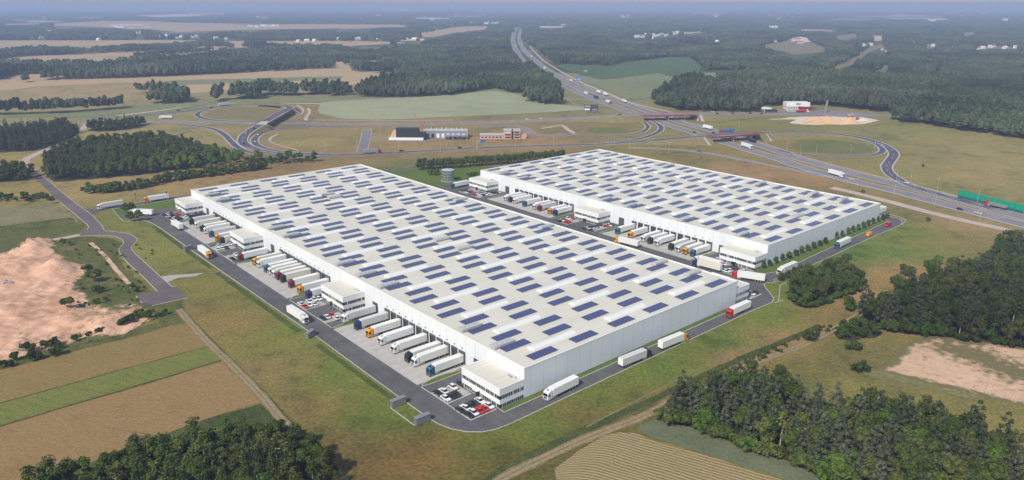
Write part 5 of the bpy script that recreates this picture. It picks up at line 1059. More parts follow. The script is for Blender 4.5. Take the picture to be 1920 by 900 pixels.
FIELDS = [
 (q1([(-60, 455), (0, 452), (60, 437), (140, 450), (235, 452), (480, 432), (700, 424), (1200, 402), (1560, 392), (1860, 388), (1960, 396), (2090, 412), (2120, 415), (1920, 430), (1500, 442), (1000, 452), (800, 472), (690, 467), (400, 480), (200, 492), (60, 510), (-60, 515)]), 'tan', 'long tan grain field across the upper left'),
 (q1([(800, 473), (1000, 454), (1500, 444), (1920, 431), (2120, 420), (2060, 434), (1920, 445), (1500, 460), (1050, 476), (840, 484)]), 'meadow2', 'dark green strip between two tan fields at the upper left'),
 (q1([(840, 486), (1050, 478), (1500, 462), (1920, 447), (2070, 437), (2150, 440), (2040, 470), (1920, 482), (1700, 487), (1480, 500), (1200, 518), (1050, 528), (980, 492), (900, 492)]), 'tan', 'second tan grain field below the dark green strip'),
 (q1([(-60, 662), (100, 648), (350, 628), (700, 600), (1000, 580), (1300, 560), (1500, 556), (1920, 530), (2200, 528), (2300, 545), (1920, 577), (1500, 581), (1290, 578), (1000, 604), (800, 630), (500, 656), (400, 660)]), 'meadow2', 'grey-green meadow strip behind the left loop road'),
 (q1([(-60, 230), (0, 228), (500, 228), (1000, 226), (1240, 232), (1140, 246), (900, 252), (500, 262), (200, 262), (-60, 275)]), 'tan', 'far tan field at the upper left below the village'),
 (q1([(-60, 288), (0, 284), (120, 282), (60, 300), (0, 316), (-60, 320)]), 'tan', 'small tan field at the left picture edge'),
 (q1([(180, 346), (420, 330), (540, 310), (900, 285), (1150, 265), (1150, 280), (980, 300), (740, 322), (560, 318), (420, 338), (250, 355)]), 'tan', 'narrow tan field strip between tree belts, upper one'),
 (q1([(740, 325), (980, 305), (1250, 290), (1220, 305), (1000, 320), (760, 336)]), 'tan', 'narrow tan field strip between tree belts, lower one'),
 (q1([(270, 412), (400, 398), (640, 385), (655, 400), (400, 412), (280, 418)]), 'tan', 'narrow tan field strip above the long grain field'),
 (q1([(720, 382), (900, 372), (1040, 376), (1030, 384), (860, 392), (730, 388)]), 'tan', 'small tan gap among the tree belts'),
 (q1([(250, 138), (400, 128), (560, 118), (880, 120), (1000, 128), (1400, 134), (1920, 138), (2300, 142), (2330, 152), (1920, 160), (1300, 172), (1000, 182), (860, 168), (700, 162), (490, 150), (300, 148)]), 'tan', 'pale tan fields near the horizon at the left'),
 (q1([(1400, 245), (1600, 240), (1920, 232), (2260, 236), (2280, 244), (1920, 262), (1560, 274), (1400, 262)]), 'tan', 'tan field left of the long central wood'),
 (q2([(0, 395), (30, 390), (110, 408), (250, 398), (400, 395), (530, 388), (520, 396), (380, 408), (260, 430), (200, 445), (130, 478), (0, 482)]), 'tan', 'tan field ending at the central wood'),
 (q2([(0, 145), (100, 138), (340, 140), (340, 150), (120, 162), (0, 165)]), 'tan', 'far tan field above the central wood'),
 (q2([(430, 190), (520, 170), (640, 152), (850, 146), (820, 165), (640, 185), (520, 210), (460, 212)]), 'tan', 'slanting tan field in the far woods left of the motorway'),
 (q2([(20, 352), (160, 340), (300, 338), (420, 332), (430, 340), (240, 352), (60, 362)]), 'tan', 'thin tan clearing in the central wood'),
 (q2([(-120, 580), (-125, 640), (0, 668), (200, 676), (360, 672), (600, 660), (900, 646), (1200, 632), (1380, 616), (1390, 604), (1200, 588), (1010, 540), (960, 525), (850, 512), (600, 530), (340, 548), (150, 558), (0, 568), (-100, 576)]), 'wheat', 'wide pale green crop field left of the motorway'),
 (q2([(1200, 372), (1240, 360), (1500, 372), (1600, 350), (1830, 322), (1960, 320), (2030, 370), (2010, 410), (1960, 430), (1860, 432), (1780, 410), (1700, 420), (1560, 440), (1460, 448), (1300, 410)]), 'plantation', 'dark green young tree plantation right of the motorway'),
 (q2([(1240, 400), (1310, 430), (1460, 455), (1610, 440), (1770, 414), (1860, 434), (1990, 430), (2090, 500), (1960, 500), (1800, 510), (1760, 540), (1700, 560), (1600, 560), (1440, 490), (1340, 450)]), 'meadow2', 'rough meadow with site huts below the plantation'),
 (q3([(420, 258), (540, 240), (620, 215), (690, 210), (720, 235), (820, 275), (810, 290), (700, 305), (620, 310), (560, 290), (470, 270)]), 'sandlot', 'dry brown field, a bare sandy clearing with houses, in the upper right woods'),
 (q3([(600, 236), (625, 214), (660, 208), (695, 212), (722, 236), (690, 240), (640, 232)]), 'palesand', 'small sandy plot round the two pale houses in the upper right woods'),
 (q3([(505, 440), (600, 432), (680, 430), (800, 400), (960, 350), (1060, 312), (1140, 300), (1140, 312), (1060, 330), (960, 372), (880, 400), (780, 435), (720, 470), (650, 478), (520, 475)]), 'embank', 'slanting dry clearing among the upper right woods'),
 (q3([(780, 470), (860, 468), (960, 470), (1040, 440), (1180, 378), (1200, 380), (1080, 440), (980, 490), (920, 495)]), 'meadow2', 'second slanting clearing among the upper right woods'),
 (q3([(840, 206), (960, 196), (1000, 208), (900, 222)]), 'embank', 'small tan clearing high in the right woods'), (q3([(1060, 205), (1130, 204), (1140, 222), (1080, 226)]), 'sandlot', 'tiny sandy clearing round a brick house'),
 (q3([(1560, 188), (1650, 182), (1655, 190), (1580, 200)]), 'meadow2', 'pale clearing at the far right'), (q3([(1350, 256), (1420, 250), (1440, 268), (1380, 270)]), 'meadow2', 'small green clearing beside houses on the right'),
 (q3([(0, 182), (140, 172), (150, 180), (0, 196)]), 'tan', 'sandy lot by the far warehouse right of the motorway'), (q3([(0, 440), (60, 428), (100, 440), (180, 496), (150, 505), (0, 490)]), 'meadow2', 'pale meadow with huts beside the forest track'),
 (q3([(880, 556), (1000, 545), (1200, 550), (1300, 565), (1400, 560), (1380, 575), (1200, 580), (1000, 575)]), 'meadow2', 'pale green meadow strip inside the right woods'),
 (q5([(540, 12), (640, 4), (1000, 0), (1010, 8), (700, 16), (560, 18)]), 'tan', 'pale field on the horizon at the right'), (q4([(1100, 62), (1300, 54), (1600, 52), (1620, 60), (1300, 68)]), 'tan', 'pale field streak near the horizon in the centre'),
 (q4([(1020, 112), (1120, 110), (1120, 118), (1040, 120)]), 'tan', 'tiny pale field streak near the horizon'), (q3([(0, 44), (120, 36), (410, 34), (400, 40), (120, 50), (0, 54)]), 'tan', 'pale field streak near the horizon right of the motorway'),

 (q1([(0, 135), (230, 132), (240, 138), (0, 142)]), 'tan', 'thin pale streak at the left horizon'), (q1([(780, 88), (900, 84), (1000, 80), (1220, 76), (1100, 92), (880, 98)]), 'palesand', 'pale gravel works near the left horizon'),
 (q1([(860, 108), (880, 104), (880, 116), (862, 116)]), 'tan', 'pale spot near the left horizon'), (q2([(0, 232), (110, 230), (130, 246), (0, 252)]), 'tan', 'small tan field by the central village'),
 (q2([(330, 222), (450, 218), (450, 228), (330, 232)]), 'palesand', 'pale yard among the central village houses'), (q2([(870, 40), (1000, 36), (1010, 42), (880, 46)]), 'tan', 'thin pale field streak near the centre horizon'),
 (q5([(1160, 345), (1230, 335), (1260, 350), (1190, 360)]), 'meadow2', 'small pale clearing in the right woods, upper'), (q5([(1020, 342), (1080, 322), (1110, 318), (1060, 338)]), 'meadow2', 'narrow light lane in the right woods'),
 (q5([(1790, 720), (1850, 685), (1870, 700), (1820, 728)]), 'embank', 'brown clearing near the right edge'), (q5([(1240, 520), (1330, 470), (1440, 440), (1330, 480), (1260, 525)]), 'embank', 'third slanting clearing in the right woods'),
 (q5([(810, 556), (930, 500), (1020, 462), (940, 505), (830, 562)]), 'embank', 'fourth slanting clearing in the right woods'), (q5([(890, 690), (930, 670), (945, 690), (900, 702)]), 'sandlot', 'small bare patch in the right woods'),
 (q5([(1540, 360), (1690, 350), (1900, 360), (1900, 370), (1700, 366), (1560, 372)]), 'embank', 'line of yards along the right hamlet'),
]
def taller(P, k):       # clearings are as deep as the trees round them are tall
    c = sum(p[1] for p in P)/len(P); return [(u, c+(v-c)*k) for u, v in P]
FIELDS = [(taller(P, 1.6) if any(w in lab for w in ('clearing', 'light lane', 'hamlet', 'bare patch', 'brick house')) and P[0][0] > 1300 and 'bare sandy clearing' not in lab else P, m if 'bare sandy clearing' not in lab else 'embank', lab) for P, m, lab in FIELDS]
_r = random.Random(31)
STREAKS = []
while len(STREAKS) < 46:
    u = _r.uniform(0, 1920); v = 13+47*_r.random()**1.3
    if 930 < u < 1010 and v > 40: continue
    wd = _r.uniform(16, 70)*(1.2-.4*(v > 40)); ht = max(.5, (v-7)*.028)*_r.uniform(.7, 1.6); sl = _r.uniform(-.02, .02)
    P = [(u-wd, v), (u-wd*.4, v-ht+sl*wd), (u+wd*.5, v-ht*_r.uniform(.6, 1.1)), (u+wd, v-ht*.2), (u+wd*.6, v+ht*.7), (u-wd*.5, v+ht*.8)]
    STREAKS.append((P, _r.choice(['tan', 'palesand', 'meadow2', 'tan']), 'thin pale field streak in the hazy woods near the horizon'))
FIELDS += STREAKS
sheet('stubble_plain', GP([(-120, 78), (640, 76), (650, 90), (660, 132), (560, 142), (300, 152), (-120, 158)]), .02, M['tan'], 'broad mosaic of stubble fields at the upper left', jit=(60, 5))
for i, (pts, m, lab) in enumerate(FIELDS):
    g = GP(pts); far = sum(p[1] for p in g)/len(g)
    o = sheet('field', g, .03+.00025*far, M[m], lab, jit=(max(8, far*.012), max(.6, far*.0012)))
    if 'streak in the hazy' in lab: o['group'] = 'pale field streaks near the horizon'
sheet('grass_loop', GP([(385, 217), (392, 208), (420, 203), (470, 201), (510, 203), (524, 207.5), (500, 218), (490, 225), (440, 224), (400, 222)]), .05, M['basin'] if False else M['embank'], 'oval of brown grass inside the left loop')
sheet('basin', GP([(1098, 245), (1110, 240), (1160, 238.5), (1180, 246), (1165, 250), (1115, 250)]), .05, M['basin'], 'green retention basin beside the motorway ramp')
sheet('green_patch', GP([(1480, 272), (1500, 264), (1560, 262), (1620, 270), (1640, 282), (1610, 289), (1560, 288), (1500, 284)]), .05, M['basin'], 'rank green patch inside the right loop')
# ------------------------------------------------------------------ tree models
def leaf_quads(rs, c, r, n, size, V, F, squash=1.0, up=-.55):
    k = 0
    while k < n:
        d = rs.normal(size=3); d /= np.linalg.norm(d)
        if d[2] < up: continue
        p = np.array(c)+d*np.array([r, r, r*squash])*rs.uniform(.72, 1.08)
        nr = d+rs.normal(size=3)*.55; nr /= np.linalg.norm(nr)
        a = np.cross(nr, rs.normal(size=3)); a /= np.linalg.norm(a); b = np.cross(nr, a); s = size*rs.uniform(.6, 1.3)
        i = len(V)
        V += [tuple(p+a*s), tuple(p+b*s*.7), tuple(p-a*s), tuple(p-b*s*.7)]; F.append((i, i+1, i+2, i+3)); k += 1
def blob(rs, c, r, V, F, squash=1.0, seg=6, rings=3):
    i0 = len(V); V.append((c[0], c[1], c[2]+r*squash))
    for j in range(1, rings+1):
        a = PI*j/(rings+1.2)
        for k in range(seg):
            t = 2*PI*k/seg+j*.5; q = r*rs.uniform(.8, 1.15); V.append((c[0]+q*math.sin(a)*math.cos(t), c[1]+q*math.sin(a)*math.sin(t), c[2]+q*math.cos(a)*squash))
    for k in range(seg): F.append((i0, i0+1+k, i0+1+(k+1) % seg))
    for j in range(rings-1):
        for k in range(seg): F.append((i0+1+j*seg+k, i0+1+(j+1)*seg+k, i0+1+(j+1)*seg+(k+1) % seg, i0+1+j*seg+(k+1) % seg))
def mk(name, V, F, mat):
    me = bpy.data.meshes.new(name); me.from_pydata(V, [], F); me.materials.append(mat); me.update(); return me
def broad_crown(seed, H=9.0, Rr=3.0, n=11, per=62, mat='leaf', core=True):
    rs = np.random.default_rng(seed); V, F = [], []
    zc = H*.60
    for k in range(n):
        a = rs.uniform(0, 2*PI); q = Rr*.62*math.sqrt(rs.uniform(0, 1)) if k else 0; z = zc+rs.uniform(-.26, .30)*H*(1-.45*q/Rr) if k else zc+H*.2
        r = Rr*rs.uniform(.36, .56); leaf_quads(rs, (q*math.cos(a), q*math.sin(a), z), r, per, .30, V, F, rs.uniform(.75, 1.05))
        if core: blob(rs, (q*math.cos(a), q*math.sin(a), z-.1*r), r*.72, V, F, .9)
    return mk('crown', V, F, M[mat])
def pine_crown(seed, H=11.0, Rr=2.2, mat='needle'):
    rs = np.random.default_rng(seed); V, F = [], []
    for lv in range(6):
        u = lv/5; z = H*(.26+.66*u); rad = Rr*(1.12-.70*u)*rs.uniform(.85, 1.1); m = max(1, int(6-4.5*u))
        for k in range(m):
            a = 2*PI*k/m+rs.uniform(-.4, .4); q = rad*.6 if m > 1 else 0; r = Rr*rs.uniform(.34, .46)*(1-.35*u)
            c = (q*math.cos(a), q*math.sin(a), z+rs.uniform(-.3, .3)); leaf_quads(rs, c, r, 30, .26, V, F, 1.0, -.5); blob(rs, c, r*.66, V, F, 1.0, 5, 2)
    return mk('crown', V, F, M[mat])
def trunk_mesh(seed, H, r, mat, branches=4):
    rs = random.Random(seed); m = MB(); p = Vector((0, 0, -.1)); n = 4
    for k in range(n):
        q = Vector((rs.uniform(-.15, .15)*k, rs.uniform(-.15, .15)*k, H*.75*(k+1)/n)); m.tube(p, q, r*(1-k/n*.8), r*(1-(k+1)/n*.8), 6, 0, False); p = q
    for k in range(branches):
        z = H*rs.uniform(.3, .6); a = rs.uniform(0, 2*PI); L = H*.13; m.tube((0, 0, z), (L*math.cos(a), L*math.sin(a), z+L*.7), r*.4, r*.1, 5, 0, False)
    return m.mesh('trunk', mat)
def low_crown(seed, H, Rr, mat, pine=False):
    rs = np.random.default_rng(seed); V, F = [], []
    for k in range(3 if not pine else 2):
        a = rs.uniform(0, 2*PI); q = Rr*.35; z = H*(.5+.16*k); r = Rr*(.72-.16*k)
        c = (q*math.cos(a), q*math.sin(a), z); blob(rs, c, r, V, F, 1.25 if not pine else 1.5, 6, 3); leaf_quads(rs, c, r*1.1, 16, Rr*.2, V, F, 1.1, -.3)
    return mk('crown', V, F, M[mat])
def clump(seed, n, spread, H, Rr, mat, leaves=10):
    rs = np.random.default_rng(seed); V, F = [], []
    for k in range(n):
        a = rs.uniform(0, 2*PI); q = spread*math.sqrt(rs.uniform(0, 1)); h = H*rs.uniform(.75, 1.15); r = Rr*rs.uniform(.8, 1.25); c = (q*math.cos(a), q*math.sin(a), h-r*1.2)
        blob(rs, c, r, V, F, 1.35, 6, 3)
        if leaves: leaf_quads(rs, c, r*1.05, leaves, r*.3, V, F, 1.25, -.2)
    return mk('crown', V, F, M[mat])
KIND = {
 'broad': dict(name='broadleaf_tree', cat='tree', crowns=[broad_crown(20+k, 9+(k % 3)*.6, 2.9+.25*(k % 3)) for k in range(5)], trunks=[trunk_mesh(k, 9, .2, M['trunk']) for k in range(3)]),
 'bright': dict(name='broadleaf_tree', cat='tree', crowns=[broad_crown(40+k, 7.5, 2.8, 10, 60, 'leafbright') for k in range(3)], trunks=[trunk_mesh(k+5, 7, .16, M['trunk']) for k in range(2)]),
 'birch': dict(name='birch_tree', cat='tree', crowns=[broad_crown(60+k, 11, 2.1, 12, 46, 'leaf', False) for k in range(3)], trunks=[trunk_mesh(k+9, 11, .16, M['birch']) for k in range(2)]),
 'pine': dict(name='pine_tree', cat='tree', crowns=[pine_crown(80+k, 10.5+.6*k, 2.2+.1*k) for k in range(4)], trunks=[trunk_mesh(k+12, 10, .19, M['trunk']) for k in range(2)]),
 'round': dict(name='round_tree', cat='tree', crowns=[broad_crown(100+k, 4.6, 2.1, 9, 70, 'leaf') for k in range(3)], trunks=[trunk_mesh(k+15, 4, .11, M['trunk'], 2)]),
 'bush': dict(name='shrub', cat='shrub', crowns=[broad_crown(120+k, 2.6, 1.7, 7, 52, ('leaf', 'leafbright')[k % 2]) for k in range(4)], trunks=[trunk_mesh(k+18, 1.6, .07, M['trunk'], 3)]),
}
FIRST = {}
COUNT = {}
def plant(kind, x, y, sc, label, group):
    K = KIND[kind]; ci = random.randrange(len(K['crowns'])); ti = random.randrange(len(K['trunks']))
    r = thing(K['name'], label, K['cat'], (x, y, 0), random.uniform(0, 2*PI), group); r.scale = (sc*random.uniform(.9, 1.1),)*2+(sc*random.uniform(.9, 1.12),)
    c = obj('crown', K['crowns'][ci], r); t = obj('trunk' if kind != 'bush' else 'stem', K['trunks'][ti], r)
    FIRST.setdefault((kind, ci), c); COUNT[kind] = COUNT.get(kind, 0)+1
    return r
SPOTS = []      # kind, x, y, scale, label, group
def scatter(poly_px, spacing, mix, sc=(.85, 1.2), label='', group='', jit=.42, ground=False, height=0):
    P = GP(poly_px) if not ground else poly_px; xs = [p[0] for p in P]; ys = [p[1] for p in P]; n = 0
    gx, gy = np.meshgrid(np.arange(min(xs), max(xs), spacing), np.arange(min(ys), max(ys), spacing*.87))
    gx = gx+(np.arange(gx.shape[0])[:, None] % 2)*spacing/2
    gx = gx+RNG.uniform(-jit, jit, gx.shape)*spacing; gy = gy+RNG.uniform(-jit, jit, gy.shape)*spacing
    ins = inpoly(gx, gy, P)
    for x, y in zip(gx[ins], gy[ins]):
        k = random.choices([m[0] for m in mix], [m[1] for m in mix])[0]; SPOTS.append((k, float(x), float(y), random.uniform(*sc), label, group))
WOODS = [
 ([(20, 960), (110, 910), (180, 895), (250, 862), (350, 838), (430, 826), (500, 812), (560, 836), (590, 862), (622, 905), (640, 960), (640, 1010), (20, 1010)], 4.5, [('broad', 5), ('bright', 2), ('birch', 3)], (.8, 1.15), 'wood at the bottom left corner'),
 ([(1243, 786), (1262, 762), (1300, 756), (1345, 740), (1420, 728), (1480, 738), (1510, 775), (1560, 790), (1640, 785), (1740, 792), (1830, 828), (1925, 885), (2000, 930), (2000, 1010), (1760, 985), (1590, 912), (1480, 866), (1400, 842), (1300, 800)], 4.7, [('broad', 4), ('bright', 2), ('pine', 7), ('birch', 1)], (.95, 1.35), 'wood at the bottom right corner'),
 ([(1592, 604), (1610, 590), (1660, 572), (1700, 552), (1745, 540), (1830, 520), (1870, 478), (1930, 462), (2050, 480), (2050, 665), (1925, 654), (1850, 642), (1760, 630), (1690, 624), (1635, 616)], 5.2, [('broad', 5), ('pine', 4), ('birch', 1)], (1.05, 1.4), 'dark wood at the right edge'),
 ([(1480, 556), (1506, 528), (1560, 516), (1600, 524), (1612, 534), (1600, 548), (1550, 566), (1512, 578), (1490, 572)], 4.6, [('broad', 6), ('bright', 1)], (.9, 1.2), 'round clump of trees beside the rear hall road'),
 ([(1560, 622), (1580, 612), (1625, 612), (1655, 622), (1640, 634), (1600, 640), (1572, 636)], 4.6, [('bright', 1)], (.55, .8), 'low bright green thicket below the right wood'),
 ([(78, 322), (88, 300), (110, 285), (180, 272), (240, 268), (290, 262), (330, 270), (380, 284), (425, 302), (340, 318), (250, 330), (100, 341)], 6.5, [('broad', 5), ('birch', 2)], (.9, 1.25), 'mixed wood in the left middle distance'),
 ([(-60, 285), (0, 286), (62, 283), (132, 263), (150, 246), (120, 238), (60, 244), (0, 248), (-60, 250)], 6.5, [('pine', 5), ('broad', 2)], (.9, 1.2), 'dark wood at the left picture edge'),
 ([(163, 246), (200, 247), (245, 243), (282, 233), (250, 232), (225, 236), (175, 238)], 6.5, [('pine', 3), ('broad', 4)], (.9, 1.2), 'small wood beside the crossing road'),
 ([(-60, 346), (0, 342), (55, 338), (62, 330), (30, 322), (0, 324), (-60, 330)], 6, [('broad', 3)], (.9, 1.2), 'tree group at the left edge by the lane'),
 ([(300, 303), (340, 296), (430, 300), (520, 301), (598, 302), (600, 305), (520, 308), (440, 310), (340, 320), (300, 320)], 5, [('bush', 3), ('bright', 1)], (.8, 1.6), 'overgrown hedge behind the front hall'),
]
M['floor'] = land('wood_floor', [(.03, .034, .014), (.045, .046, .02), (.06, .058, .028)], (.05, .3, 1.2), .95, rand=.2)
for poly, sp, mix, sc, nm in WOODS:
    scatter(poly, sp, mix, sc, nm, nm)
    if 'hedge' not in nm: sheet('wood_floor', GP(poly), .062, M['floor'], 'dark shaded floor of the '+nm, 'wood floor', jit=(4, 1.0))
# leafy margins that close the wood edges down to the ground
def skirt(px, step, sc, nm, kinds):
    P = smooth_path(GP(px), step)
    for p in P:
        SPOTS.append((random.choice(kinds), p.x+random.gauss(0, .8), p.y+random.gauss(0, .8), random.uniform(*sc), 'low leafy shrub edging the '+nm, nm))
skirt([(1246, 790), (1300, 803), (1400, 844), (1480, 868), (1590, 914), (1660, 945)], 1.9, (1.0, 2.2), 'wood at the bottom right corner', ['bush'])
skirt([(1246, 786), (1263, 765), (1300, 759), (1345, 744), (1420, 732), (1478, 741), (1508, 778), (1560, 793), (1640, 789), (1740, 796), (1830, 832), (1925, 889)], 2.6, (.9, 1.8), 'wood at the bottom right corner', ['bush'])
skirt([(1600, 608), (1635, 617), (1690, 625), (1760, 631), (1850, 643), (1925, 655)], 2.6, (1.0, 2.0), 'dark wood at the right edge', ['bush'])
skirt([(180, 896), (250, 864), (350, 840), (430, 828), (500, 815), (560, 838), (592, 864), (622, 905)], 2.4, (.9, 1.9), 'wood at the bottom left corner', ['bush'])
skirt([(1482, 557), (1512, 579), (1550, 567), (1600, 549), (1612, 535)], 2.4, (.9, 1.6), 'round clump of trees beside the rear hall road', ['bush'])
# single trees and rows
def single(kind, px, sc, label, group=None): 
    for u, v in px: x, y = G(u, v); SPOTS.append((kind, x, y, sc*random.uniform(.92, 1.08), label, group))
ROW = [(350, 618), (405, 595), (470, 572), (530, 545), (597, 527), (655, 500), (712, 476), (765, 452), (822, 432), (882, 410), (935, 386), (1035, 338), (1088, 318), (1145, 296), (1190, 276), (1240, 257), (1285, 238), (1335, 220), (1375, 200), (1425, 180), (1475, 163), (1515, 147)]
for i, (x, y) in enumerate(ROW):
    u, v = 1360+x/5, 380+y/5; X, Y = G(u, v); plant('round', X, Y, .88, '%s round clipped tree from the left in the row below the rear hall' % ORD[i], 'round trees in the row below the rear hall')
for i, (x, y) in enumerate([(520, 735), (580, 712), (640, 676), (700, 652), (765, 624)]):
    X, Y = G(1360+x/5, 380+y/5); plant('round', X, Y, .9, '%s round tree from the left across the road from the long tree row' % ORD[i], 'round trees opposite the long row')
for i, (u, v, s) in enumerate([(236, 400, 1.1), (248, 398, 1.1), (246, 415, 1.15), (262, 414, 1.15)]):
    X, Y = G(u, v); plant('round', X, Y, s*1.35, 'dark round tree at the yard entrance, %s' % ['left of the upper pair', 'right of the upper pair', 'left of the lower pair', 'right of the lower pair'][i], 'dark round trees at the yard entrance')
k = 0
for i in range(46):      # tall hedge behind the halls
    f = i/45; u = 783+f*272; v = 313.5-f*16+(3 if f < .3 else 3-6*(f-.3)); X, Y = G(u, v+3)
    for dy in (0, 5.5): plant('broad', X+random.uniform(-.5, .5), Y+dy+random.uniform(-.5, .5), random.uniform(.78, .95), 'dark green tree in the dense tall row behind the steel tank and rear hall', 'dense tall tree row behind the halls')
for i, (u, v, s) in enumerate([(806, 328, 1.1), (812, 329, 1.2), (819, 328, 1.1), (879, 334, 1), (886, 333, 1.1), (893, 333, 1)]):
    X, Y = G(u, v); plant('bush', X, Y, s*1.5, 'dark shrub %s of the steel tank, %s from the left' % ('left' if i < 3 else 'right', ORD[i % 3]), 'shrubs beside the steel tank')
BUSH = [(165, 362), (178, 361), (192, 362), (205, 360), (222, 359), (238, 357), (250, 354), (262, 352), (275, 350), (290, 345), (300, 343), (322, 340), (335, 338), (350, 336), (362, 334), (378, 332), (392, 330), (408, 328), (425, 326), (440, 324), (455, 322), (470, 320), (486, 318)]
for i, (u, v) in enumerate(BUSH):
    for dx, dy in ((0, 0), (2.2, 1.5), (-2.2, 2.0), (.5, -1.8), (-1.2, 4.2), (3.8, 3.2)):
        X, Y = G(u, v); SPOTS.append((random.choice(('bush', 'bush', 'broad')), X+dx*1.3+random.gauss(0, 1), Y+dy*1.3+random.gauss(0, 1), random.uniform(1.2, 2.4), 'ragged tree belt along the field left of the front hall', 'ragged tree belt left of the front hall'))
SPOTS = [(k, x, y, sc*.34 if k == 'broad' else sc, l, q) if q == 'ragged tree belt left of the front hall' else (k, x, y, sc, l, q) for k, x, y, sc, l, q in SPOTS]
for i in range(26): single('bush', [(random.uniform(-10, 100), 372+random.uniform(-3, 10))], random.uniform(.8, 1.6), 'rough bushes at the left edge beside the lane', 'bushes at the left edge')
for u, v, s, lab in [(1592, 657, 1.5, 'grey-green shrub alone below the bright thicket'), (1604, 657, 1.4, 'dark shrub beside the grey-green one below the bright thicket'), (1605, 697, 1.3, 'left bright shrub of the pair by the sandy lot'), (1617, 697, 1.5, 'right bright shrub of the pair by the sandy lot'), (1519, 640, 1.7, 'yellow-green young tree beside the dirt track'),
                     (1757, 497, 1.8, 'rounded tree standing alone before the right wood'), (1741, 502, 1.5, 'smaller bush left of the rounded tree before the right wood'), (1592, 582, 2.2, 'dark rounded tree at the left tip of the right wood'), (1700, 518, 2.2, 'dark tree on the left shoulder of the right wood'), (1680, 532, 1.8, 'bush on the left shoulder of the right wood'),
                     (127, 580, 2.0, 'largest bright shrub in the sand pit'), (166, 512, 1.6, 'dark shrub on the weedy edge of the sand pit'), (178, 528, 2.0, 'big shrub in the weeds by the sand pit'), (181, 550, 1.4, 'shrub below the big one by the sand pit'), (196, 546, .9, 'small round shrub right of its taller neighbour'), (183, 572, 1.1, 'low shrub at the foot of the sand pit weeds'), (199, 565, .9, 'thin upright shrub by the pit edge'), (118, 456, 1.1, 'dark bush on the top edge of the sand pit'), (128, 460, 1.0, 'second dark bush on the top edge of the sand pit'),
                     (248, 543, 1.1, 'bush in the ditch by the paved lane, upper'), (256, 548, 1.0, 'bush in the ditch by the paved lane, lower'), (1730, 313, .9, 'tiny lone bush on the right meadow'), (1618, 362, .9, 'tiny bush on the strip beyond the rear hall'), (1740, 415, 1.1, 'small bush right of the rear hall road bend'),
                     (262, 596, 1.6, 'bush on the bank below the paved stub'), (280, 596, 1.4, 'right-hand bush on the bank below the paved stub')]:
    X, Y = G(u, v); plant('bush', X, Y, s, lab, 'single shrubs')
for i, (u, v, s) in enumerate([(28, 676, 1.2), (50, 660, 1.3), (62, 660, 1.2), (85, 652, 1.2), (103, 650, 1.5), (112, 655, 1.0), (62, 676, 1.4), (75, 674, 1.0), (100, 668, 1.1), (112, 665, 1.2), (145, 640, 1.2), (167, 633, .9), (187, 627, 1.2), (230, 612, 1.3), (245, 605, 1.5), (5, 690, 1.2), (20, 688, 1.0), (300, 594, .8), (310, 590, .9)]):
    X, Y = G(u, v); SPOTS.append(('bush', X, Y, s, 'green shrub in the weedy strip below the sand pit', 'shrubs in the weedy strip'))
for i in range(70): single('bush', [(random.uniform(140, 290), 450+random.uniform(0, 130))], random.uniform(.25, .55), 'small scrub between the sand pit and the paved lane', 'scrub beside the sand pit')
for i in range(60):
    f = random.random(); single('bush', [(1330+f*230+random.uniform(-12, 12), 712-f*100+random.uniform(-8, 6))], random.uniform(.3, .6), 'low scrub along the dirt track at the lower right', 'scrub along the lower right dirt track')
_pl = GP(PAVE); SPOTS = [s for s in SPOTS if s[2] > 100 and not (s[0] == 'bush' and inpoly(np.array([s[1]]), np.array([s[2]]), _pl)[0])]
# ------------------------------------------------------------------ nearest trees become individuals, the rest one mass per kind
SPOTS.sort(key=lambda s: math.hypot(s[1], s[2]))
LIM = {'broad': 185, 'bright': 70, 'birch': 90, 'pine': 250, 'bush': 262, 'round': 0}
LIM['broad'] = max(0, 285-COUNT.get('broad', 0)-LIM['bright'])
NM = {'broad': 'dark broadleaf tree', 'bright': 'bright green broadleaf tree', 'birch': 'slender pale-stemmed birch', 'pine': 'grey-green pine', 'bush': 'leafy shrub'}
done = {}; REST = []
for k, x, y, sc, lab, grp in SPOTS:
    u, v = PX(x, y, 4)
    if done.get(k, 0) < LIM[k] and -40 < u < 1960 and v < 1000:
        done[k] = done.get(k, 0)+1
        l = lab if any(w in lab for w in ('shrub', 'bush', 'scrub')) else '%s in the %s' % (NM[k], lab)
        plant(k, x, y, sc, l, '%s, %s' % (NM[k], grp))
    else: REST.append((k, x, y, sc))
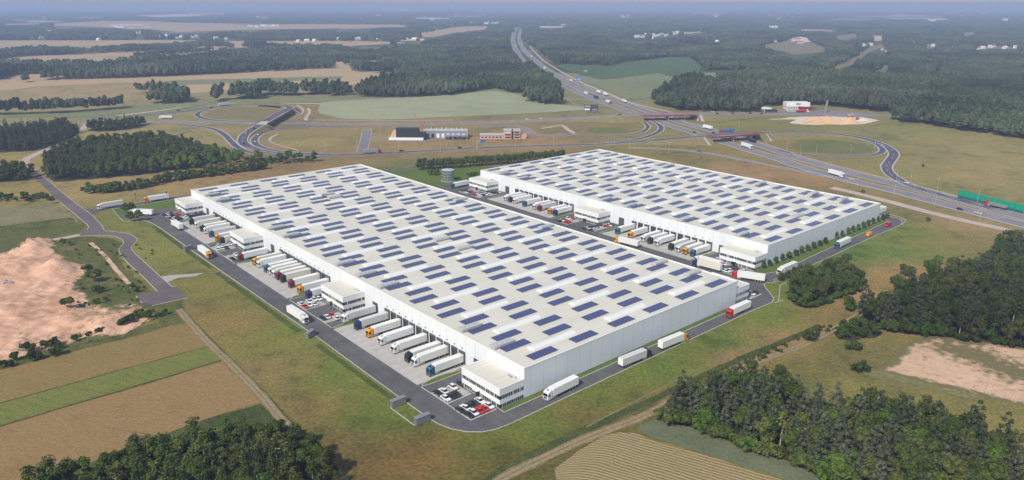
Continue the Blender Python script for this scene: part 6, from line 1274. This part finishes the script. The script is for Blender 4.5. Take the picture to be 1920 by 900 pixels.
def mass(name, label, pts, protos):
    """one plant mass: protos = objects whose geometry is set on the points; pts = (x, y, z, scale, proto index)"""
    me = bpy.data.meshes.new(name); me.from_pydata([p[:3] for p in pts], [], [])
    a = me.attributes.new('sc', 'FLOAT_VECTOR', 'POINT'); a.data.foreach_set('vector', np.array([(p[3]*random.uniform(.9, 1.1), p[3]*random.uniform(.9, 1.1), p[3]*random.uniform(.85, 1.2)) for p in pts], np.float32).ravel())
    a = me.attributes.new('rz', 'FLOAT_VECTOR', 'POINT'); a.data.foreach_set('vector', np.array([(0, 0, random.uniform(0, 2*PI)) for p in pts], np.float32).ravel())
    a = me.attributes.new('pi', 'INT', 'POINT'); a.data.foreach_set('value', np.array([p[4] for p in pts], np.int32))
    o = obj(name, me); meta(o, label, 'trees', None, 'stuff')
    ng = bpy.data.node_groups.new(name, 'GeometryNodeTree'); ng.interface.new_socket('Geometry', in_out='INPUT', socket_type='NodeSocketGeometry'); ng.interface.new_socket('Geometry', in_out='OUTPUT', socket_type='NodeSocketGeometry')
    N = ng.nodes; L = ng.links.new; gi = N.new('NodeGroupInput'); go = N.new('NodeGroupOutput'); ip = N.new('GeometryNodeInstanceOnPoints'); g2 = N.new('GeometryNodeGeometryToInstance'); mp = N.new('GeometryNodeMeshToPoints')
    L(gi.outputs[0], mp.inputs[0]); L(mp.outputs[0], ip.inputs['Points']); L(g2.outputs[0], ip.inputs['Instance']); ip.inputs['Pick Instance'].default_value = True
    for p in reversed(protos):
        oi = N.new('GeometryNodeObjectInfo'); oi.inputs['Object'].default_value = p; oi.inputs['As Instance'].default_value = False; L(oi.outputs['Geometry'], g2.inputs[0])
    def attr(nm, dt):
        n = N.new('GeometryNodeInputNamedAttribute'); n.data_type = dt; n.inputs['Name'].default_value = nm; return [s for s in n.outputs if s.enabled and s.name == 'Attribute'][0]
    L(attr('pi', 'INT'), ip.inputs['Instance Index']); L(attr('rz', 'FLOAT_VECTOR'), ip.inputs['Rotation']); L(attr('sc', 'FLOAT_VECTOR'), ip.inputs['Scale']); L(ip.outputs[0], go.inputs[0])
    md = o.modifiers.new('plants', 'NODES'); md.node_group = ng
    return o
def proto(me):      # geometry source only, never placed in the scene
    return bpy.data.objects.new('crown_source', me)
kinds = ['broad', 'bright', 'birch', 'pine', 'bush']
PR = []; IDX = {}
for k in kinds:
    for ci, cm in enumerate(KIND[k]['crowns'][:3]): IDX[(k, ci)] = len(PR); PR.append(proto(cm))
mass('woodland', 'mixed woods and thickets of the middle distance round the halls', [(x, y, 0, sc, IDX[(k, random.randrange(min(3, len(KIND[k]['crowns']))))]) for k, x, y, sc in REST], PR)
# ------------------------------------------------------------------ far woods by distance
# open land that stays treeless between 500 m and 1300 m is surveyed as polygons
FARW = [
 [(-80, 220), (0, 217), (120, 213), (232, 204), (238, 195), (150, 198), (0, 203), (-80, 205)], [(-80, 200), (25, 194), (100, 189), (180, 186), (240, 190), (285, 196), (350, 194), (356, 188), (330, 180), (270, 174), (160, 174), (100, 178), (20, 183), (-80, 188)],
 [(-80, 152), (0, 150), (20, 140), (130, 138), (240, 133), (400, 130), (395, 124), (260, 122), (150, 125), (0, 127), (-80, 128)], [(432, 187), (484, 186), (486, 180), (440, 180)], [(566, 179), (614, 178), (614, 171), (572, 171)],
 [(668, 183), (745, 184), (840, 180), (925, 166), (960, 175), (1020, 176), (1062, 168), (1060, 160), (1030, 148), (1000, 132), (900, 138), (800, 150), (742, 155), (700, 166), (668, 176)], [(978, 190), (1020, 197), (1090, 196), (1075, 183), (1040, 178), (990, 182)],
 [(80, 151), (240, 147), (400, 140), (620, 128), (625, 121), (400, 128), (200, 138), (90, 146)], [(660, 128), (700, 137), (820, 133), (830, 128), (700, 130), (668, 124)],
 [(1225, 205), (1245, 200), (1265, 208), (1440, 212), (1478, 209), (1600, 210), (1650, 215), (1690, 232), (1730, 232), (1790, 245), (1850, 252), (1960, 268), (2050, 270), (2050, 150), (1700, 150), (1440, 150), (1290, 155), (1250, 178), (1225, 188)],
 [(1060, 196), (1070, 190), (1040, 183)], [(400, 193), (420, 188), (405, 185)], [(480, 180), (560, 180), (560, 176), (490, 174)], [(615, 182), (660, 178), (650, 172), (620, 172)],
]
VL = [('upper left village', 'far white house in the village at the upper left', [(200, 66), (255, 64), (264, 63), (280, 67), (300, 71), (312, 69), (340, 71), (360, 72), (75, 73), (82, 72), (60, 74), (140, 75), (185, 76), (93, 62), (330, 74), (370, 70), (405, 73), (425, 74)], 16),
      ('central village', 'far pale house in the village left of the motorway', [(560, 79), (575, 78), (590, 78), (668, 75), (676, 74), (690, 74), (705, 76), (715, 72), (750, 76), (762, 75), (778, 75), (790, 76), (633, 75), (810, 38), (830, 40), (852, 28), (862, 27), (840, 29), (848, 40), (680, 38), (668, 40)], 22),
      ('village right of the motorway', 'far white building in the hamlet right of the motorway', [(1196, 70), (1205, 71), (1225, 67), (1232, 69), (1240, 66), (1250, 68), (1262, 65), (1270, 62), (1210, 66), (1222, 73), (1190, 71), (1325, 76), (1345, 80)], 20),
      ('upper right villages', 'far white house scattered in the woods at the upper right', [(1440, 28), (1450, 30), (1462, 27), (1478, 26), (1500, 26), (1674, 28), (1690, 28), (1724, 20), (1740, 18), (1748, 19), (1774, 26), (1802, 30), (1808, 27), (1820, 25), (1840, 24), (1846, 26), (1860, 31), (1772, 12), (1800, 8), (1834, 11), (1860, 10), (1880, 8), (1900, 22), (1660, 13), (1740, 36), (1766, 33), (1590, 23)], 24),
      ('right wood edge hamlet', 'pale house in the long hamlet among the right woods', [(1607, 88), (1620, 87), (1632, 86), (1750, 88), (1785, 92), (1830, 93), (1842, 92), (1855, 90), (1862, 89), (1884, 92), (1905, 91), (1690, 82)], 15)]
for _c in range(16):
    cu, cv = _r.uniform(40, 1900), 16+40*_r.random()
    if not 930 < cu < 1010: VL.append(('scattered hamlets near the horizon', 'tiny white building of a hamlet lost in the hazy woods', [(cu+_r.gauss(0, 16), cv+_r.gauss(0, 1.2)) for _ in range(_r.randrange(4, 8))], 26))
HOUSES = [(1494, 76), (1500, 82), (1452, 79), (1564, 94), (1648, 71), (1715, 80), (1657, 94), (1665, 98), (1268, 63.5)]+[p for q in VL for p in q[2]]
CLEAR = [[(1425, 230), (1425, 200), (1530, 198), (1660, 212), (1660, 240), (1425, 240)], [(1820, 234), (1822, 222), (1860, 222), (1862, 236)], [(1715, 226), (1715, 216), (1755, 216), (1755, 228)]]
def roadmask(x, y, extra=9):
    m = np.zeros(x.shape, bool)
    for P, wd in ROADPATHS:
        Q = np.array(P)
        for i in range(0, len(Q)-1, 2):
            m |= np.hypot(x-Q[i, 0], y-Q[i, 1]) < wd/2+extra
    return m
VILL = []
def far_points(rmin, rmax, sp, n_proto, dens=1.0, treeline=None):
    out = []
    FR = [(min(q[1] for q in p), max(q[1] for q in p)) for p, m, lab in FIELDS]
    hw = .74; Y = np.arange(rmin, rmax, sp*.9)
    for y in Y:
        x = np.arange(-hw*y-60, hw*y+60, sp); x = x+RNG.uniform(-.45, .45, x.shape)*sp; yy = y+RNG.uniform(-.45, .45, x.shape)*sp
        u, v = PX(x, yy); ok = RNG.uniform(0, 1, x.shape) < dens
        inw = np.zeros(x.shape, bool)
        for p in FARW: inw |= inpoly(u, v, p)
        # beyond the surveyed blocks everything not field is wood
        openland = (u < 650) & (v > 77) & (v < 152)
        for p in BELTS: openland &= ~inpoly(u, v, p)
        for p in BELTS: inw |= inpoly(u, v, p)
        wild = (v < 122) | ((v < 150) & (u > 700)) | ((v < 172) & (u > 1380)); wild &= ~openland
        for hh in (0, 7, 14, 20):       # no crown may stand in front of an open field
            uu, vv = PX(x, yy, hh)
            lo, hi = vv.min()-1, vv.max()+1
            for (p, m, lab), (a, b) in zip(FIELDS, FR):
                if b > lo and a < hi: wild &= ~inpoly(uu, vv, p)
            for hu, hv in HOUSES:
                if lo-3 < hv < hi+3: wild &= ~((np.abs(uu-hu) < 5.5) & (np.abs(vv-hv) < 2.2))
        inw |= wild
        for p in CLEAR: inw &= ~inpoly(u, v, p)
        inw &= ok
        if inw.any(): out.append(np.stack([x[inw], yy[inw]], 1))
    A = np.concatenate(out) if out else np.zeros((0, 2))
    # glades
    gl = np.sin(A[:, 0]*.004+1.3*np.sin(A[:, 1]*.0021))*np.sin(A[:, 1]*.0052+A[:, 0]*.0011); A = A[gl < .80]
    A = A[~roadmask(A[:, 0], A[:, 1], 12+sp*.35)]
    return A
def STAND(x, y): return 1+.22*math.sin(x*.013+1.7*math.sin(y*.006))*math.sin(y*.009+x*.004)
l1 = [proto(low_crown(200+k, 13.5, 4.3, 'farleaf')) for k in range(3)]+[proto(low_crown(210+k, 14.5, 3.4, 'needle', True)) for k in range(2)]
A = far_points(560, 1500, 6.2, 5)
mass('forest', 'dense belts of trees one kilometre off around the interchange', [(x, y, 0, random.uniform(1.05, 1.5)*STAND(x, y), random.randrange(5) if math.sin(x*.012)+math.sin(y*.017) > -.4 else random.randrange(3, 5)) for x, y in A], l1)
l2 = [proto(clump(220+k, 8, 9, 12, 3.4, 'farleaf', 10)) for k in range(3)]+[proto(clump(230, 9, 9, 13, 2.8, 'needle', 10))]
A = far_points(1500, 3600, 16, 4); print('far2', len(A))
mass('forest', 'wide dark forest on the plain two to three kilometres off', [(x, y, 0, random.uniform(.85, 1.2)*STAND(x, y), random.randrange(4)) for x, y in A], l2)
l3 = [proto(clump(240+k, 26, 30, 14, 6.5, 'farleaf', 0)) for k in range(3)]
A = far_points(3600, 11000, 46, 3, .92); print('far3', len(A))
mass('forest', 'endless blue-green forest fading into the haze at the horizon', [(x, y, 0, random.uniform(.8, 1.3), random.randrange(3)) for x, y in A], l3)
# ------------------------------------------------------------------ steel tank
x, y = W(175.6, 286); tk = thing('storage_tank', 'round silver steel water tank between the far ends of the halls', 'tank', (x, y, 0))
part('shell', MB().tube((0, 0, 0), (0, 0, 8.6), 4.9, 4.9, 40), M['silver'], tk); part('roof', MB().tube((0, 0, 8.6), (0, 0, 9.2), 5.0, .4, 40), M['galv'], tk)
for z in (2.1, 4.3, 6.5): part('hoop', MB().tube((0, 0, z), (0, 0, z+.12), 4.96, 4.96, 40), M['galv'], tk)
part('plinth', MB().tube((0, 0, 0), (0, 0, .3), 5.4, 5.4, 40), M['conc'], tk); ld = MB()
for sg in (-.25, .25): ld.box(-5.2, -5.12, sg-.04, sg+.04, .3, 9.4)
for k in range(20): ld.box(-5.2, -5.14, -.25, .25, .5+k*.44, .55+k*.44)
part('ladder', ld, M['grey'], tk)
# ------------------------------------------------------------------ gate enclosures, fences
def enclosure(x, y, rot, label, L=5.4, D=1.7):
    r = thing('meter_enclosure', label, 'enclosure', (x, y, 0), rot, 'grey slatted enclosures at the left fence')
    part('housing', MB().box(-L/2, L/2, -D/2, D/2, 0, 2.5), plain('enclosure_grey', (.16, .17, .17), .5, var=.1) if 'enclosure_grey' not in bpy.data.materials else bpy.data.materials['enclosure_grey'], r)
    part('roof', MB().box(-L/2-.1, L/2+.1, -D/2-.1, D/2+.1, 2.5, 2.62), M['grey'], r)
    for k in range(5): part('louvre_panel', MB().box(-L/2+.25+k*1.02, -L/2+1.05+k*1.02, -D/2-.05, -D/2, .3, 2.2), M['grey'], r)
enclosure(*W(-35.2, 24.8), TH, 'grey louvred enclosure at the upper end of the fenced grass bay'); enclosure(*W(-35.2, 10.4), TH, 'grey louvred enclosure at the lower end of the fenced grass bay')
enclosure(*W(-33.2, 94.6), TH+.5, 'grey louvred enclosure halfway along the left yard edge', 4.6); enclosure(*W(-33.4, 242.5), TH+.2, 'grey louvred enclosure beside the upper left yard road', 4.6)
FW = plain('fence_wire', (.22, .25, .24), .5)
def wirefence(label, pts, h=1.9, gap=4.0, tall=False):
    P = smooth_path([(x, y, 0) for x, y in pts], gap); o = P[0]
    r = thing('wire_fence', label, 'fence', (o.x, o.y, 0)); m = MB()
    pm = MB().box(-.03, .03, -.03, .03, 0, h).mesh('post', FW)
    for i, p in enumerate(P[:100]): obj('post', pm, r, (p.x-o.x, p.y-o.y, 0))
    for i in range(len(P)-1):
        a = P[i]-o; b = P[i+1]-o
        for z in (.3, h*.5, h-.06): m.poly([(a.x, a.y, z), (b.x, b.y, z), (b.x, b.y, z+.03), (a.x, a.y, z+.03)])
    part('wires', m, FW, r)
wirefence('thin wire fence along the left yard edge towards the camera', LP([(-33, 10), (-33.2, 8), (-32.6, 4), (-31, -.5), (-28, -4.8), (-24, -7.8), (-19, -9.6), (-13, -10)]), gap=3)
wirefence('thin wire fence round the grass bay between two grey enclosures', LP([(-38.1, 24), (-38.2, 20), (-38.2, 15), (-38.1, 11)]), gap=2.5)
wirefence('long thin wire fence along the left yard road', LP([(-33, 26.5), (-33, 60), (-33, 92)]), gap=5)
wirefence('long thin wire fence along the upper left yard road', LP([(-33.2, 98), (-33.2, 150), (-33.2, 198)]), gap=5)
wirefence('fence with pale posts along the left side of the sandy lot', GP([(1873, 643), (1865, 678), (1856, 705), (1844, 743)]), gap=2.5); wirefence('fence along the lower edge of the sandy lot', GP([(1844, 743), (1880, 751), (1925, 762), (1990, 776)]), gap=2.5); wirefence('fence along the upper edge of the sandy lot', GP([(1873, 643), (1900, 650), (1930, 655)]), gap=2.5)
gp = thing('glass_gate', 'long translucent sliding gate by the five round trees', 'gate', W(166.5, 3.9)+(0,), TH)
gl = plain('gate_mesh', (.45, .48, .48), .4); part('gate_panel', MB().box(0, 21, -.04, .04, .35, 2.0), gl, gp)
for k in range(12): part('post', MB().box(k*1.9-.05, k*1.9+.05, -.07, .07, 0, 2.1), M['galv'], gp)
# traffic signals at the entry road
for i, (u, v, lab) in enumerate([(255, 377, 'traffic signal on a dark mast left of the orange-cabbed lorry'), (314, 374, 'traffic signal on a dark mast behind the orange-cabbed lorry')]):
    r = thing('traffic_signal', lab, 'traffic light', G(u, v)+(0,), TH)
    part('mast', MB().tube((0, 0, 0), (0, 0, 5), .14, .12, 8), M['chassis'], r); part('signal_head', MB().box(-.3, .3, -.25, .25, 4.2, 5.6), M['dark'], r); part('barrier_base', MB().box(-.6, .6, -.4, .4, 0, 1.0), PM['orange'], r)
# ------------------------------------------------------------------ service buildings by the interchange
x, y = G(738, 262); dp = thing('depot', 'black-fronted service depot with a peach end wall and long grey garage wing', 'depot', (x, y, 0), R(-2)); dp.scale = (.49, .55, .8)
PEACH = plain('peach_render', (.66, .40, .27), .8); SLATE = plain('slate_panel', (.022, .026, .04), .5); GREYB = plain('grey_cladding', (.26, .24, .27), .6); PINK = plain('pink_render', (.55, .33, .26), .8)
# sloped peach end, black front
mb = MB(); mb.poly([(-10, -2, 0), (6, -2, 0), (6, -2, 13), (2, -2, 13)]); mb.poly([(-10, -2, 0), (2, -2, 13), (4, 12, 13), (-8, 12, 0)]); part('end_wall', mb, PEACH, dp)
mb = MB().box(6, 52, -2.3, 12, 1.5, 14.5).box(52, 66, -1.5, 10, 1.5, 9.5); part('front_block', mb, SLATE, dp)
part('base_wall', MB().box(-9, 62, -4.2, -2.4, 0, 3.2), M['white'], dp)
part('garage_wing', MB().box(58, 148, 22, 42, 0, 9), GREYB, dp); part('roof', MB().box(57.5, 148.5, 21.5, 42.5, 9, 9.6), M['galv'], dp)
part('gable', MB().box(148, 150, 22, 42, 0, 9.2), PEACH, dp)
for k in range(8): part('garage_door', MB().box(64+k*10.6, 70+k*10.6, 21.85, 22, .3, 5.6), M['white'] if k > 1 else M['dark'], dp)
for k in range(7): part('vent', MB().tube((74+k*10.5, 30, 9.6), (74+k*10.5, 30, 12.5), .5, .5, 8), M['white'], dp)
x, y = G(832, 262); cp = thing('carport', 'open blue-grey carport roof on posts in front of the depot', 'carport', (x, y, 0), R(-2)); cp.scale = (.55, .7, .8)
part('roof', MB().box(0, 42, 0, 12, 4.2, 4.9), plain('carport_roof', (.26, .28, .33), .5), cp)
for k in range(6):
    for yy in (.4, 11.6): part('post', MB().box(k*8.3, k*8.3+.3, yy-.15, yy+.15, 0, 4.2), M['galv'], cp)
for i in range(6): xx = x+2+i*3.6; car(xx, y+3.5, PI/2, 'black' if i % 2 else 'grey', '%s dark car from the left under the carport' % ORD[i], 'cars under the carport')
x, y = G(900, 261); ob = thing('office_building', 'pink and grey office building with a low wing beside the depot', 'office', (x, y, 0), R(1)); ob.scale = (.52, .7, .8)
part('low_wing', MB().box(0, 46, 0, 14, 0, 5), PINK, ob); part('wing_roof', MB().box(-.5, 46, -.5, 14.5, 5, 5.6), M['galv'], ob)
part('main_block', MB().box(46, 78, 0, 16, 0, 10.5), PINK, ob); part('main_roof', MB().box(45.5, 78.5, -.5, 16.5, 10.5, 11.1), M['galv'], ob); part('end_wing', MB().box(78, 90, 2, 14, 0, 5.5), PINK, ob)
part('stair_tower', MB().box(61, 64.5, -.4, 3, 0, 12.5), M['glass'], ob)
for k in range(6): part('window', MB().box(3+k*7, 6.5+k*7, -.1, 0, 1.6, 3.4), M['glass'], ob)
for z in (1.4, 4.6, 7.4): part('window', MB().box(49, 59.5, -.12, 0, z, z+1.7), M['frame'] if z > 5 else M['glass'], ob); part('window', MB().box(66.5, 76.5, -.12, 0, z, z+1.7), M['glass'], ob)
# red mobile crane jib
x, y = G(805, 257); cr = thing('mobile_crane', 'mobile crane with a long slanting red jib beside the depot', 'crane', (x, y, 0))
part('jib', MB().tube((0, 0, 2.4), (-17, 6, 24), .5, .25, 6), PM['red'], cr); part('carrier', MB().box(-3, 8, -1.3, 1.3, .7, 2.2), PM['red'], cr); part('cab', MB().box(5, 8, -1.2, 1.2, 2.2, 3.6), M['glass'], cr)
for xx in (-2, 2, 6):
    for sg in (-1, 1): add_wheel(cr, xx, sg*1.1, .6, .4)
# ------------------------------------------------------------------ roadside restaurant and lorry stop, sand heaps
x, y = G(1474, 206); rs_ = thing('restaurant', 'white flat-roofed roadside restaurant with a red porch on the far right', 'restaurant', (x, y, 0))
part('upper_storey', MB().box(0, 30, 0, 14, 4.2, 9.4), M['white'], rs_); part('ground_storey', MB().box(.5, 29.5, .5, 13.5, 0, 4.2), M['house'], rs_); part('porch', MB().side([(15, 2.2), (36, 2.2), (36, 3.4), (15, 4.8)], -5, 0), PM['maroon'], rs_)
for k in range(6): part('window', MB().box(1.5+k*2.2, 2.6+k*2.2, .38, .5, 1, 3.3), M['glass'], rs_)
part('window', MB().box(12, 18, -.1, 0, 6.8, 8.2), M['glass'], rs_)
for px_, col, lab, kw in ((1450, 'black', 'lorry with black trailer parked left of the restaurant', dict(tcol='dark blue')), (1441, 'white', 'white lorry standing at the left of the lorry stop', {}), (1510, 'white', 'red tank lorry parked in front of the restaurant', dict(tcol='red', trailer='tank'))):
    x, y = G(px_, 213.0 if px_ != 1441 else 209); lorry(x, y+10, 0.05 if px_ != 1441 else 2.2, col, lab, 'lorries at the roadside stop', **kw)
x, y = G(1490, 211.3); bu = thing('coach', 'white coach parked before the restaurant', 'coach', (x, y+9, 0))
b = part('body', MB().box(-6.5, 6.5, -1.25, 1.25, .45, 3.4), PM['white'], bu, bevel=.15)
for sg in (-1, 1):
    part('window_band', MB().box(-6, 5.6, sg*1.26-.02, sg*1.26+.02, 1.7, 2.8), M['glass'], b)
    for xx in (-3.5, 4.2): add_wheel(bu, xx, sg*1.1, .5, .34)
part('windscreen', MB().box(6.48, 6.54, -1.1, 1.1, 1.2, 3.0), M['glass'], b)
x, y = G(1547, 211); py = thing('advert_pylon', 'tall grey slanted advertising pylon by the lorry stop', 'sign', (x, y, 0)); part('panel', MB().side([(-2, 0), (1.5, 0), (2.2, 15), (0, 15)], -.4, .4), M['grey'], py)
def heap(u, v, r, h, label, m='pile', el=1.6, seed=1):
    x, y = G(u, v); rs = random.Random(seed); V = [(0, 0, h)]; F = []
    n = 20
    for j in range(1, 7):
        for k in range(n):
            a = 2*PI*k/n; q = r*j/6*(1+.10*math.sin(3*a+seed)+rs.uniform(-.05, .05)); V.append((q*el*math.cos(a), q*math.sin(a), h*(1-j/6)**1.25+rs.uniform(-.1, .1)*h*.4*(j < 6)-(.1 if j == 6 else 0)))
    for k in range(n): F.append((0, 1+k, 1+(k+1) % n))
    for j in range(5):
        for k in range(n): F.append((1+j*n+k, 1+(j+1)*n+k, 1+(j+1)*n+(k+1) % n, 1+j*n+(k+1) % n))
    o = obj('sand_heap', mk('sand_heap', V, F, M[m]), None, (x, y, 0)); meta(o, label, 'sand heap', 'sand heaps by the lorry stop')
heap(1552, 230, 13, 6.5, 'broad low orange sand heap, largest of the heaps', el=2.6, seed=2); heap(1593, 231, 9, 7.5, 'pointed conical sand heap at the right of the heaps', 'pile', 1.25, 3); heap(1530, 226, 8, 5, 'orange sand heap at the left end of the broad heap', 'pile', 1.8, 5); heap(1618, 226, 4, 2.5, 'small whitish rubble heap right of the cone', 'palesand', 2.5, 6)
sheet('sand_yard', GP([(1480, 231), (1492, 224), (1440, 224.5), (1500, 219), (1560, 218), (1620, 220), (1650, 226), (1622, 232), (1580, 234), (1520, 234)]), .05, M['palesand'], 'pale sand storage yard by the crossing road', 'yard', jit=(8, 1.5))
sheet('gravel_yard', GP([(1440, 212), (1470, 207), (1530, 206), (1580, 208), (1640, 213), (1660, 219), (1600, 219), (1500, 216)]), .04, M['road'], 'asphalt lorry stop in front of the restaurant', 'yard')
def digger(u, v, col, label):
    x, y = G(u, v); r = thing('excavator', label, 'excavator', (x, y, 0), random.uniform(0, 6))
    part('tracks', MB().box(-2, 2, -1.4, -.7, 0, .9).box(-2, 2, .7, 1.4, 0, .9), M['dark'], r); part('cab', MB().box(-1.8, 1.4, -1.2, 1.2, .9, 2.2).box(.2, 1.4, -1.1, .1, 2.2, 3.1), PM[col], r); part('boom', MB().tube((1.2, .4, 2), (4, .4, 4.6), .25, .2, 6).tube((4, .4, 4.6), (6, .4, 1.6), .2, .14, 6).box(5.6, 6.4, -.1, .9, .7, 1.6), PM[col], r)
digger(1556, 221.5, 'orange', 'orange excavator on top of the broad sand heap'); digger(1577, 228, 'white', 'pale loader between the two sand heaps'); digger(1592, 219, 'orange', 'orange hopper machine behind the conical heap'); digger(1608, 225, 'maroon', 'dark red loader right of the conical heap')
# ------------------------------------------------------------------ houses
def house(u, v, L, D, H, rot, label, group, roof='tile', wall='house', z=0.0):
    x, y = G(u, v); r = thing('house', label, 'house', (x, y, 0), rot, group)
    part('wall', MB().box(-L/2, L/2, -D/2, D/2, 0, H), M[wall], r)
    part('roof', MB().side([(-D/2-.4, H), (D/2+.4, H), (0, H+D*.38)], -L/2-.4, L/2+.4).mesh and MB().side([(-D/2-.4, H), (D/2+.4, H), (0, H+D*.38)], -L/2-.4, L/2+.4), M[roof], r).rotation_euler[2] = PI/2
    part('window', MB().box(-L*.3, -L*.1, -D/2-.06, -D/2, 1, 2.3).box(L*.1, L*.3, -D/2-.06, -D/2, 1, 2.3), M['glass'], r)
house(1838, 228, 16, 11, 4.5, .3, 'brown-roofed farmhouse among trees at the right edge of the meadow', 'houses in the right woods')
house(1733, 219, 18, 9, 3.5, .1, 'ruined pale house with a chimney behind trees on the right', 'houses in the right woods', 'palesand', 'palesand')
for u, v, L, lab in [(1494, 76, 26, 'large pale house on the sandy clearing, upper'), (1500, 82, 18, 'pale house on the sandy clearing, lower'), (1452, 79, 14, 'small red-roofed house left of the sandy clearing'), (1564, 94, 15, 'bright white house at the right end of the sandy clearing'), (1648, 71, 22, 'brick house in a tiny sandy clearing'), (1715, 80, 14, 'white house on a sloping lane in the right woods'), (1657, 94, 16, 'brown house at the top of the slanting clearing'), (1665, 98, 13, 'smaller brown house at the top of the slanting clearing')]:
    house(u, v, L, 11, 5, random.uniform(-.5, .5), lab, 'houses in the right woods', 'tile' if 'white' not in lab else 'house')
for grp, lab, pts, L in VL:
    for u, v in pts:
        d = G(u, v)[1]; house(u, v, L*random.uniform(.7, 1.2)*(1 if d < 4000 else 1.5), 11, 5.5 if d < 4000 else 8, random.uniform(-.8, .8), lab, 'houses of the '+grp, random.choice(['tile', 'house', 'galv']))
x, y = G(1268, 63.5); hl = thing('shed', 'long white industrial shed in the hamlet right of the motorway', 'shed', (x, y, 0), .15); part('wall', MB().box(-35, 35, -15, 15, 0, 9), M['white'], hl); part('roof', MB().box(-35.5, 35.5, -15.5, 15.5, 9, 9.8), M['white'], hl)
for i, (u, v, L) in enumerate([(1274, 146, 14), (1270, 158.5, 12), (1284, 158.5, 16), (1303, 160.5, 9), (1259, 152, 4), (1292, 151, 8)]):
    x, y = G(u, v); r = thing('site_hut', '%s pale hut or stack from the left on the meadow below the plantation' % ORD[[1, 2, 3, 5, 0, 4][i]], 'hut', (x, y, 0), 0, 'pale huts on the meadow'); part('box', MB().box(-L/2, L/2, -1.5, 1.5, 0, 2.6), M['house'], r); part('roof', MB().box(-L/2-.2, L/2+.2, -1.7, 1.7, 2.6, 2.8), M['white'], r)
# utility pole bottom left
x, y = G(523, 892); up = thing('utility_pole', 'grey concrete power pole standing in the bottom left wood', 'pole', (x, y, 0)); part('pole', MB().tube((0, 0, 0), (0, 0, 9.5), .16, .1, 8), M['conc'], up); part('crossarm', MB().box(-1.1, 1.1, -.08, .08, 9.0, 9.2), M['conc'], up)
wm = MB()
for off in (-1, 0, 1):
    p = Vector((off, 0, 9.25))
    for k in range(12): q = Vector((off-4.5*(k+1), .9*(k+1), 9.25-.5*math.sin(PI*(k+1)/12)*1.6)); wm.tube(p, q, .02, .02, 4, 0, False); p = q
part('cable', wm, M['chassis'], up)
# silver rubbish spread in the pit
x, y = G(14, 533); V = []; F = []; rs = np.random.default_rng(3)
leaf_quads(rs, (0, 0, .2), 2.2, 60, .5, V, F, .18, 0); o = obj('rubble_heap', mk('rubble_heap', V, F, plain('pale_rubble', (.55, .55, .57), .5)), None, (x, y, 1.2)); meta(o, 'heap of pale glinting rubble on the sand at the left edge', 'rubble heap')
seen = {}
for o in COL.objects:
    if o.parent is None and 'label' in o:
        if not 4 <= len(o['label'].replace('-', ' - ').split()) and 0: print('SHORT', o['label'])
        if len(o['label'].split()) > 16 or len(o['label'].split()) < 4: print('LABEL LEN', o['label'])
        if o['label'] in seen and (o.get('group') is None or o.get('group') != seen[o['label']]): print('DUP', o.name, o['label'])
        seen[o['label']] = o.get('group')
for o in list(bpy.data.objects):
    if o.parent is None and o.type in ('MESH', 'EMPTY') and 'label' not in o and o.name in COL.objects: print('NO LABEL', o.name)
